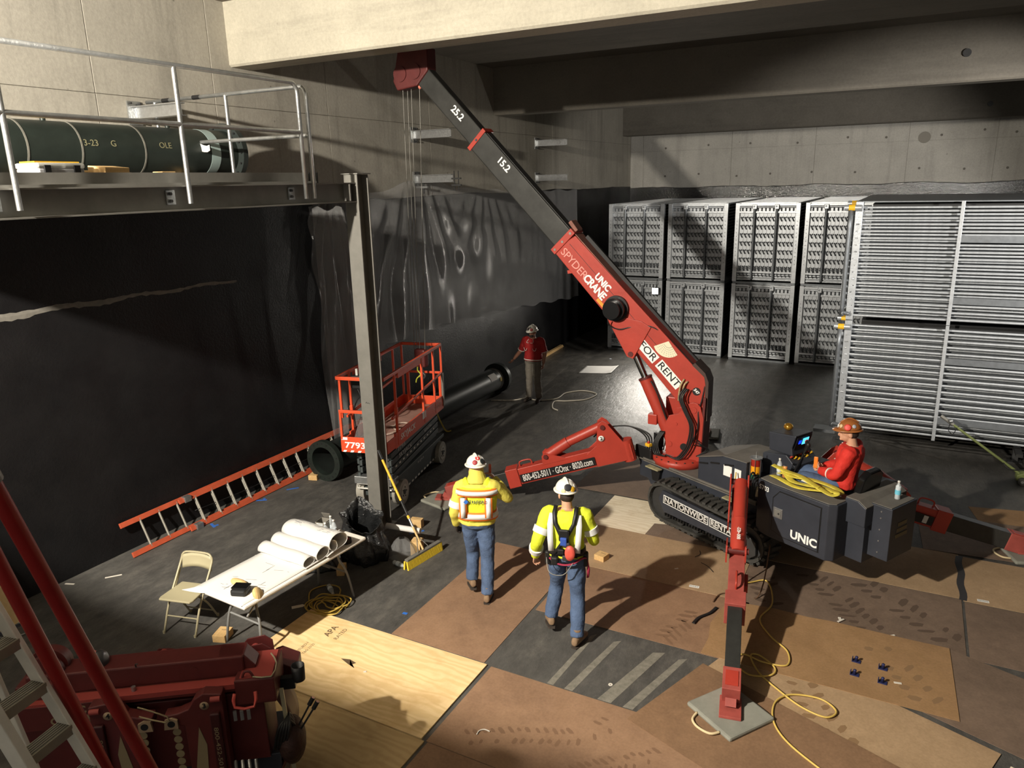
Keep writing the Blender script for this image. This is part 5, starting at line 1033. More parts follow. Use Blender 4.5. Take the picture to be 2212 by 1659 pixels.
# ---- worker in the orange striped vest, walking away and looking left
w1 = dict(knL=(-0.10, 0.16, 0.53), anL=(-0.11, 0.10, 0.16), toeL=(-0.3, 1.0, -0.15), knR=(0.1, -0.02, 0.5), anR=(0.1, -0.14, 0.10), toeR=(0.1, 1, 0), elL=(-0.27, -0.06, 1.15), wrL=(-0.27, 0.06, 0.92),
          elR=(0.36, 0.1, 1.25), wrR=(0.18, 0.34, 1.40), hdR=(0.08, 0.38, 1.48), pnL=(0, 1, 0), face=(-0.45, 1, -0.12), neck=(0, 0.03, 1.50), head=(-0.01, 0.07, 1.645))
p1, F1, s1, t1 = build('worker in a yellow vest with orange and silver stripes walking away from the camera', 'person', (-4.28, 7.05, 0.008), R(24), w1, 'hivis_dull', 'denim', gloves='L', build_=1.1)
bm = B(); F1.torso(bm, 0.046, lo=0.1, hi=0.88, build=1.1)
for sd in 'LR': limb(bm, [F1.J['neck'].lerp(F1.J['sh'+sd], 0.45)+V(0, 0, 0.0), F1.J['neck'].lerp(F1.J['sh'+sd], 0.85)-V(0, 0, 0.02)], (0.09, 0.085))
vest = folds(remesh(bm.obj('vest', 'hivis', p1), 0.012, 4), 0.012)
for a, b_, m_, g in ((0.13, 0.30, 'hivis_orange', 0.070), (0.165, 0.265, 'reflective', 0.075), (0.68, 0.86, 'hivis_orange', 0.074), (0.72, 0.82, 'reflective', 0.079)): band(F1, m_, vest, a, b_, g)
for x in (-0.15, 0.15):
    for w_, m_, o_ in ((0.09, 'hivis_orange', -0.012), (0.055, 'reflective', -0.016)):
        B().loft([[V(x+s_*w_/2, yy+o_+e_, z) for s_, e_ in ((-1, 0), (1, 0), (1, 0.02), (-1, 0.02))] for yy, z in ((-0.165, 1.11), (-0.158, 1.2), (-0.162, 1.28), (-0.158, 1.36))]).obj('vertical_stripe', m_, vest)
text('STANFORD', 0.06, mat('navy_ink', S(50, 60, 90), 0.8), plane_m((0.02, -0.19, 1.315), NX, NZ), vest, width=0.22); B().box((-0.11, -0.188, 1.317), (0.04, 0.004, 0.045), m=Matrix.Rotation(R(45), 3, 'Y')).obj('logo', 'blue_tape', vest)
for sd in 'L': armband(F1, sd, 0.6, 0.85, 'reflective', s1, 0.09)
bm = B(); bm.ell(F1.J['head']-V(0, 0.0, 0.06), (0.092, 0.108, 0.11)); limb(bm, [F1.J['neck']+V(0, 0, -0.02), F1.J['neck']+V(0, 0.02, 0.1)], (0.135, 0.088)); remesh(bm.obj('hood', 'hivis_dull', p1), 0.01, 3)
helmet(F1, p1, 'helmet_white', stick=((150, 25, 0.035, (40, 44, 44)), (205, 25, 0.03, (150, 40, 46)), (180, 50, 0.03, (210, 60, 60)), (120, 15, 0.025, (70, 76, 80))))
boots(F1, p1)
rd_ = B().box(F1.J['wrR']+V(-0.06, 0.06, 0.1), (0.03, 0.05, 0.12)).obj('radio', mat('radio_red', S(190, 90, 70), 0.5), None, bev=0.01)
rd_.matrix_world = Matrix.Translation((-4.28, 7.05, 0.008)) @ Matrix.Rotation(R(24), 4, 'Z'); tag(rd_, 'small radio held up by the worker in the striped vest', 'radio')
# ---- worker with the harness in mid stride
w2 = dict(knL=(-0.14, 0.20, 0.55), anL=(-0.2, 0.10, 0.16), toeL=(-0.35, 1, -0.25), knR=(0.12, 0.02, 0.51), anR=(0.14, -0.14, 0.10), toeR=(0.35, 1, 0), hipL=(-0.1, 0, 0.95), hipR=(0.1, 0, 0.95), elL=(-0.30, -0.10, 1.18), wrL=(-0.36, 0.06, 0.92), pnL=(0.2, 1, 0), hdL=(-0.38, 0.12, 0.80),
          elR=(0.28, 0.08, 1.17), wrR=(0.24, 0.3, 1.08), neck=(0, 0.05, 1.53), head=(-0.02, 0.10, 1.67), face=(-0.55, 1, -0.1), pelvis=(0, 0, 1.0), shL=(-0.2, 0.02, 1.46), shR=(0.19, 0.05, 1.46))
p2, F2, s2, t2 = build('worker in a yellow shirt and fall harness striding across the floor mats', 'person', (-2.98, 6.72, 0.008), R(14), w2, 'hivis', 'denim', curl=(0.7, 0.6))
armband(F2, 'L', 0.5, 0.72, 'reflective', s2, 0.093); armband(F2, 'L', 0.4, 0.62, 'reflective', s2, 0.08, True); armband(F2, 'R', 0.5, 0.72, 'reflective', s2, 0.093)
def strap(pts, m, par, w=0.024, nm='harness_strap'): return B().path(pts, w, 10, 6, flat=0.007).obj(nm, m, par)
for sx in (-1, 1):
    B().loft([[V(sx*x+s_*0.022, y+e_, z) for s_, e_ in ((-1, 0), (1, 0), (1, 0.015), (-1, 0.015))] for x, y, z in ((0.11, 0.0, 1.565), (0.115, -0.08, 1.525), (0.10, -0.125, 1.42), (0.04, -0.150, 1.30), (-0.05, -0.152, 1.16), (-0.12, -0.14, 1.04))]).obj('harness_strap', 'black', p2)
    B().loft([[V(sx*x+s_*0.03, y+e_, z) for s_, e_ in ((-1, 0), (1, 0), (1, 0.012), (-1, 0.012))] for x, y, z in ((0.14, -0.06, 1.50), (0.155, -0.115, 1.40), (0.15, -0.146, 1.25), (0.14, -0.143, 1.1))]).obj('reflective_band', 'reflective', s2)
B().box((0, -0.158, 1.30), (0.11, 0.03, 0.14)).obj('dorsal_pad', 'black', p2, bev=0.015); B().box((0.0, -0.175, 1.24), (0.07, 0.04, 0.09)).obj('dorsal_ring', mat('harness_blue', S(50, 80, 160), 0.5), p2, bev=0.01)
B().lathe([(0.02, -0.02), (0.062, -0.02), (0.066, 0), (0.062, 0.02), (0.02, 0.02)], 20, Matrix.Translation((0.07, -0.19, 1.12)) @ Matrix.Rotation(R(90), 4, 'X') @ Matrix.Diagonal((0.85, 1.3, 1, 1))).obj('retractor', mat('retractor_red', S(206, 84, 70), 0.5), p2)
for z, x in ((1.2, 0.03), (1.12, -0.03), (1.05, 0.02)): B().box((x, -0.17, z), (0.07, 0.04, 0.06)).obj('buckle', 'steel_dark' if x > 0 else 'black', p2, bev=0.01)
bl_ = B(); J = F2.J; band(F2, 'black', p2, 0.06, 0.17, 0.035, 'tool_belt')
for x, y, z, sx, sz in ((-0.19, -0.04, 0.98, 0.07, 0.16), (0.2, 0.0, 0.97, 0.07, 0.16), (-0.1, -0.14, 1.0, 0.08, 0.1)): B().box((x, y, z), (sx, 0.09, sz)).obj('tool_pouch', 'black', p2, bev=0.02)
B().path([(-0.16, -0.14, 1.02), (-0.05, -0.17, 0.97), (0.08, -0.17, 0.98), (0.18, -0.1, 1.02), (0.22, -0.02, 0.98), (0.24, 0.0, 0.86), (0.23, 0.02, 0.74)], 0.016, 8, 5, flat=0.008).obj('leg_strap', mat('maroon_strap', S(150, 40, 66), 0.7), p2)
B().path([(-0.2, -0.1, 1.0), (-0.15, -0.2, 0.88), (0.0, -0.21, 0.87), (0.1, -0.18, 1.0)], 0.005, 6, 5).obj('lanyard_cable', 'steel_grey', p2)
helmet(F2, p2, 'helmet_white', stick=((190, 28, 0.04, (40, 40, 44)), (160, 15, 0.03, (220, 170, 40)), (150, 2, 0.025, (60, 120, 200)), (215, 10, 0.025, (200, 190, 150)), (130, 25, 0.03, (200, 196, 186))))
c0 = F2.J['head']; hb = B(); hb.ell(c0-F2.face()*0.02+V(0, 0, -0.02), (0.08, 0.09, 0.075), F2.M()); hb.obj('hair', 'hair_dark', p2)
B().tube(F2.J['wrL']+V(0, 0, 0.0), F2.J['elL'].lerp(F2.J['wrL'], 0.9), 0.041, n=14).obj('watch_band', 'black', p2)
boots(F2, p2)
# ---- man in the dark red shirt standing by the far pipe flange
w3 = dict(elL=(-0.27, -0.03, 1.17), wrL=(-0.26, 0.03, 0.92), elR=(0.32, -0.02, 1.18), wrR=(0.42, 0.16, 1.0), anL=(-0.13, 0, 0.1), anR=(0.13, 0.0, 0.1), face=(0.1, 1, -0.12))
p3, F3, s3, t3 = build('man in a dark red short sleeved shirt standing beside the far pipe flange', 'person', (-7.42, 14.92, 0), R(182), w3, 'red_shirt_dark', 'grey_trousers', False, 'skin_tan', 0.026, build_=1.08)
helmet(F3, p3, 'helmet_white', stick=((20, 25, 0.035, (60, 50, 50)), (-25, 20, 0.035, (150, 60, 56)), (0, 45, 0.03, (80, 76, 74)), (60, 20, 0.03, (190, 186, 176))))
c3 = F3.J['head']; bd = B(); bd.ell(c3+F3.face()*0.055-V(0, 0, 0.075), (0.055, 0.048, 0.045), F3.M()); bd.obj('beard', 'hair_dark', p3); B().ell(c3-F3.face()*0.02, (0.08, 0.085, 0.07), F3.M()).obj('hair', 'hair_dark', p3)
mat('piping_white', S(220, 214, 206), 0.7)
def yfront(x, z): return 0.155-0.35*x*x*3+0.03*math.sin((z-1.0)*4)
for sx in (-1, 1):
    B().path([(sx*0.05, 0.12, 1.49), (sx*0.08, yfront(0.08, 1.42)+0.005, 1.42), (sx*0.02, yfront(0.02, 1.43)+0.01, 1.415)], 0.005, 6, 3).obj('collar_piping', 'piping_white', s3)
    B().path([(sx*0.15, yfront(0.15, 1.3)+0.015, 1.30), (sx*0.13, yfront(0.13, 1.25)+0.02, 1.24), (sx*0.09, yfront(0.09, 1.25)+0.02, 1.24), (sx*0.07, yfront(0.07, 1.3)+0.02, 1.29)], 0.005, 6, 3).obj('pocket_piping', 'piping_white', s3)
    e = F3.J['el'+('L' if sx < 0 else 'R')]; a = F3.J['sh'+('L' if sx < 0 else 'R')]; B().tube(a.lerp(e, 0.93), a.lerp(e, 0.97), 0.084, n=18).obj('sleeve_piping', 'piping_white', s3)
band(F3, 'piping_white', s3, 0.03, 0.06, 0.042, 'hem_piping'); boots(F3, p3, 'boot_sole')
# ---- seated crane operator
w4 = dict(pelvis=(0, 0, 0.11), neck=(0, -0.06, 0.63), head=(0, -0.01, 0.775), face=(-0.3, 1, -0.06), hipL=(-0.1, 0.02, 0.09), hipR=(0.1, 0.02, 0.09), knL=(-0.13, 0.46, 0.14), knR=(0.13, 0.46, 0.14), anL=(-0.13, 0.52, -0.26), anR=(0.13, 0.52, -0.26), shL=(-0.19, -0.06, 0.57), shR=(0.19, -0.06, 0.57),
          elL=(-0.25, 0.06, 0.30), elR=(0.25, 0.06, 0.30), wrL=(-0.10, 0.26, 0.27), wrR=(0.12, 0.27, 0.24), hdL=(0.0, 0.31, 0.27), hdR=(0.03, 0.34, 0.24), pnL=(0, 0.3, 1), pnR=(0, 0.3, 1), toeL=(0, 1, -0.1), toeR=(0, 1, -0.1))
ow = CRM @ Vector((2.46, 0.65, 1.17))
p4, F4, s4, t4 = build('crane operator in a red shirt and brown hard hat seated at the controls', 'person', ow, CA+R(112), w4, 'red_shirt', 'denim', True, 'skin', 0.026, curl=(0.9, 0.9))
h4 = helmet(F4, p4, 'helmet_brown', stick=((-75, 22, 0.04, (206, 60, 50)), (-75, 22, 0.024, (230, 190, 180)), (-35, 25, 0.025, (196, 170, 130)), (-110, 28, 0.024, (170, 176, 186)), (-10, 20, 0.025, (210, 206, 200)), (75, 22, 0.035, (220, 200, 180))))
c4 = F4.J['head']; B().ell(c4-F4.face()*0.03-V(0, 0, 0.01), (0.08, 0.08, 0.075), F4.M()).obj('hair', 'hair_dark', p4); B().path([c4+V(-0.03, 0.10, -0.058), c4+V(0, 0.112, -0.05), c4+V(0.03, 0.10, -0.058)], 0.008, 8, 3).obj('moustache', 'hair_dark', p4)
for sx in (-1, 1): B().ell(c4+V(sx*0.03, 0.09, 0.012), (0.011, 0.008, 0.006)).obj('eye', 'black_gloss', p4)
for sx in (-1, 1):
    e, w = F4.J['el'+('L' if sx < 0 else 'R')], F4.J['wr'+('L' if sx < 0 else 'R')]; B().tube(e.lerp(w, 0.3), e.lerp(w, 0.36), 0.071, n=18).obj('sleeve_piping', 'piping_white', s4)
    B().path([(sx*0.04, 0.06, 0.62), (sx*0.08, 0.075, 0.55), (sx*0.10, 0.09, 0.47)], 0.006, 6, 3).obj('collar_piping', 'piping_white', s4)
text('AB', 0.05, 'piping_white', plane_m((-0.265, -0.02, 0.45), (0, -1, 0), NZ), s4, width=0.07)
boots(F4, p4)
hm = Matrix.Translation(ow) @ Matrix.Rotation(CA+R(112), 4, 'Z')
o = B().box((-0.02, 0.33, 0.33), (0.02, 0.05, 0.15)).obj('tool_handle', mat('phone_orange', S(226, 126, 40), 0.5), None, bev=0.01); o.matrix_world = hm; tag(o, 'orange handheld device held by the seated crane operator', 'device')
# ================================================================ floor mats and sheets
def sheet_obj(name, lab, cat, m, c, rz, lx, ly, z, th=0.005, group=None, torn=None, bev=0):
    bm = B()
    if torn: bm.prism(torn, Matrix.Identity(4), th)
    else: bm.box((0, 0, th/2), (lx, ly, th))
    o = bm.obj(name, m); o.location = (c[0], c[1], z); o.rotation_euler = (0, 0, rz); return tag(o, lab, cat, group)
def rect(name, lab, cat, m, x0, x1, y0, y1, z, th=0.005, group='hardboard floor protection sheets', **k): return sheet_obj(name, lab, cat, m, ((x0+x1)/2, (y0+y1)/2), 0, x1-x0, y1-y0, z, th, group, **k)
HB, HC = 'hardboard_sheet', 'floor sheet'
PLY = 'plywood floor sheets'
plyA = rect('plywood_sheet', 'bright yellow plywood sheet with printed stamps lying beside the folding table', 'plywood', 'plywood_new', -5.95, -3.52, 4.66, 5.87, 0.0, 0.018, PLY)
plyB = rect('plywood_sheet', 'second plywood sheet partly behind the folded red crane', 'plywood', 'plywood_dark', -5.9, -3.48, 3.43, 4.645, 0.0, 0.016, PLY)
shC = rect(HB, 'brown hardboard sheet under the worker in the striped vest', HC, 'hardboard_a', -4.78, -3.57, 5.9, 8.36, 0.001)
shD = rect(HB, 'tan hardboard sheet with a wood block on it beside the crane track', HC, 'hardboard_d', -3.92, -1.48, 8.28, 9.47, 0.006)
shF = rect(HB, 'brown hardboard sheet with the harness worker shadow across it', HC, 'hardboard_a', -3.53, -1.3, 7.05, 8.285, 0.0)
shE = rect('plywood_sheet', 'pale plywood sheet with dark grain in front of the crane track', 'plywood', 'plywood_pale', -3.85, -1.42, 9.44, 10.6, 0.0, 0.005, PLY)
shE2 = sheet_obj(HB, 'torn dark brown hardboard scrap against the crane track', HC, 'hardboard_c', (-2.98, 9.43), 0, 0, 0, 0.006, 0.004, 'hardboard floor protection sheets', torn=[(0, -0.02), (1.5, -0.1), (1.55, 0.25), (1.3, 0.35), (1.05, 0.3), (0.85, 0.42), (0.62, 0.36), (0.5, 0.44), (0.3, 0.42), (0.27, 0.5), (0.02, 0.44)])
shG = rect(HB, 'dull brown hardboard sheet under the long crane outrigger arm', HC, 'hardboard_c', -4.58, -2.14, 10.64, 11.86, 0.004)
shG2 = rect(HB, 'far dull hardboard sheet beyond the outrigger arm', HC, 'hardboard_c', -4.4, -1.96, 11.87, 13.0, 0.0)
shL = rect(HB, 'dusty grey brown hardboard sheet with tread prints behind the near crane leg', HC, 'hardboard_c', -1.5, 0.925, 8.22, 9.44, 0.0)
shH = sheet_obj(HB, 'orange brown hardboard sheet with four blue clips standing on it', HC, 'hardboard_b', (-1.6, 7.05), 0, 0, 0, 0.011, 0.005, 'hardboard floor protection sheets', torn=[(0.03, 0), (2.42, 0.0), (2.4, 0.5), (2.37, 1.22), (1.9, 1.215), (1.2, 1.225), (0.95, 1.2), (0.6, 1.22), (0.07, 1.16), (0.02, 0.83), (-0.01, 0.6), (0.04, 0.3)])
shM0 = rect(HB, 'tan hardboard sheet lying mostly under the crane cabinets', HC, 'hardboard_d', -1.47, 0.935, 9.45, 10.66, 0.002)
shM = rect(HB, 'tan hardboard sheet right of the black tape joint', HC, 'hardboard_d', 0.945, 3.38, 9.41, 10.62, 0.002)
shN1 = rect(HB, 'grey brown hardboard sheet at the right edge below the taped tan sheets', HC, 'hardboard_c', 0.955, 3.39, 8.17, 9.395, 0.0)
shP = sheet_obj(HB, 'orange brown hardboard sheet at the far right behind the dark crane leg', HC, 'hardboard_b', (2.45, 12.1), R(12), 2.44, 1.22, 0.0, 0.005, 'hardboard floor protection sheets')
shP2 = sheet_obj(HB, 'dark hardboard sheet beneath the far right crane leg', HC, 'hardboard_c', (1.7, 11.35), R(4), 2.44, 1.22, 0.006, 0.005, 'hardboard floor protection sheets')
a20 = R(-20.5); cu20 = V(math.cos(a20), math.sin(a20), 0); cv20 = V(-math.sin(a20), math.cos(a20), 0)
def corner(c, lx, ly): q = Vector((c[0], c[1], 0)) + cu20*lx/2 - cv20*ly/2; return (q.x, q.y)
shI = sheet_obj(HB, 'brown hardboard sheet under the nearest outrigger pad', HC, 'hardboard_e', corner((-1.5, 6.87), 2.44, 1.22), a20, 2.44, 1.22, 0.017, 0.005, 'hardboard floor protection sheets')
tr_k = Vector((1.12, 6.75, 0))-cu20*2.44
shK = sheet_obj(HB, 'light tan hardboard sheet with tread prints right of the nearest outrigger pad', HC, 'hardboard_d', corner((tr_k.x, tr_k.y), 2.44, 1.22), a20, 2.44, 1.22, 0.006, 0.005, 'hardboard floor protection sheets')
o_n = Vector((0.35, 7.12, 0))+cv20*1.22
shN2 = sheet_obj(HB, 'brown hardboard sheet at the lower right right of the blue clips', HC, 'hardboard_c', corner((o_n.x, o_n.y), 2.44, 1.22), a20, 2.44, 1.22, 0.004, 0.005, 'hardboard floor protection sheets')
shQ = sheet_obj('plywood_sheet', 'pale plywood corner in the bottom right of the picture', 'plywood', 'plywood_pale', corner((1.18, 6.62), 2.44, 1.22), a20, 2.44, 1.22, 0.0, 0.012, PLY)
shR = rect(HB, 'brown hardboard sheet with tyre prints right of the bright plywood', HC, 'hardboard_a', -3.47, -1.03, 4.66, 5.87, 0.003)
shR2 = rect(HB, 'brown hardboard sheet along the bottom edge of the picture', HC, 'hardboard_a', -3.45, -1.01, 3.4, 4.655, 0.0)
# tread prints in dust: many small dabs on a sheet
mat('tread_dust', S(88, 72, 60), 0.9); mat('tread_dust2', S(120, 92, 70), 0.9); mat('tread_dust3', S(134, 106, 76), 0.9)
def tread(par, pts, m, w=0.16, step=0.085, ln=0.14, seed=0, zt=0.0056):
    rr = random.Random(seed); bm = B(); P = spline([Vector((x, y, 0)) for x, y in pts], 8); d = 0; last = P[0]; k = 0
    inv = par.matrix_basis.inverted()
    for a, b_ in zip(P, P[1:]):
        L_ = (b_-a).length; t = (b_-a).normalized(); n = V(-t.y, t.x, 0)
        while d < L_:
            q = a+t*d; d += step; k += 1
            for s in (-1, 1):
                if rr.random() < 0.18: continue
                c = inv @ (q+n*s*w*0.5+t*(0.04 if s > 0 else 0)+V(rr.uniform(-.01, .01), rr.uniform(-.01, .01), 0)); l2 = ln*rr.uniform(0.6, 1.1); w2_ = step*rr.uniform(0.35, 0.6)
                u = (n*s*0.9-t*0.45).normalized(); v = V(-u.y, u.x, 0); R3 = inv.to_3x3(); u, v = R3 @ u, R3 @ v
                vs = [c+u*x*l2/2+v*y*w2_/2 for x, y in ((-1, -0.6), (-0.3, -1), (0.7, -0.8), (1, 0.2), (0.5, 1), (-0.6, 0.9))]
                bm.add([(p.x, p.y, zt) for p in vs], [tuple(range(6))])
        d -= L_
    o = bm.obj('tread_print', m, par); o['kind'] = 'stuff'; return o
bpy.context.view_layer.update()
tread(shR, [(-3.2, 4.85), (-2.75, 5.1), (-2.3, 5.3), (-2.05, 5.6)], 'tread_dust2', 0.14, 0.08, 0.1, 1); tread(shR, [(-2.3, 4.75), (-1.9, 5.1), (-1.55, 5.4)], 'tread_dust2', 0.12, 0.07, 0.1, 2)
tread(shL, [(-0.75, 9.3), (-0.45, 8.95), (-0.2, 8.6), (0.05, 8.3)], 'tread_dust', 0.2, 0.12, 0.19, 3); tread(shL, [(-1.3, 8.95), (-1.15, 8.6), (-1.1, 8.35)], 'tread_dust', 0.2, 0.14, 0.19, 4); tread(shL, [(-0.1, 9.35), (0.4, 8.85), (0.85, 8.4)], 'tread_dust', 0.22, 0.15, 0.2, 5)
tread(shK, [(-0.55, 7.0), (-0.35, 6.6), (-0.15, 6.35), (0.1, 6.05)], 'tread_dust3', 0.2, 0.16, 0.15, 6); tread(shH, [(0.1, 7.95), (0.35, 7.6), (0.55, 7.25)], 'tread_dust3', 0.2, 0.16, 0.15, 7); tread(shF, [(-2.0, 7.15), (-1.9, 7.5), (-1.8, 7.8)], 'tread_dust2', 0.1, 0.1, 0.2, 8)
# plywood stamps, hole
def flat_txt(s, size, x, y, z, rz, par, m='black', **k):
    inv = par.matrix_basis.inverted(); return text(s, size, m, inv @ Matrix.Translation((x, y, z)) @ Matrix.Rotation(rz, 4, 'Z'), par, ext=0.0003, **k)
mat('stamp_ink', S(96, 78, 54), 0.9)
flat_txt('APA', 0.11, -5.42, 5.62, 0.0185, R(95), plyA, 'stamp_ink', bold=0.002); flat_txt('RATED', 0.07, -5.28, 5.62, 0.0185, R(95), plyA, 'stamp_ink'); flat_txt('STURD-I', 0.05, -5.5, 5.25, 0.0185, R(95), plyA, 'stamp_ink'); flat_txt('T&G 23/32', 0.045, -5.42, 5.25, 0.0185, R(95), plyA, 'stamp_ink')
inv = plyA.matrix_basis.inverted(); bm = B(); bm.add([inv @ V(-4.88+x, 5.25+y, 0.0186) for x, y in ((-0.1, 0.02), (0.0, 0.05), (0.1, 0.03), (0.06, -0.03), (0.14, -0.05), (0.02, -0.02))], [(5, 4, 3, 2, 1, 0)]); bm.obj('knot_hole', mat('knot_dark', S(84, 66, 46), 0.9), plyA)
o = B().box((0, 0, 0.004), (0.13, 0.11, 0.008)).obj('rubber_square', mat('dark_square', S(52, 50, 50), 0.8), None, bev=0.002); o.location = (-5.55, 5.0, 0.0185); o.rotation_euler = (0, 0, 0.25); tag(o, 'small dark rubber square on the bright plywood', 'rubber pad')
# black tape over the joint, barcode labels, adhesive residue strips
bm = B(); vs = []
for i in range(13): y = 9.42+1.2*i/12; x = 0.94+0.012*math.sin(i*1.1); vs += [(x-0.04, y, 0.0078), (x+0.04, y, 0.0078)]
o = bm.add(vs, [(2*i, 2*i+1, 2*i+3, 2*i+2) for i in range(12)]).obj('black_tape', mat('tape_black', S(48, 46, 48), 0.5), None, solid=0.001); tag(o, 'strip of black tape along the joint between two tan sheets', 'tape')
for x, y, rz, lab in ((1.15, 9.5, 0.05, 'white barcode label on the tan sheet right of the black tape'), (-1.98, 8.36, 0.1, 'small white label at the edge of the tan sheet by the crane track')):
    o = B().box((0, 0, 0.001), (0.12, 0.05, 0.002)).obj('barcode_label', 'white_ink'); o.location = (x, y, 0.0075 if x > 0 else 0.0115); o.rotation_euler = (0, 0, rz); tag(o, lab, 'label')
    for k in range(9): B().box((-0.05+0.012*k, 0.0, 0.0022), (0.004, 0.03, 0.0004)).obj('bar', 'black', o)
mat('residue', S(120, 116, 106), 0.85, 0, 0.3, 14)
for i, (x0, x1, w) in enumerate(((-2.73, -2.80, 0.07), (-2.45, -2.6, 0.09), (-1.98, -2.22, 0.14), (-1.72, -1.98, 0.1))):
    o = B().prism([(x1-w/2, 5.89), (x1+w/2, 5.89), (x0+w/2, 6.9), (x0-w/2+0.02, 6.85)], Matrix.Translation((0, 0, 0.0005)), 0.0012).obj('adhesive_strip', 'residue'); tag(o, '%s grey adhesive strip on the dark floor near the harness worker' % ('leftmost thin', 'second', 'widest', 'rightmost')[i], 'adhesive strip', 'adhesive strips on the bare floor')
# blue clips
mat('clip_blue', S(40, 44, 84), 0.45)
for i, (x, y) in enumerate(((-0.09, 7.60), (0.16, 7.585), (-0.09, 7.36), (0.165, 7.345))):
    t = thing('levelling_clip', ('upper left', 'upper right', 'lower left', 'lower right')[i]+' of the four dark blue clips on the orange brown sheet', 'clip', (x, y, 0.016), R(-4), 'dark blue clips')
    B().box((0, 0, 0.004), (0.085, 0.055, 0.008)).obj('base', 'clip_blue', t, bev=0.002); B().box((-0.038, 0, 0.02), (0.008, 0.055, 0.035)).obj('upright', 'clip_blue', t, bev=0.002); B().lathe([(0.016, 0.008), (0.014, 0.045), (0.018, 0.05), (0.012, 0.06)], 12).obj('cap', 'clip_blue', t)
# small wood blocks
def block(x, y, z, d, rz, lab):
    o = B().box((0, 0, d[2]/2), d).obj('lumber_block', 'lumber', None, bev=0.003); o.location = (x, y, z); o.rotation_euler = (0, 0, rz); tag(o, lab, 'wood block'); B().box((d[0]*0.1, d[1]*0.15, d[2]+0.0005), (d[0]*0.5, 0.006, 0.001)).obj('crack', 'tread_dust', o); return o
block(-6.46, 5.0, 0, (0.15, 0.19, 0.085), R(20), 'pale wood block on the floor between the folding chair and the table leg')
block(-3.27, 8.53, 0.011, (0.15, 0.14, 0.075), R(-12), 'wood block alone on the tan sheet beside the harness worker')
block(-6.1, 8.3, 0, (0.18, 0.1, 0.13), R(10), 'wood block on the floor right behind the steel column')
block(-5.62, 7.62, 0, (0.14, 0.16, 0.2), R(15), 'wood block behind the bag of clear plastic near the broom')
block(-6.22, 6.75, 0, (0.1, 0.2, 0.09), R(30), 'wood block in the shade under the far end of the table')
# blue tape bits
for i, (x, y, l, rz) in enumerate(((-8.21, 3.96, 0.12, 0.3), (-8.94, 7.01, 0.16, -0.4), (-8.97, 8.02, 0.17, 0.6), (-9.1, 7.6, 0.05, 0.2), (-8.85, 8.6, 0.2, 0.9), (-4.89, 6.31, 0.06, 0.1), (-6.0, 8.15, 0.22, 0.9))):
    o = B().box((0, 0, 0.001), (l, 0.04, 0.002)).obj('blue_tape', 'blue_tape'); o.location = (x, y, 0.0); o.rotation_euler = (0, 0, rz)
    if i in (1, 2): B().box((l*0.2, 0.03, 0.0015), (0.04, 0.09, 0.002)).obj('tape_flap', 'blue_tape', o)
    tag(o, ('scrap of blue tape beside the folded red crane', 'blue tape mark on the floor below the ladder middle', 'crossed blue tape mark below the ladder near the pipe', 'tiny blue tape dot just below the ladder', 'thin blue tape line left of the pipe flange', 'tiny blue tape bit near the brown sheet', 'blue tape strip at the foot of the steel column')[i], 'tape', 'blue tape marks')
# litter
rr = random.Random(21); mat('litter', S(214, 208, 196), 0.8)
spots = [(-9.24, 4.97, 0.13, 'pale wood sliver by the black wall'), (-8.9, 5.35, 0.2, 'thin pale stick beside the ladder end'), (-6.15, 5.87, 0.16, 'white paper tag on the floor under the table'), (-4.6, 5.2, 0.03, 'tiny white chip on the bright plywood'), (-2.25, 6.15, 0.03, 'white washer on the bare floor among the adhesive strips'), (-0.3, 8.33, 0.1, 'crumpled white scrap on the edge of the orange brown sheet'), (-3.06, 4.98, 0.12, 'short curl of rope on the brown sheet'), (0.2, 8.25, 0.13, 'wood splinter on the edge between two right hand sheets'), (-2.3, 8.7, 0.05, 'pale chip on the tan sheet'), (-8.7, 4.5, 0.05, 'pale shaving on the floor left of the chair'), (0.3, 7.4, 0.07, 'wood splinter beside the blue clips'), (-7.6, 6.6, 0.05, 'bit of grit on the floor between ladder and table'), (-7.2, 7.5, 0.08, 'cluster of scraps on the floor behind the table'), (-6.95, 7.15, 0.09, 'white tie wire on the floor behind the drawings')]
for x, y, l, lab in spots:
    zz = 0.018 if 'plywood' in lab else (0.017 if 'clips' in lab or 'orange' in lab else 0.009 if 'sheet' in lab else 0.0)
    bm = B()
    if 'curl' in lab: bm.path([(-0.06, 0, 0.008), (-0.02, 0.03, 0.008), (0.03, 0.02, 0.008), (0.06, -0.03, 0.008)], 0.006, 6, 4)
    elif 'washer' in lab: bm.pipe((0, 0, 0), (0, 0, 0.004), 0.022, 0.008, 16)
    elif 'tag' in lab: bm.prism([(-0.08, -0.03), (0.05, -0.03), (0.08, 0.0), (0.05, 0.03), (-0.08, 0.03)], Matrix.Identity(4), 0.002)
    else: bm.box((0, 0, 0.003), (l, 0.022, 0.006)); 
    if 'cluster' in lab or 'crumpled' in lab: bm.box((0.02, 0.03, 0.004), (l*0.5, 0.03, 0.008), rz=0.9)
    o = bm.obj('litter_scrap', 'litter'); o.location = (x, y, zz); o.rotation_euler = (0, 0, rr.uniform(0.2, 1.2)); tag(o, lab, 'scrap')
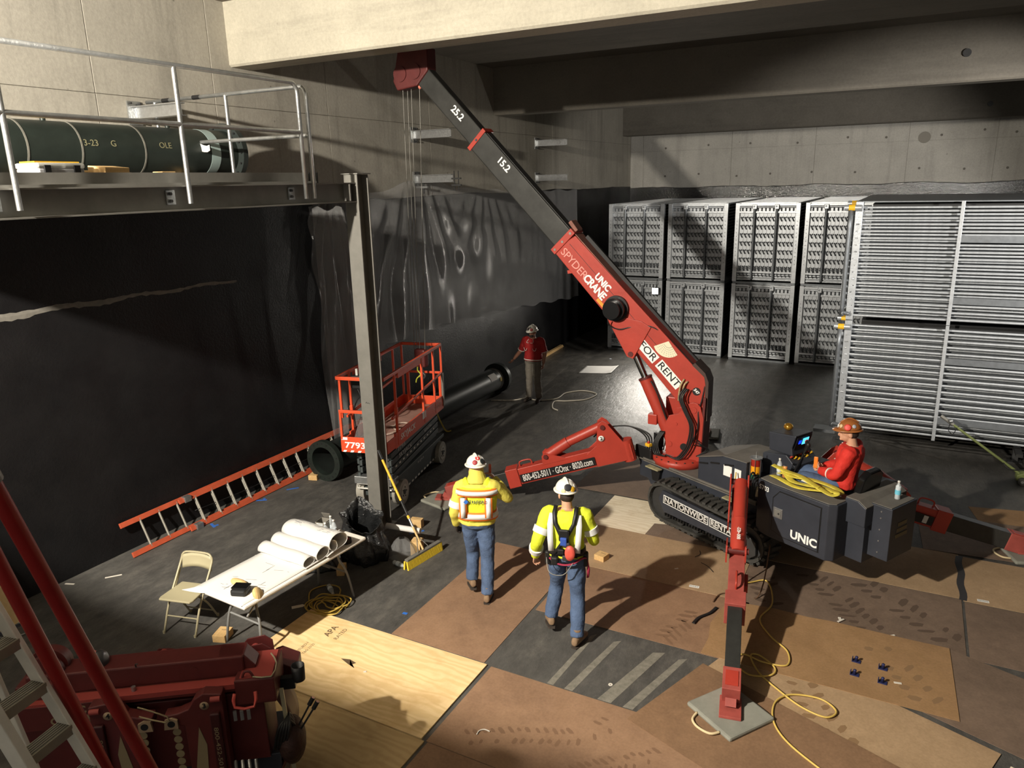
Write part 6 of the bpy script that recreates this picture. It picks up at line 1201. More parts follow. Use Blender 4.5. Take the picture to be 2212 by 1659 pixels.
# torn black strip beside the orange brown sheet and twigs on the mats
for pts, lab in (([(-1.62, 8.0), (-1.66, 7.85), (-1.75, 7.7), (-1.78, 7.55)], 'curled black strip beside the near crane leg'), ([(-2.05, 8.98), (-1.95, 8.92), (-1.85, 8.8)], 'dark bent wire on the tan sheet beside the track'), ([(-2.15, 9.3), (-2.12, 9.2), (-2.16, 9.1)], 'short dark thread on the tan sheet near the torn scrap')):
    o = B().path([(x, y, 0.02) for x, y in pts], 0.02 if 'strip' in lab else 0.005, 6, 5, flat=0.003).obj('black_strip', 'black'); tag(o, lab, 'strip')
# ================================================================ cords
c1 = [tuple(CRM @ Vector(p)) for p in ((1.18, 0.25, 1.12), (1.25, 0.15, 0.98), (1.45, -0.05, 1.08), (1.62, -0.22, 1.12), (1.76, -0.3, 0.85), (1.85, -0.38, 0.4), (1.9, -0.4, 0.06))]
cpx = [(-1.2, 8.85), (-1.05, 8.35), (-1.12, 7.95), (-0.95, 7.65), (-0.75, 7.45), (-0.72, 7.2), (-0.95, 7.15), (-1.15, 7.2), (-1.2, 7.05), (-1.05, 6.88), (-0.85, 6.95), (-0.82, 7.1), (-1.0, 7.25), (-1.08, 7.2), (-0.95, 6.95), (-0.72, 6.75), (-0.5, 6.6), (-0.28, 6.55), (-0.2, 6.68), (-0.35, 6.8), (-0.6, 6.75), (-0.72, 6.6), (-0.73, 6.4), (-0.66, 6.2), (-0.5, 6.02), (-0.2, 5.82), (0.0, 5.7), (0.3, 5.5), (0.8, 5.2)]
o = B().path(c1+[(x, y, 0.03) for x, y in cpx], 0.0095, 7, 6).obj('power_cord', 'cable_yellow'); tag(o, 'thin yellow extension cord trailing from the crane across the mats', 'cord')
rr = random.Random(9); pts = []
for i in range(70):
    a = i*0.62; r1 = 0.20+0.07*math.sin(i*0.31)+rr.uniform(-0.03, 0.03); pts.append((-5.80+0.03*math.sin(i*0.2)+r1*math.cos(a), 6.02+0.05*math.cos(i*0.17)+r1*0.8*math.sin(a), 0.012+0.0022*(i % 22)))
pts += [(-5.9, 6.35, 0.03), (-6.15, 6.4, 0.012), (-6.25, 6.2, 0.012), (-6.1, 6.0, 0.012)]
o = B().path(pts, 0.009, 7, 4).obj('coiled_cord', mat('cord_olive', S(176, 150, 70), 0.55)); tag(o, 'tangled coil of yellow cord lying at the corner of the bright plywood', 'cord')
o = B().path([(-8.35, 14.55, 0.01), (-7.9, 14.75, 0.012), (-7.65, 14.95, 0.05), (-7.75, 15.15, 0.03), (-7.5, 15.0, 0.012), (-7.25, 15.0, 0.02), (-7.0, 15.3, 0.015), (-7.0, 15.8, 0.015), (-6.7, 16.15, 0.015), (-6.3, 16.0, 0.015), (-6.35, 15.5, 0.015), (-6.7, 15.2, 0.015), (-6.95, 15.05, 0.015), (-6.8, 14.6, 0.012), (-6.6, 14.45, 0.012)], 0.014, 8, 6).obj('air_hose', mat('hose_white', S(186, 180, 166), 0.6)); tag(o, 'dirty white hose looped on the floor around the man in dark red', 'hose')
o = B().path([tuple(CRM @ Vector(p)) for p in ((2.0, -0.05, 0.5), (2.2, -0.5, 0.02), (1.9, -0.75, 0.02), (1.95, -1.0, 0.02))], 0.008, 6, 6).obj('ground_cable', mat('cable_brown', S(96, 70, 50), 0.6)); tag(o, 'dark cable curving on the mat below the crane cabinet', 'cable')
# ================================================================ folding table with drawings
tb = thing('folding_table', 'white plastic folding table covered with drawings', 'table', (-6.02, 5.65, 0), R(-4))
mat('table_white', S(222, 216, 206), 0.5, 0, 0.05, 3); mat('table_leg', S(138, 138, 136), 0.45, 0.3)
B().box((0, 0, 0.725), (0.76, 1.83, 0.045)).obj('table_top', 'table_white', tb, bev=0.02)
for s in (-1, 1):
    y = s*0.62
    for sx in (-1, 1): B().path([(sx*0.17, y-s*0.02, 0.70), (sx*0.18, y, 0.52), (sx*0.24, y+s*0.03, 0.40), (sx*0.27, y+s*0.06, 0.22), (sx*0.30, y+s*0.08, 0.0)], 0.015, 10, 5).obj('leg', 'table_leg', tb)
    B().tube((-0.25, y+0.03*s, 0.36), (0.25, y+0.03*s, 0.36), 0.012).obj('leg_brace', 'table_leg', tb); B().bar((0, y, 0.36), (0, s*0.2, 0.69), 0.02, 0.012).obj('leg_stay', 'table_leg', tb)
tbm = Matrix.Translation((-6.02, 5.65, 0)) @ Matrix.Rotation(R(-4), 4, 'Z')
def top_xf(o): o.matrix_world = tbm; return o
# drawing sets: one long scroll folded over itself in curls
def scroll(prof, x0, x1, lab, skew=0.0, m='paper'):
    P = spline([Vector((0, y, z)) for y, z in prof], 6); bm = B(); nx = 8
    vs = [V(x0+(x1-x0)*i/nx+skew*(p.y), p.y, p.z+0.006*math.sin(i*1.3+p.y*9)*(1 if p.z > 0.78 else 0)) for p in P for i in range(nx+1)]
    w = nx+1; bm.add(vs, [(j*w+i, j*w+i+1, (j+1)*w+i+1, (j+1)*w+i) for j in range(len(P)-1) for i in range(nx)], True)
    o = bm.obj('drawing_set', m, None, solid=0.004); top_xf(o); return tag(o, lab, 'drawings', 'drawing sheets on the folding table')
scroll([(-0.92, 0.752), (-0.5, 0.754), (-0.1, 0.756), (0.02, 0.762), (0.10, 0.80), (0.085, 0.86), (0.02, 0.875), (-0.045, 0.85), (-0.06, 0.80), (-0.02, 0.77), (0.0, 0.76)], -0.42, 0.34, 'drawing sheets spread flat at the near end of the table and curled up once')
scroll([(-0.05, 0.766), (0.08, 0.77), (0.22, 0.775), (0.30, 0.80), (0.31, 0.86), (0.26, 0.905), (0.18, 0.905), (0.125, 0.86), (0.13, 0.80), (0.17, 0.78), (0.2, 0.772)], -0.4, 0.36, 'middle curl of drawings rolled over on the table')
big = scroll([(0.26, 0.775), (0.36, 0.79), (0.45, 0.80), (0.56, 0.82), (0.60, 0.88), (0.56, 0.95), (0.46, 0.985), (0.36, 0.965), (0.31, 0.90), (0.33, 0.83), (0.39, 0.80), (0.43, 0.83), (0.42, 0.90), (0.38, 0.93)], -0.42, 0.38, 'largest folded roll of printed drawings at the middle of the table')
mat('ink_line', S(110, 110, 116), 0.8); rr = random.Random(2)
for k in range(16):
    x, y = rr.uniform(-0.3, 0.25), -0.85+0.7*rr.random(); B().box((x, y, 0.7585), (rr.uniform(0.02, 0.14), 0.004, 0.0006), rz=rr.choice((0, 1.57, 0.4))).obj('ink_line', 'ink_line', [o for o in bpy.data.objects if o.name == 'drawing_set'][0])
for k in range(26):
    f = rr.random(); y = 0.40+0.14*f; z = 0.986-1.6*(y-0.46)**2+0.0015-0.9*abs(y-0.46)*max(0, y-0.5); B().box((rr.uniform(-0.3, 0.33), y, z+0.0025), (rr.uniform(0.02, 0.12), 0.004, 0.0008)).obj('ink_line', 'ink_line', big)
o = B().grid(lambda u, v: V(-0.5+0.25*u+0.1*v, -1.02+0.5*v*0.3+0.1*u, 0.752-0.02*math.sin(2*u)*(1-v)), 8, 6).obj('loose_sheet', 'paper', None, solid=0.002); top_xf(o); tag(o, 'loose white sheet hanging over the near left corner of the table', 'paper')
# items on the table
def crumple(name, lab, c, s, m, seed, cat='paper bag', flat=0.6):
    rr = random.Random(seed); bm = B(); bm.ell((0, 0, 0), s, None, 22, 14)
    ph = [(rr.uniform(10, 40), rr.uniform(10, 40), rr.uniform(10, 40), rr.uniform(0, 6)) for _ in range(5)]
    out = []
    for x, y, z in bm.v:
        k = 1+0.16*sum(math.sin(a*x+b_*y+c_*z+p) for a, b_, c_, p in ph)/2.0; out.append((x*k, y*k, max(-s[2]*flat, z*k)))
    bm.v = out; bm.sm = [False]*len(bm.sm); o = bm.obj(name, m); o.matrix_world = Matrix.Translation(tbm @ Vector(c)); return tag(o, lab, cat)
mat('kraft', S(196, 166, 112), 0.8, 0, 0.15, 20)
crumple('paper_bag', 'crumpled tan cloth on the drawings at the near end of the table', (-0.05, -0.63, 0.775), (0.10, 0.05, 0.035), 'kraft', 1)
crumple('paper_bag', 'crumpled brown paper bag hanging at the near right table edge', (0.31, -0.68, 0.75), (0.055, 0.08, 0.075), 'kraft', 2)
t = thing('black_pouch', 'black folded pouch on the near corner of the table', 'pouch', tbm @ Vector((0.13, -0.75, 0.749)), R(20))
B().box((0, 0, 0.04), (0.17, 0.15, 0.075)).obj('pouch_body', 'black', t, bev=0.02); B().box((0, 0.02, 0.082), (0.175, 0.12, 0.016)).obj('flap', 'black_gloss', t, bev=0.006)
t = thing('bottle_carton', 'open printed cardboard carton on the far end of the table', 'box', tbm @ Vector((-0.14, 0.72, 0.748)), R(8)); mat('carton_grey', S(118, 114, 106), 0.7)
for x, y, sx, sy in ((0, -0.07, 0.13, 0.004), (0, 0.07, 0.13, 0.004), (-0.065, 0, 0.004, 0.14), (0.065, 0, 0.004, 0.14)):
    w = B().box((x, y, 0.09), (sx, sy, 0.18)).obj('panel', 'carton_grey', t)
    for k in range(9): B().box((x*1.03, y*1.03, 0.02+0.018*k), (sx*0.7 if sx > 0.1 else 0.001+sx, sy*0.7 if sy > 0.1 else sy+0.001, 0.007)).obj('print_line', 'white_ink', w)
B().box((0, 0, 0.004), (0.13, 0.14, 0.004)).obj('panel', 'carton_grey', t); B().box((-0.01, 0.1, 0.2), (0.12, 0.004, 0.09), m=Matrix.Rotation(R(30), 3, 'X')).obj('flap', 'carton_grey', t)
PROFB = [(0.0, 0.0), (0.03, 0.0), (0.032, 0.01), (0.03, 0.05), (0.032, 0.055), (0.032, 0.12), (0.03, 0.125), (0.03, 0.15), (0.016, 0.185), (0.012, 0.19), (0.012, 0.205)]
m, nt, b, N, L = nodes('pet_clear'); b.inputs['Base Color'].default_value = (*S(225, 232, 236), 1); b.inputs['Roughness'].default_value = 0.08; b.inputs['Alpha'].default_value = 0.38; b.inputs['Specular IOR Level'].default_value = 0.9
mat('label_pale', S(206, 216, 222), 0.6); mat('label_blue', S(110, 190, 214), 0.6); mat('soda', S(60, 34, 22), 0.2)
def bottle(M, lab, liquid=None, lm='label_pale'):
    t = bpy.data.objects.new('water_bottle', None); COL.objects.link(t); t.empty_display_size = 0.05; t.matrix_world = M; tag(t, lab, 'bottle', 'plastic drink bottles')
    B().lathe(PROFB, 18).obj('bottle_body', 'pet_clear', t); B().lathe([(0.0, 0.2), (0.015, 0.2), (0.015, 0.222), (0.0, 0.224)], 14).obj('cap', 'white_paint', t); B().lathe([(0.0328, 0.06), (0.0328, 0.115)], 18, None, False).obj('label_wrap', lm, t)
    if liquid: B().lathe([(0.0, 0.002), (0.028, 0.003), (0.029, liquid), (0.0, liquid)], 16).obj('drink', 'soda' if liquid < 0.05 else 'label_pale', t)
    return t
bottle(Matrix.Translation(tbm @ Vector((-0.08, 0.79, 0.75))), 'clear bottle standing inside the carton on the table'); bottle(Matrix.Translation(tbm @ Vector((0.03, 0.73, 0.748))), 'clear bottle right beside the carton on the table'); bottle(Matrix.Translation(tbm @ Vector((0.0, 0.62, 0.748))), 'bottle with a little cola in front of the carton', 0.04)
bottle(Matrix.Translation(tbm @ Vector((0.17, 0.66, 0.78))) @ Matrix.Rotation(R(75), 4, 'X') @ Matrix.Rotation(R(30), 4, 'Z'), 'crushed clear bottle lying near the far table edge')
bottle(Matrix.Translation((-6.1, 6.36, 0.034)) @ Matrix.Rotation(R(-35), 4, 'Z') @ Matrix.Rotation(R(90), 4, 'Y'), 'empty bottle lying on the floor under the table'); bottle(Matrix.Translation((-5.72, 7.22, 0.034)) @ Matrix.Rotation(R(-10), 4, 'Z') @ Matrix.Rotation(R(90), 4, 'Y'), 'flattened bottle lying on the floor in front of the clear bag')
t = thing('tape_roll', 'black roll of tape with a red core at the far table corner', 'tape roll', tbm @ Vector((0.28, 0.68, 0.748))); B().pipe((0, 0, 0.0), (0, 0, 0.05), 0.06, 0.032, 24).obj('roll', 'black', t); B().pipe((0, 0, 0.001), (0, 0, 0.052), 0.034, 0.028, 20).obj('core', 'red_crane', t); B().box((0, 0.0, 0.045), (0.05, 0.03, 0.02)).obj('spool_plug', 'red_crane', t)
o = B().box((0, 0, 0), (0.035, 0.2, 0.012)).obj('marker', 'black', None, bev=0.003); o.matrix_world = tbm @ Matrix.Translation((0.12, 0.42, 0.756+0.0)) @ Matrix.Rotation(R(35), 4, 'Z'); o.location = tbm @ Vector((0.2, 0.47, 0.756)); tag(o, 'black ruler lying beside the big roll of drawings', 'ruler')
B().box((0, 0.07, 0.007), (0.03, 0.05, 0.003)).obj('grip', 'steel_dark', o)
for i, (x, y, rz) in enumerate(((0.1, 0.72, 0.3), (0.13, 0.69, 0.7))):
    o = B().tube((-0.06, 0, 0), (0.06, 0, 0), 0.006, n=8).obj('pen', mat('pen_blue', S(30, 50, 130), 0.4)); o.matrix_world = tbm @ Matrix.Translation((x, y, 0.756)) @ Matrix.Rotation(rz, 4, 'Z'); tag(o, ('blue pen near the bottles on the table', 'second blue pen crossing nearer the crushed bottle')[i], 'pen'); B().tube((0.06, 0, 0), (0.075, 0, 0), 0.006, 0.001, 8).obj('tip', 'galv', o)
o = B().box((0, 0, 0.004), (0.05, 0.012, 0.008)).obj('lighter', 'black'); o.matrix_world = tbm @ Matrix.Translation((0.02, 0.54, 0.748)) @ Matrix.Rotation(-0.3, 4, 'Z'); tag(o, 'small black stick lying before the cola bottle', 'stick')
# ================================================================ folding chair
chx = thing('folding_chair', 'beige metal folding chair beside the near end of the table', 'chair', (-7.0, 5.0, 0), R(14))
B().prism([(-0.2, -0.2), (0.2, -0.2), (0.215, -0.15), (0.19, 0.2), (-0.19, 0.2), (-0.215, -0.15)], Matrix.Translation((0, 0, 0.425)), 0.025).obj('seat', 'tan_paint', chx, bev=0.01)
def bk(u, v): x = -0.2+0.4*u; return V(x, 0.24+0.02*(1-(2*u-1)**2)+0.03*v, 0.60+0.16*v+(0.03*(1-(2*u-1)**2) if v > 0.5 else 0)+(0.05*(1-(2*u-1)**2) if v < 0.5 else 0)*0.6)
B().grid(bk, 12, 4).obj('backrest', 'tan_paint', chx, solid=0.008)
bp_ = [(-0.205, -0.19, 0.0), (-0.205, -0.05, 0.3), (-0.205, 0.1, 0.5), (-0.205, 0.255, 0.70), (-0.19, 0.275, 0.765), (-0.14, 0.285, 0.795), (0.0, 0.29, 0.80), (0.14, 0.285, 0.795), (0.19, 0.275, 0.765), (0.205, 0.255, 0.70), (0.205, 0.1, 0.5), (0.205, -0.05, 0.3), (0.205, -0.19, 0.0)]
B().path(bp_, 0.0125, 10, 3).obj('front_frame', 'tan_paint', chx)
for sx in (-1, 1): B().path([(sx*0.185, 0.26, 0.0), (sx*0.185, 0.12, 0.25), (sx*0.185, -0.02, 0.42)], 0.0115, 10, 3).obj('rear_leg', 'tan_paint', chx); B().bar((sx*0.2, 0.22, 0.62), (sx*0.19, 0.05, 0.40), 0.008, 0.02).obj('hinge_bar', 'tan_paint', chx)
B().tube((-0.2, -0.105, 0.18), (0.2, -0.105, 0.18), 0.008).obj('front_brace', 'tan_paint', chx); B().tube((-0.185, 0.2, 0.11), (0.185, 0.2, 0.11), 0.008).obj('rear_brace', 'tan_paint', chx)
for x, y in ((-0.205, -0.19), (0.205, -0.19), (-0.185, 0.26), (0.185, 0.26)): B().tube((x, y, 0), (x, y+0.0, 0.03), 0.016, n=10).obj('foot_cap', 'tan_paint', chx)
# ================================================================ bags and broom
m, nt, b, N, L = nodes('bag_black'); b.inputs['Base Color'].default_value = (*S(34, 35, 36), 1); b.inputs['Roughness'].default_value = 0.22; b.inputs['Specular IOR Level'].default_value = 0.7
o_ = N('ShaderNodeTexCoord').outputs['Object']; bumpn(N, L, b, noise(N, L, o_, 7, 5, 0.7), 0.05, 0.8)
def bag(u, v):
    a = 2*math.pi*u; z = 0.62*v; k = [(0, 0.32), (0.3, 0.36), (0.6, 0.30), (0.85, 0.27), (1.0, 0.31)]; r = interp(k, v)*(1+0.10*math.sin(5*a+3*v)+0.06*math.sin(11*a+8*v)+0.04*math.sin(17*a))
    return V(r*math.cos(a)*0.95, r*math.sin(a)*0.8, z+0.05*v*math.sin(3*a+1)+(0.10*v*v*math.cos(a-2.4)))
o = B().grid(bag, 60, 24).obj('trash_bag', 'bag_black', None, solid=0.003); o.location = (-6.2, 7.22, 0.0); tag(o, 'open black trash bag slumped between the table and the steel column', 'trash bag')
def heap(u, v): a = 2*math.pi*u; r = 0.4*(1-v**2)*(1+0.12*math.sin(4*a+1)+0.07*math.sin(9*a)); return V(r*math.cos(a), r*0.62*math.sin(a), 0.34*v*(1+0.1*math.sin(3*a)))
o = B().grid(heap, 40, 14).obj('trash_bag', 'bag_black', None, solid=0.003); o.location = (-6.78, 6.72, 0.0); tag(o, 'full black trash bag in the shadow behind the table legs', 'trash bag')
def clr(u, v): a = 2*math.pi*u; r = 0.17*(1-0.75*v**3)*(1+0.15*math.sin(4*a+2*v)+0.08*math.sin(9*a)); return V(r*math.cos(a), r*math.sin(a), 0.30*v)
o = B().grid(clr, 36, 14).obj('clear_bag', 'poly_film'); o.location = (-5.72, 7.42, 0.0); tag(o, 'clear plastic bag of scraps beside the broom', 'plastic bag')
o = B().tube((-0.26, 0, 0), (0.26, 0.06, 0), 0.04, n=16).obj('paper_tube', 'paper'); o.location = (-5.86, 7.62, 0.31); tag(o, 'white rolled tube lying across the clear bag beside the column', 'tube'); B().pipe((0.26, 0.06, 0), (0.265, 0.061, 0), 0.041, 0.03, 16).obj('tube_rim', 'litter', o)
br = thing('push_broom', 'yellow push broom leaning against the steel column', 'broom', (-5.45, 7.5, 0))
B().bar((-0.03, -0.33, 0.13), (0.06, 0.33, 0.13), 0.06, 0.035).obj('broom_block', 'steel_grey', br, bev=0.006)
brs = B()
for k in range(34):
    f = k/33; x, y = -0.03+0.09*f, -0.33+0.66*f
    for q in (-0.018, 0.018): brs.bar((x+q, y, 0.12), (x+q*1.8, y, 0.0), 0.024, 0.024)
o = brs.obj('bristles', mat('bristle_yellow', S(224, 196, 60), 0.7, 0, 0.12, 40), br); o['kind'] = 'stuff'
h0, h1 = V(0.015, 0.0, 0.15), V(-1.0, 0.46, 1.26)
for f0, f1, m_, r in ((0, 0.22, 'lumber', 0.014), (0.22, 0.3, 'galv', 0.016), (0.3, 0.33, 'yellow', 0.019), (0.33, 0.48, 'black', 0.017), (0.48, 0.9, 'yellow', 0.017), (0.9, 1.0, 'black', 0.019)): B().tube(h0.lerp(h1, f0), h0.lerp(h1, f1), r, n=12).obj('handle_section', m_, br)
for sx in (-0.12, 0.12): B().tube((0.015, sx, 0.15), h0.lerp(h1, 0.14), 0.006, n=6).obj('brace_wire', 'steel_grey', br)
# ================================================================ things lying on the crane
def onc(bm, nm, m, lab, cat, **k): bm.v = [tuple(CRM @ Vector(p)) for p in bm.v]; return tag(bm.obj(nm, m, None, **k), lab, cat)
mat('sling_web', S(206, 190, 70), 0.75, 0, 0.2, 18)
sl = B(); zc = 1.285
for pts in ([(1.78, 0.2), (1.95, 0.12), (2.2, 0.1), (2.45, 0.16), (2.62, 0.2), (2.66, 0.28), (2.55, 0.3), (2.3, 0.24), (2.05, 0.2), (1.82, 0.28)], [(1.8, 0.3), (2.0, 0.3), (2.25, 0.3), (2.5, 0.24), (2.68, 0.16), (2.66, 0.1), (2.5, 0.1), (2.2, 0.18), (1.95, 0.24), (1.76, 0.22)], [(1.85, 0.34), (1.95, 0.24), (2.1, 0.14), (2.3, 0.09), (2.5, 0.1)]):
    sl.path([(x, y, zc+0.012*i+0.02*math.sin(i*2.1)) for i, (x, y) in enumerate(pts)], 0.046, 8, 6, flat=0.008); zc += 0.02
onc(sl, 'lifting_sling', 'sling_web', 'bundle of yellow webbing slings lying on the crane cabinet', 'sling')
onc(B().box((2.3, 0.14, 1.39), (0.11, 0.05, 0.012)), 'sling_tag', 'white_paint', 'white tag on the yellow slings', 'tag')
bottle(CRM @ Matrix.Translation((1.80, 0.30, 1.272)), 'water bottle standing on the crane cabinet beside the orange can', 0.14); bottle(CRM @ Matrix.Translation((3.09, 0.72, 1.288)), 'water bottle with a blue label standing on the rear crane box', 0.16, 'label_blue')
t = thing('drink_can', 'slim orange drink can standing on the crane cabinet', 'can', CRM @ Vector((1.89, 0.29, 1.272))); B().lathe([(0.0, 0), (0.024, 0.0), (0.028, 0.008), (0.028, 0.135), (0.023, 0.15), (0.0, 0.15)], 18).obj('can_body', mat('can_orange', S(226, 150, 84), 0.3, 0.3), t); B().lathe([(0.0, 0.15), (0.022, 0.15), (0.022, 0.153), (0.0, 0.152)], 16).obj('lid', 'galv_bright', t)
for k, (x, y) in enumerate(((2.02, 0.40), (2.10, 0.38))): onc(B().ell((x, y, 1.30), (0.09-0.02*k, 0.05, 0.032)), 'work_glove', mat('glove_white', S(216, 210, 196), 0.85) if not k else 'black', ('white cotton work glove lying by the crane levers', 'dark cuffed glove beside the white one near the levers')[k], 'glove')
# tile of cardboard leaning at the left wall
t = thing('leaning_board', 'plywood board with a dark edge leaning against the left wall behind the step ladder', 'board', (0, 0, 0))
B().add([V(-8.85, 4.18, 0.0), V(-9.34, 4.26, 0.62), V(-9.36, 2.6, 0.62), V(-8.87, 2.5, 0.0), V(-8.83, 4.19, 0.015), V(-9.32, 4.27, 0.635), V(-9.34, 2.6, 0.635), V(-8.85, 2.5, 0.015)], [(3, 2, 1, 0), (4, 5, 6, 7), (0, 1, 5, 4), (1, 2, 6, 5), (2, 3, 7, 6), (3, 0, 4, 7)]).obj('panel', 'plywood_dark', t)
B().bar((-8.84, 4.2, 0.01), (-9.33, 4.28, 0.63), 0.05, 0.03).obj('edge_strip', mat('edge_blue', S(64, 68, 76), 0.6), t); B().bar((-8.84, 4.2, 0.015), (-8.86, 2.5, 0.015), 0.03, 0.05).obj('edge_strip', 'edge_blue', t)
B().path([(-8.84, 4.1, 0.05), (-8.7, 4.15, 0.03), (-8.6, 4.05, 0.015), (-8.68, 3.9, 0.01), (-8.8, 3.85, 0.02)], 0.007, 6, 5).obj('wire_loop', 'galv', t)
# ================================================================ folded spider crane in the foreground
FA = R(35.8); FO = Vector((-4.6, 3.2, 0.017)); fc = thing('spider_crane', 'shaded red spider crane folded up for travel in the lower left corner', 'crane', FO, FA)
bx = lambda a, b_, nm, m, bev=0.008, par=None: B().span(a, b_).obj(nm, m, par or fc, bev=bev)
bx((-1.25, -0.02, 0.12), (0.62, 0.5, 0.5), 'chassis', 'navy')
for y in (-0.2, 0.42):
    t_ = B().prism([(-0.75+0.2*math.cos(R(a)), 0.2+0.2*math.sin(R(a))) for a in range(90, 271, 20)]+[(0.35+0.2*math.cos(R(a)), 0.2+0.2*math.sin(R(a))) for a in range(-90, 91, 20)], plane_m((0, y+0.2, 0), NX, NZ), 0.2).obj('crawler_track', 'rubber', fc, bev=0.01)
bm_ = bx((-1.15, 0.0, 1.23), (0.42, 0.2, 1.40), 'boom', 'red_dark', 0.012)
B().prism([(0.22, 1.40), (0.42, 1.40), (0.5, 1.30), (0.5, 1.22), (0.22, 1.22)], plane_m((0, 0.18, 0), NX, NZ), 0.16).obj('boom_nose', 'red_dark', bm_, bev=0.008)
bx((-1.15, -0.11, 1.17), (0.5, 0.24, 1.235), 'boom_saddle', 'red_dark')
B().span((-1.15, -0.115, 1.2), (0.45, -0.02, 1.24)).obj('saddle_ledge', mat('ledge_pink', S(150, 62, 56), 0.6), bm_)
for x in (-0.58, -0.38): B().tube((x, -0.06, 1.24), (x, -0.06, 1.275), 0.018, n=6).obj('bolt', 'galv', bm_)
B().tube((0.05, -0.005, 1.32), (0.05, 0.0, 1.32), 0.03, n=14).obj('boss', 'red_dark', bm_); B().path([(-0.36, 0.0, 1.40), (-0.36, -0.01, 1.43), (-0.34, -0.01, 1.43)], 0.005, 6, 3).obj('eye_pin', 'steel_dark', bm_)
# sheave head on the left
for x, y, z, r in ((-1.02, 0.03, 1.40, 0.13), (-1.02, 0.1, 1.42, 0.14), (-1.02, 0.17, 1.40, 0.13)): B().tube((x, y, z), (x, y+0.045, z), r, n=28).obj('sheave', 'red_dark', fc, bev=0.004)
bx((-1.2, -0.06, 1.1), (-0.86, 0.26, 1.36), 'head_frame', 'red_dark')
B().lathe([(0.0, -0.06), (0.05, -0.055), (0.075, -0.01), (0.072, 0.03), (0.05, 0.055), (0.02, 0.06)], 20, Matrix.Translation((-0.66, 0.1, 1.43)) @ Matrix.Rotation(R(70), 4, 'Y')).obj('hook_ball', mat('hook_grey', S(84, 84, 86), 0.35, 0.5), fc)
B().path([(-0.68, 0.17, 1.41), (-0.68, 0.1, 1.50), (-0.66, 0.03, 1.47), (-0.66, 0.0, 1.40)], 0.014, 8, 4).obj('hook_latch', mat('hook_red', S(206, 74, 52), 0.4), fc); B().tube((-0.78, 0.14, 1.42), (-0.72, 0.14, 1.46), 0.05, n=18).obj('hook_swivel', 'red_dark', fc)
# clevises standing behind the boom
for x0, z0 in ((-0.36, 1.18), (0.3, 1.15)):
    for y in (0.3, 0.42): B().prism([(x0-0.2, 1.0), (x0-0.2, 1.1), (x0-0.02, z0+0.04), (x0+0.06, z0+0.13), (x0+0.2, z0+0.15), (x0+0.26, z0+0.1), (x0+0.27, 1.0)] if x0 > 0 else [(x0-0.05, 1.0), (x0-0.05, z0+0.03), (x0+0.02, z0+0.09), (x0+0.12, z0+0.08), (x0+0.4, 1.14), (x0+0.4, 1.0)], plane_m((0, y+0.012, 0), NX, NZ), 0.012).obj('clevis_plate', 'red_dark', fc, bev=0.003)
    B().tube((x0+(0.12 if x0 > 0 else 0.06), 0.3, z0+0.05), (x0+(0.12 if x0 > 0 else 0.06), 0.42, z0+0.05), 0.035, n=16).obj('clevis_pin', 'ledge_pink', fc)
# right hand head block
hb_ = bx((0.36, -0.12, 1.05), (0.66, 0.26, 1.27), 'pivot_block', 'red_dark', 0.012); B().span((0.40, -0.1, 1.27), (0.64, 0.24, 1.276)).obj('block_top', 'ledge_pink', hb_)
B().path([(0.42, -0.09, 1.275), (0.44, -0.09, 1.32), (0.48, -0.09, 1.32), (0.5, -0.09, 1.275)], 0.01, 8, 4).obj('lifting_loop', 'red_dark', hb_); B().path([(0.5, -0.1, 1.28), (0.64, -0.12, 1.28), (0.66, 0.02, 1.30), (0.6, 0.14, 1.31)], 0.006, 6, 2).obj('grab_wire', 'tan_paint', hb_)
B().prism([(0.56, 0.92), (0.76, 0.92), (0.76, 1.06), (0.62, 1.14), (0.56, 1.12)], plane_m((0, 0.5, 0), NX, NZ), 0.24).obj('control_cover', 'red_dark', fc, bev=0.006)
B().path([(0.38, -0.2, 1.22), (0.38, -0.24, 1.13), (0.52, -0.24, 1.12), (0.53, -0.2, 1.22)], 0.014, 8, 2, flat=0.008).obj('lock_handle', mat('handle_red', S(176, 66, 56), 0.5), fc)
for k in range(3): B().box((0.36+0.05*k, -0.19, 1.02), (0.025, 0.02, 0.08), rz=0.2).obj('lock_pin', 'galv', fc)
B().lathe([(0.05, -0.065), (0.053, 0.065), (0.047, 0.065), (0.044, -0.055), (0.0, -0.055)], 26, Matrix.Translation((0.80, 0.1, 1.14)), False).obj('cup_holder', 'black', fc); B().box((0.70, 0.1, 1.06), (0.14, 0.05, 0.1)).obj('cup_bracket', 'black', fc)
B().grid(lambda u, v: V(0.56+0.17*math.sin(v*math.pi*0.95), -0.02+0.3*u, 0.25+0.85*v), 4, 20).obj('drum_cover', mat('drum_brown', S(76, 44, 36), 0.5, 0, 0.2, 4), fc, solid=0.02)
B().bar((0.69, -0.06, 1.12), (0.72, -0.06, 0.35), 0.03, 0.02).obj('edge_strip', 'tan_paint', fc)
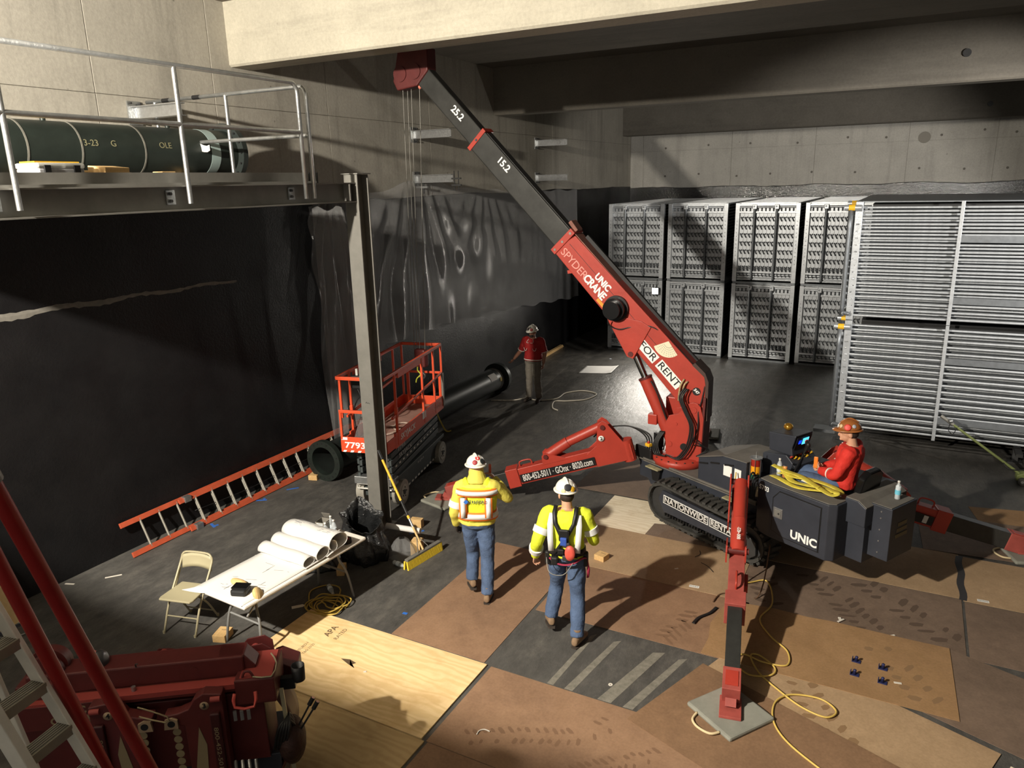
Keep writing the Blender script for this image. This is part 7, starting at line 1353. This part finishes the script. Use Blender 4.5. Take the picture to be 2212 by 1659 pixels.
# folded outriggers on the near side
def folded(x0, num, mirrored):
    M = plane_m((0, -0.12, 0), NX, NZ); s = -1 if mirrored else 1
    P = lambda pts: [(x0+s*x, z) for x, z in (pts if not mirrored else pts)]
    o = B().prism(P([(-0.16, 0.08), (0.13, 0.08), (0.13, 1.24), (0.0, 1.26), (-0.07, 1.22), (-0.12, 1.14), (-0.2, 1.11), (-0.3, 1.10), (-0.3, 1.03), (-0.16, 1.0)])[::-1 if mirrored else 1], M, 0.1).obj('folded_outrigger', 'red_dark', fc, bev=0.008)
    B().prism(P([(-0.14, 0.5), (-0.04, 0.5), (-0.02, 0.82), (-0.06, 0.98)])[::-1 if mirrored else 1], plane_m((0, -0.221, 0), NX, NZ), 0.004).obj('chain_decal', mat('decal_tan', S(140, 126, 96), 0.7), o)
    for k in range(7): B().tube((x0-s*0.22, -0.226, 0.96-0.065*k), (x0-s*0.22, -0.221, 0.96-0.065*k), 0.03, n=14).obj('decal_letter', 'decal_tan', o)
    B().bar((x0+s*0.07, -0.235, 1.1), (x0+s*0.07, -0.235, 0.35), 0.07, 0.04, (0, 1, 0)).obj('fold_cylinder', mat('cyl_dark', S(62, 22, 22), 0.5), o, bev=0.01)
    text('800-452-5011', 0.045, 'decal_tan', plane_m((x0+s*0.07, -0.258, 0.78), (0, 0, -1), (1, 0, 0)), o, width=0.4)
    B().prism([(x0-s*0.30, 1.0), (x0-s*0.2, 1.0), (x0-s*0.2, 1.07), (x0-s*0.24, 1.09), (x0-s*0.29, 1.08)][::1 if not mirrored else -1], plane_m((0, -0.222, 0), NX, NZ), 0.02).obj('pin_plate', mat('plate_tan', S(160, 138, 112), 0.6), o); B().tube((x0-s*0.245, -0.245, 1.045), (x0-s*0.245, -0.242, 1.045), 0.027, n=18).obj('pin_hole', 'black', o)
    B().tube((x0+s*0.05, -0.225, 1.21), (x0+s*0.12, -0.225, 1.21), 0.022, n=12).obj('fold_pin', 'ledge_pink', o)
    Mn = plane_m((x0-s*0.0, -0.222, 1.16), NX, NZ); B().lathe([(0.034, 0), (0.034, 0.003)], 20, Mn).obj('number_disc', 'plate_tan', o); text(num, 0.055, 'black', Mn @ Matrix.Translation((0, 0, 0.005)), o, bold=0.002)
folded(0.16, '3', False); folded(-0.52, '4', True)
bx((-1.2, -0.06, 0.5), (0.55, 0.3, 1.12), 'side_body', 'red_dark'); bx((-1.2, -0.07, 1.06), (-0.62, -0.05, 1.16), 'name_panel', 'red_dark', 0.002)
text('UNIC', 0.085, 'decal_tan', plane_m((-0.82, -0.122, 1.165), NX, NZ), fc, bold=0.003, width=0.22); text('CRANE', 0.085, 'decal_tan', plane_m((-0.82, -0.122, 1.085), NX, NZ), fc, bold=0.002, width=0.3)
bx((-1.2, -0.12, 1.02), (-0.62, -0.06, 1.22), 'name_plate', 'red_dark', 0.003)
B().path([(-0.3, -0.24, 1.22), (-0.1, -0.26, 1.13), (-0.12, -0.26, 1.08), (-0.3, -0.24, 1.14)], 0.006, 6, 2).obj('lock_wire', 'decal_tan', fc)
# levers and hose bundle at the right end
hs_ = B().ell((0.72, -0.02, 0.62), (0.11, 0.16, 0.2)).obj('valve_bundle', mat('bundle_brown', S(58, 36, 30), 0.6, 0, 0.4, 14, 0.8, 20), fc)
for k in range(5): B().path([(0.6+0.02*k, -0.12, 0.62), (0.66+0.02*k, -0.16, 0.84), (0.72, -0.1+0.02*k, 0.86), (0.78, -0.06, 0.7), (0.74, -0.12+0.03*k, 0.5)], 0.012, 6, 5).obj('hydraulic_hose', 'hose', fc)
for k, (dx, dz) in enumerate(((0.0, 0.02), (0.03, -0.02))):
    l = B().tube((0.74+dx, -0.06, 0.68), (0.90+dx, -0.02, 0.93+dz), 0.008, n=8).obj('control_lever', 'black', hs_); B().tube((0.88+dx, -0.025, 0.90+dz), (0.915+dx, -0.015, 0.955+dz), 0.018, n=12).obj('knob', 'black', l); B().tube((0.915+dx, -0.015, 0.955+dz), (0.9165+dx, -0.0148, 0.957+dz), 0.014, n=12).obj('knob_symbol', mat('pink_symbol', S(226, 180, 170), 0.6), l)
for k in range(4): B().tube((0.32+0.05*k, -0.2, 0.62), (0.34+0.05*k, -0.28, 0.6-0.02*k), 0.014, n=8).obj('hose_fitting', 'galv', fc)
# blue bucket on the floor behind the ladder
t = thing('blue_container', 'blue plastic container behind the red poles and step ladder', 'container', (-4.95, 2.42, 0)); B().lathe([(0.0, 0.0), (0.16, 0.0), (0.19, 0.62), (0.175, 0.62), (0.15, 0.03), (0.0, 0.03)], 24, None, False).obj('drum', mat('blue_plastic', S(40, 60, 120), 0.35), t); B().lathe([(0.0, 0.60), (0.195, 0.60), (0.2, 0.63), (0.18, 0.65), (0.0, 0.65)], 24).obj('lid', mat('blue_lid', S(60, 84, 150), 0.3), t)
# ================================================================ red poles
for top, foot, cap, lab in (((-3.44, 1.61, 3.70), (-3.9, 2.71, 0.0), True, 'long red steel pole leaning in the lower left, the right one with a grey cap'), ((-3.92, 1.76, 3.25), (-4.0, 2.47, 0.0), False, 'long red steel pole leaning in the lower left, nearer the step ladder')):
    t = thing('red_pole', lab, 'pole', foot, 0, 'red poles'); d = Vector(top)-Vector(foot)
    B().tube((0, 0, 0.0), d, 0.038, n=20).obj('tube', mat('pole_red', S(150, 34, 32), 0.4, 0, 0.12, 4), t); B().lathe([(0.06, 0.0), (0.06, 0.012), (0.042, 0.014)], 20).obj('base_collar', 'pole_red', t)
    if cap: B().tube(d, d*1.03, 0.05, n=18).obj('cap', 'steel_grey', t)
# ================================================================ white step ladder
LP = Vector((-3.99, 1.89, 2.32)); LV = Vector((0.078, 0.045, -0.277)); LW = Vector((0.045, -0.25, 0)); n0, n1 = -4.2, 8.38
foot = LP+LV*n1; foot.z = 0; sl_ = thing('step_ladder', 'white painted step ladder with grooved treads in the lower left foreground', 'ladder', foot); q = lambda k, w=0.0, z=0.0: LP+LV*k+LW*w+V(0, 0, z)-foot
mat('ladder_white', S(224, 221, 208), 0.65, 0, 0.08, 7, 0.15, 25); mat('tread_alu', S(150, 146, 132), 0.5, 0.4, 0.1, 10)
LD = LV.normalized(); LX = LW.normalized(); LF = LX.cross(LD).normalized()
if LF.x < 0: LF = -LF
B().bar(q(n0, -0.02), q(n1, -0.02)+V(0, 0, 0.0), 0.09, 0.03, LX).obj('side_rail', 'ladder_white', sl_, bev=0.005); B().bar(q(n0, 1.0), q(n1, 1.2), 0.115, 0.05, LX).obj('side_rail', 'ladder_white', sl_, bev=0.005)
for k in range(-4, 9):
    w1_ = 1.0+0.011*(k+4); hx = V(LF.x, LF.y, 0).normalized()
    c = (q(k, 0)+q(k, w1_))/2; ax = LW.normalized(); L3 = LW.length*w1_
    tr_ = B().box(c, (L3, 0.085, 0.02), m=Matrix((ax, Vector((0, 0, 1)).cross(ax), Vector((0, 0, 1)))).transposed()).obj('tread', 'tread_alu', sl_)
    sy = Vector((0, 0, 1)).cross(ax); sy = sy if sy.x > 0 else -sy
    B().box(c+sy*0.045-V(0, 0, 0.022), (L3, 0.012, 0.06), m=Matrix((ax, Vector((0, 0, 1)).cross(ax), Vector((0, 0, 1)))).transposed()).obj('tread_lip', 'tread_alu', tr_)
    for g in range(5): B().box(c+sy*(-0.032+0.017*g)+V(0, 0, 0.0105), (L3*0.98, 0.004, 0.002), m=Matrix((ax, Vector((0, 0, 1)).cross(ax), Vector((0, 0, 1)))).transposed()).obj('groove', 'steel_dark', tr_)
rv = Vector((-0.5, -0.1, 0)); 
for w in (0.05, 1.05): B().bar(q(n0, w)-V(0.02, 0, 0), V(*(q(n1, w)+rv*1.7)[:2], 0), 0.05, 0.025, LX).obj('rear_leg', 'ladder_white', sl_, bev=0.004)
for k in (0, 3, 6): f = (k-n0)/(n1-n0); B().bar(q(n0, 0.05).lerp(q(n1, 0.05)+rv*1.7, f), q(n0, 1.05).lerp(q(n1, 1.05)+rv*1.7, f), 0.03, 0.02).obj('rear_brace', 'ladder_white', sl_)
B().box((q(n0, 0)+q(n0, 1))/2+V(0, 0, 0.02), (0.16, 0.42, 0.04)).obj('top_cap', 'ladder_white', sl_, bev=0.01)
print('objects', len(bpy.data.objects))
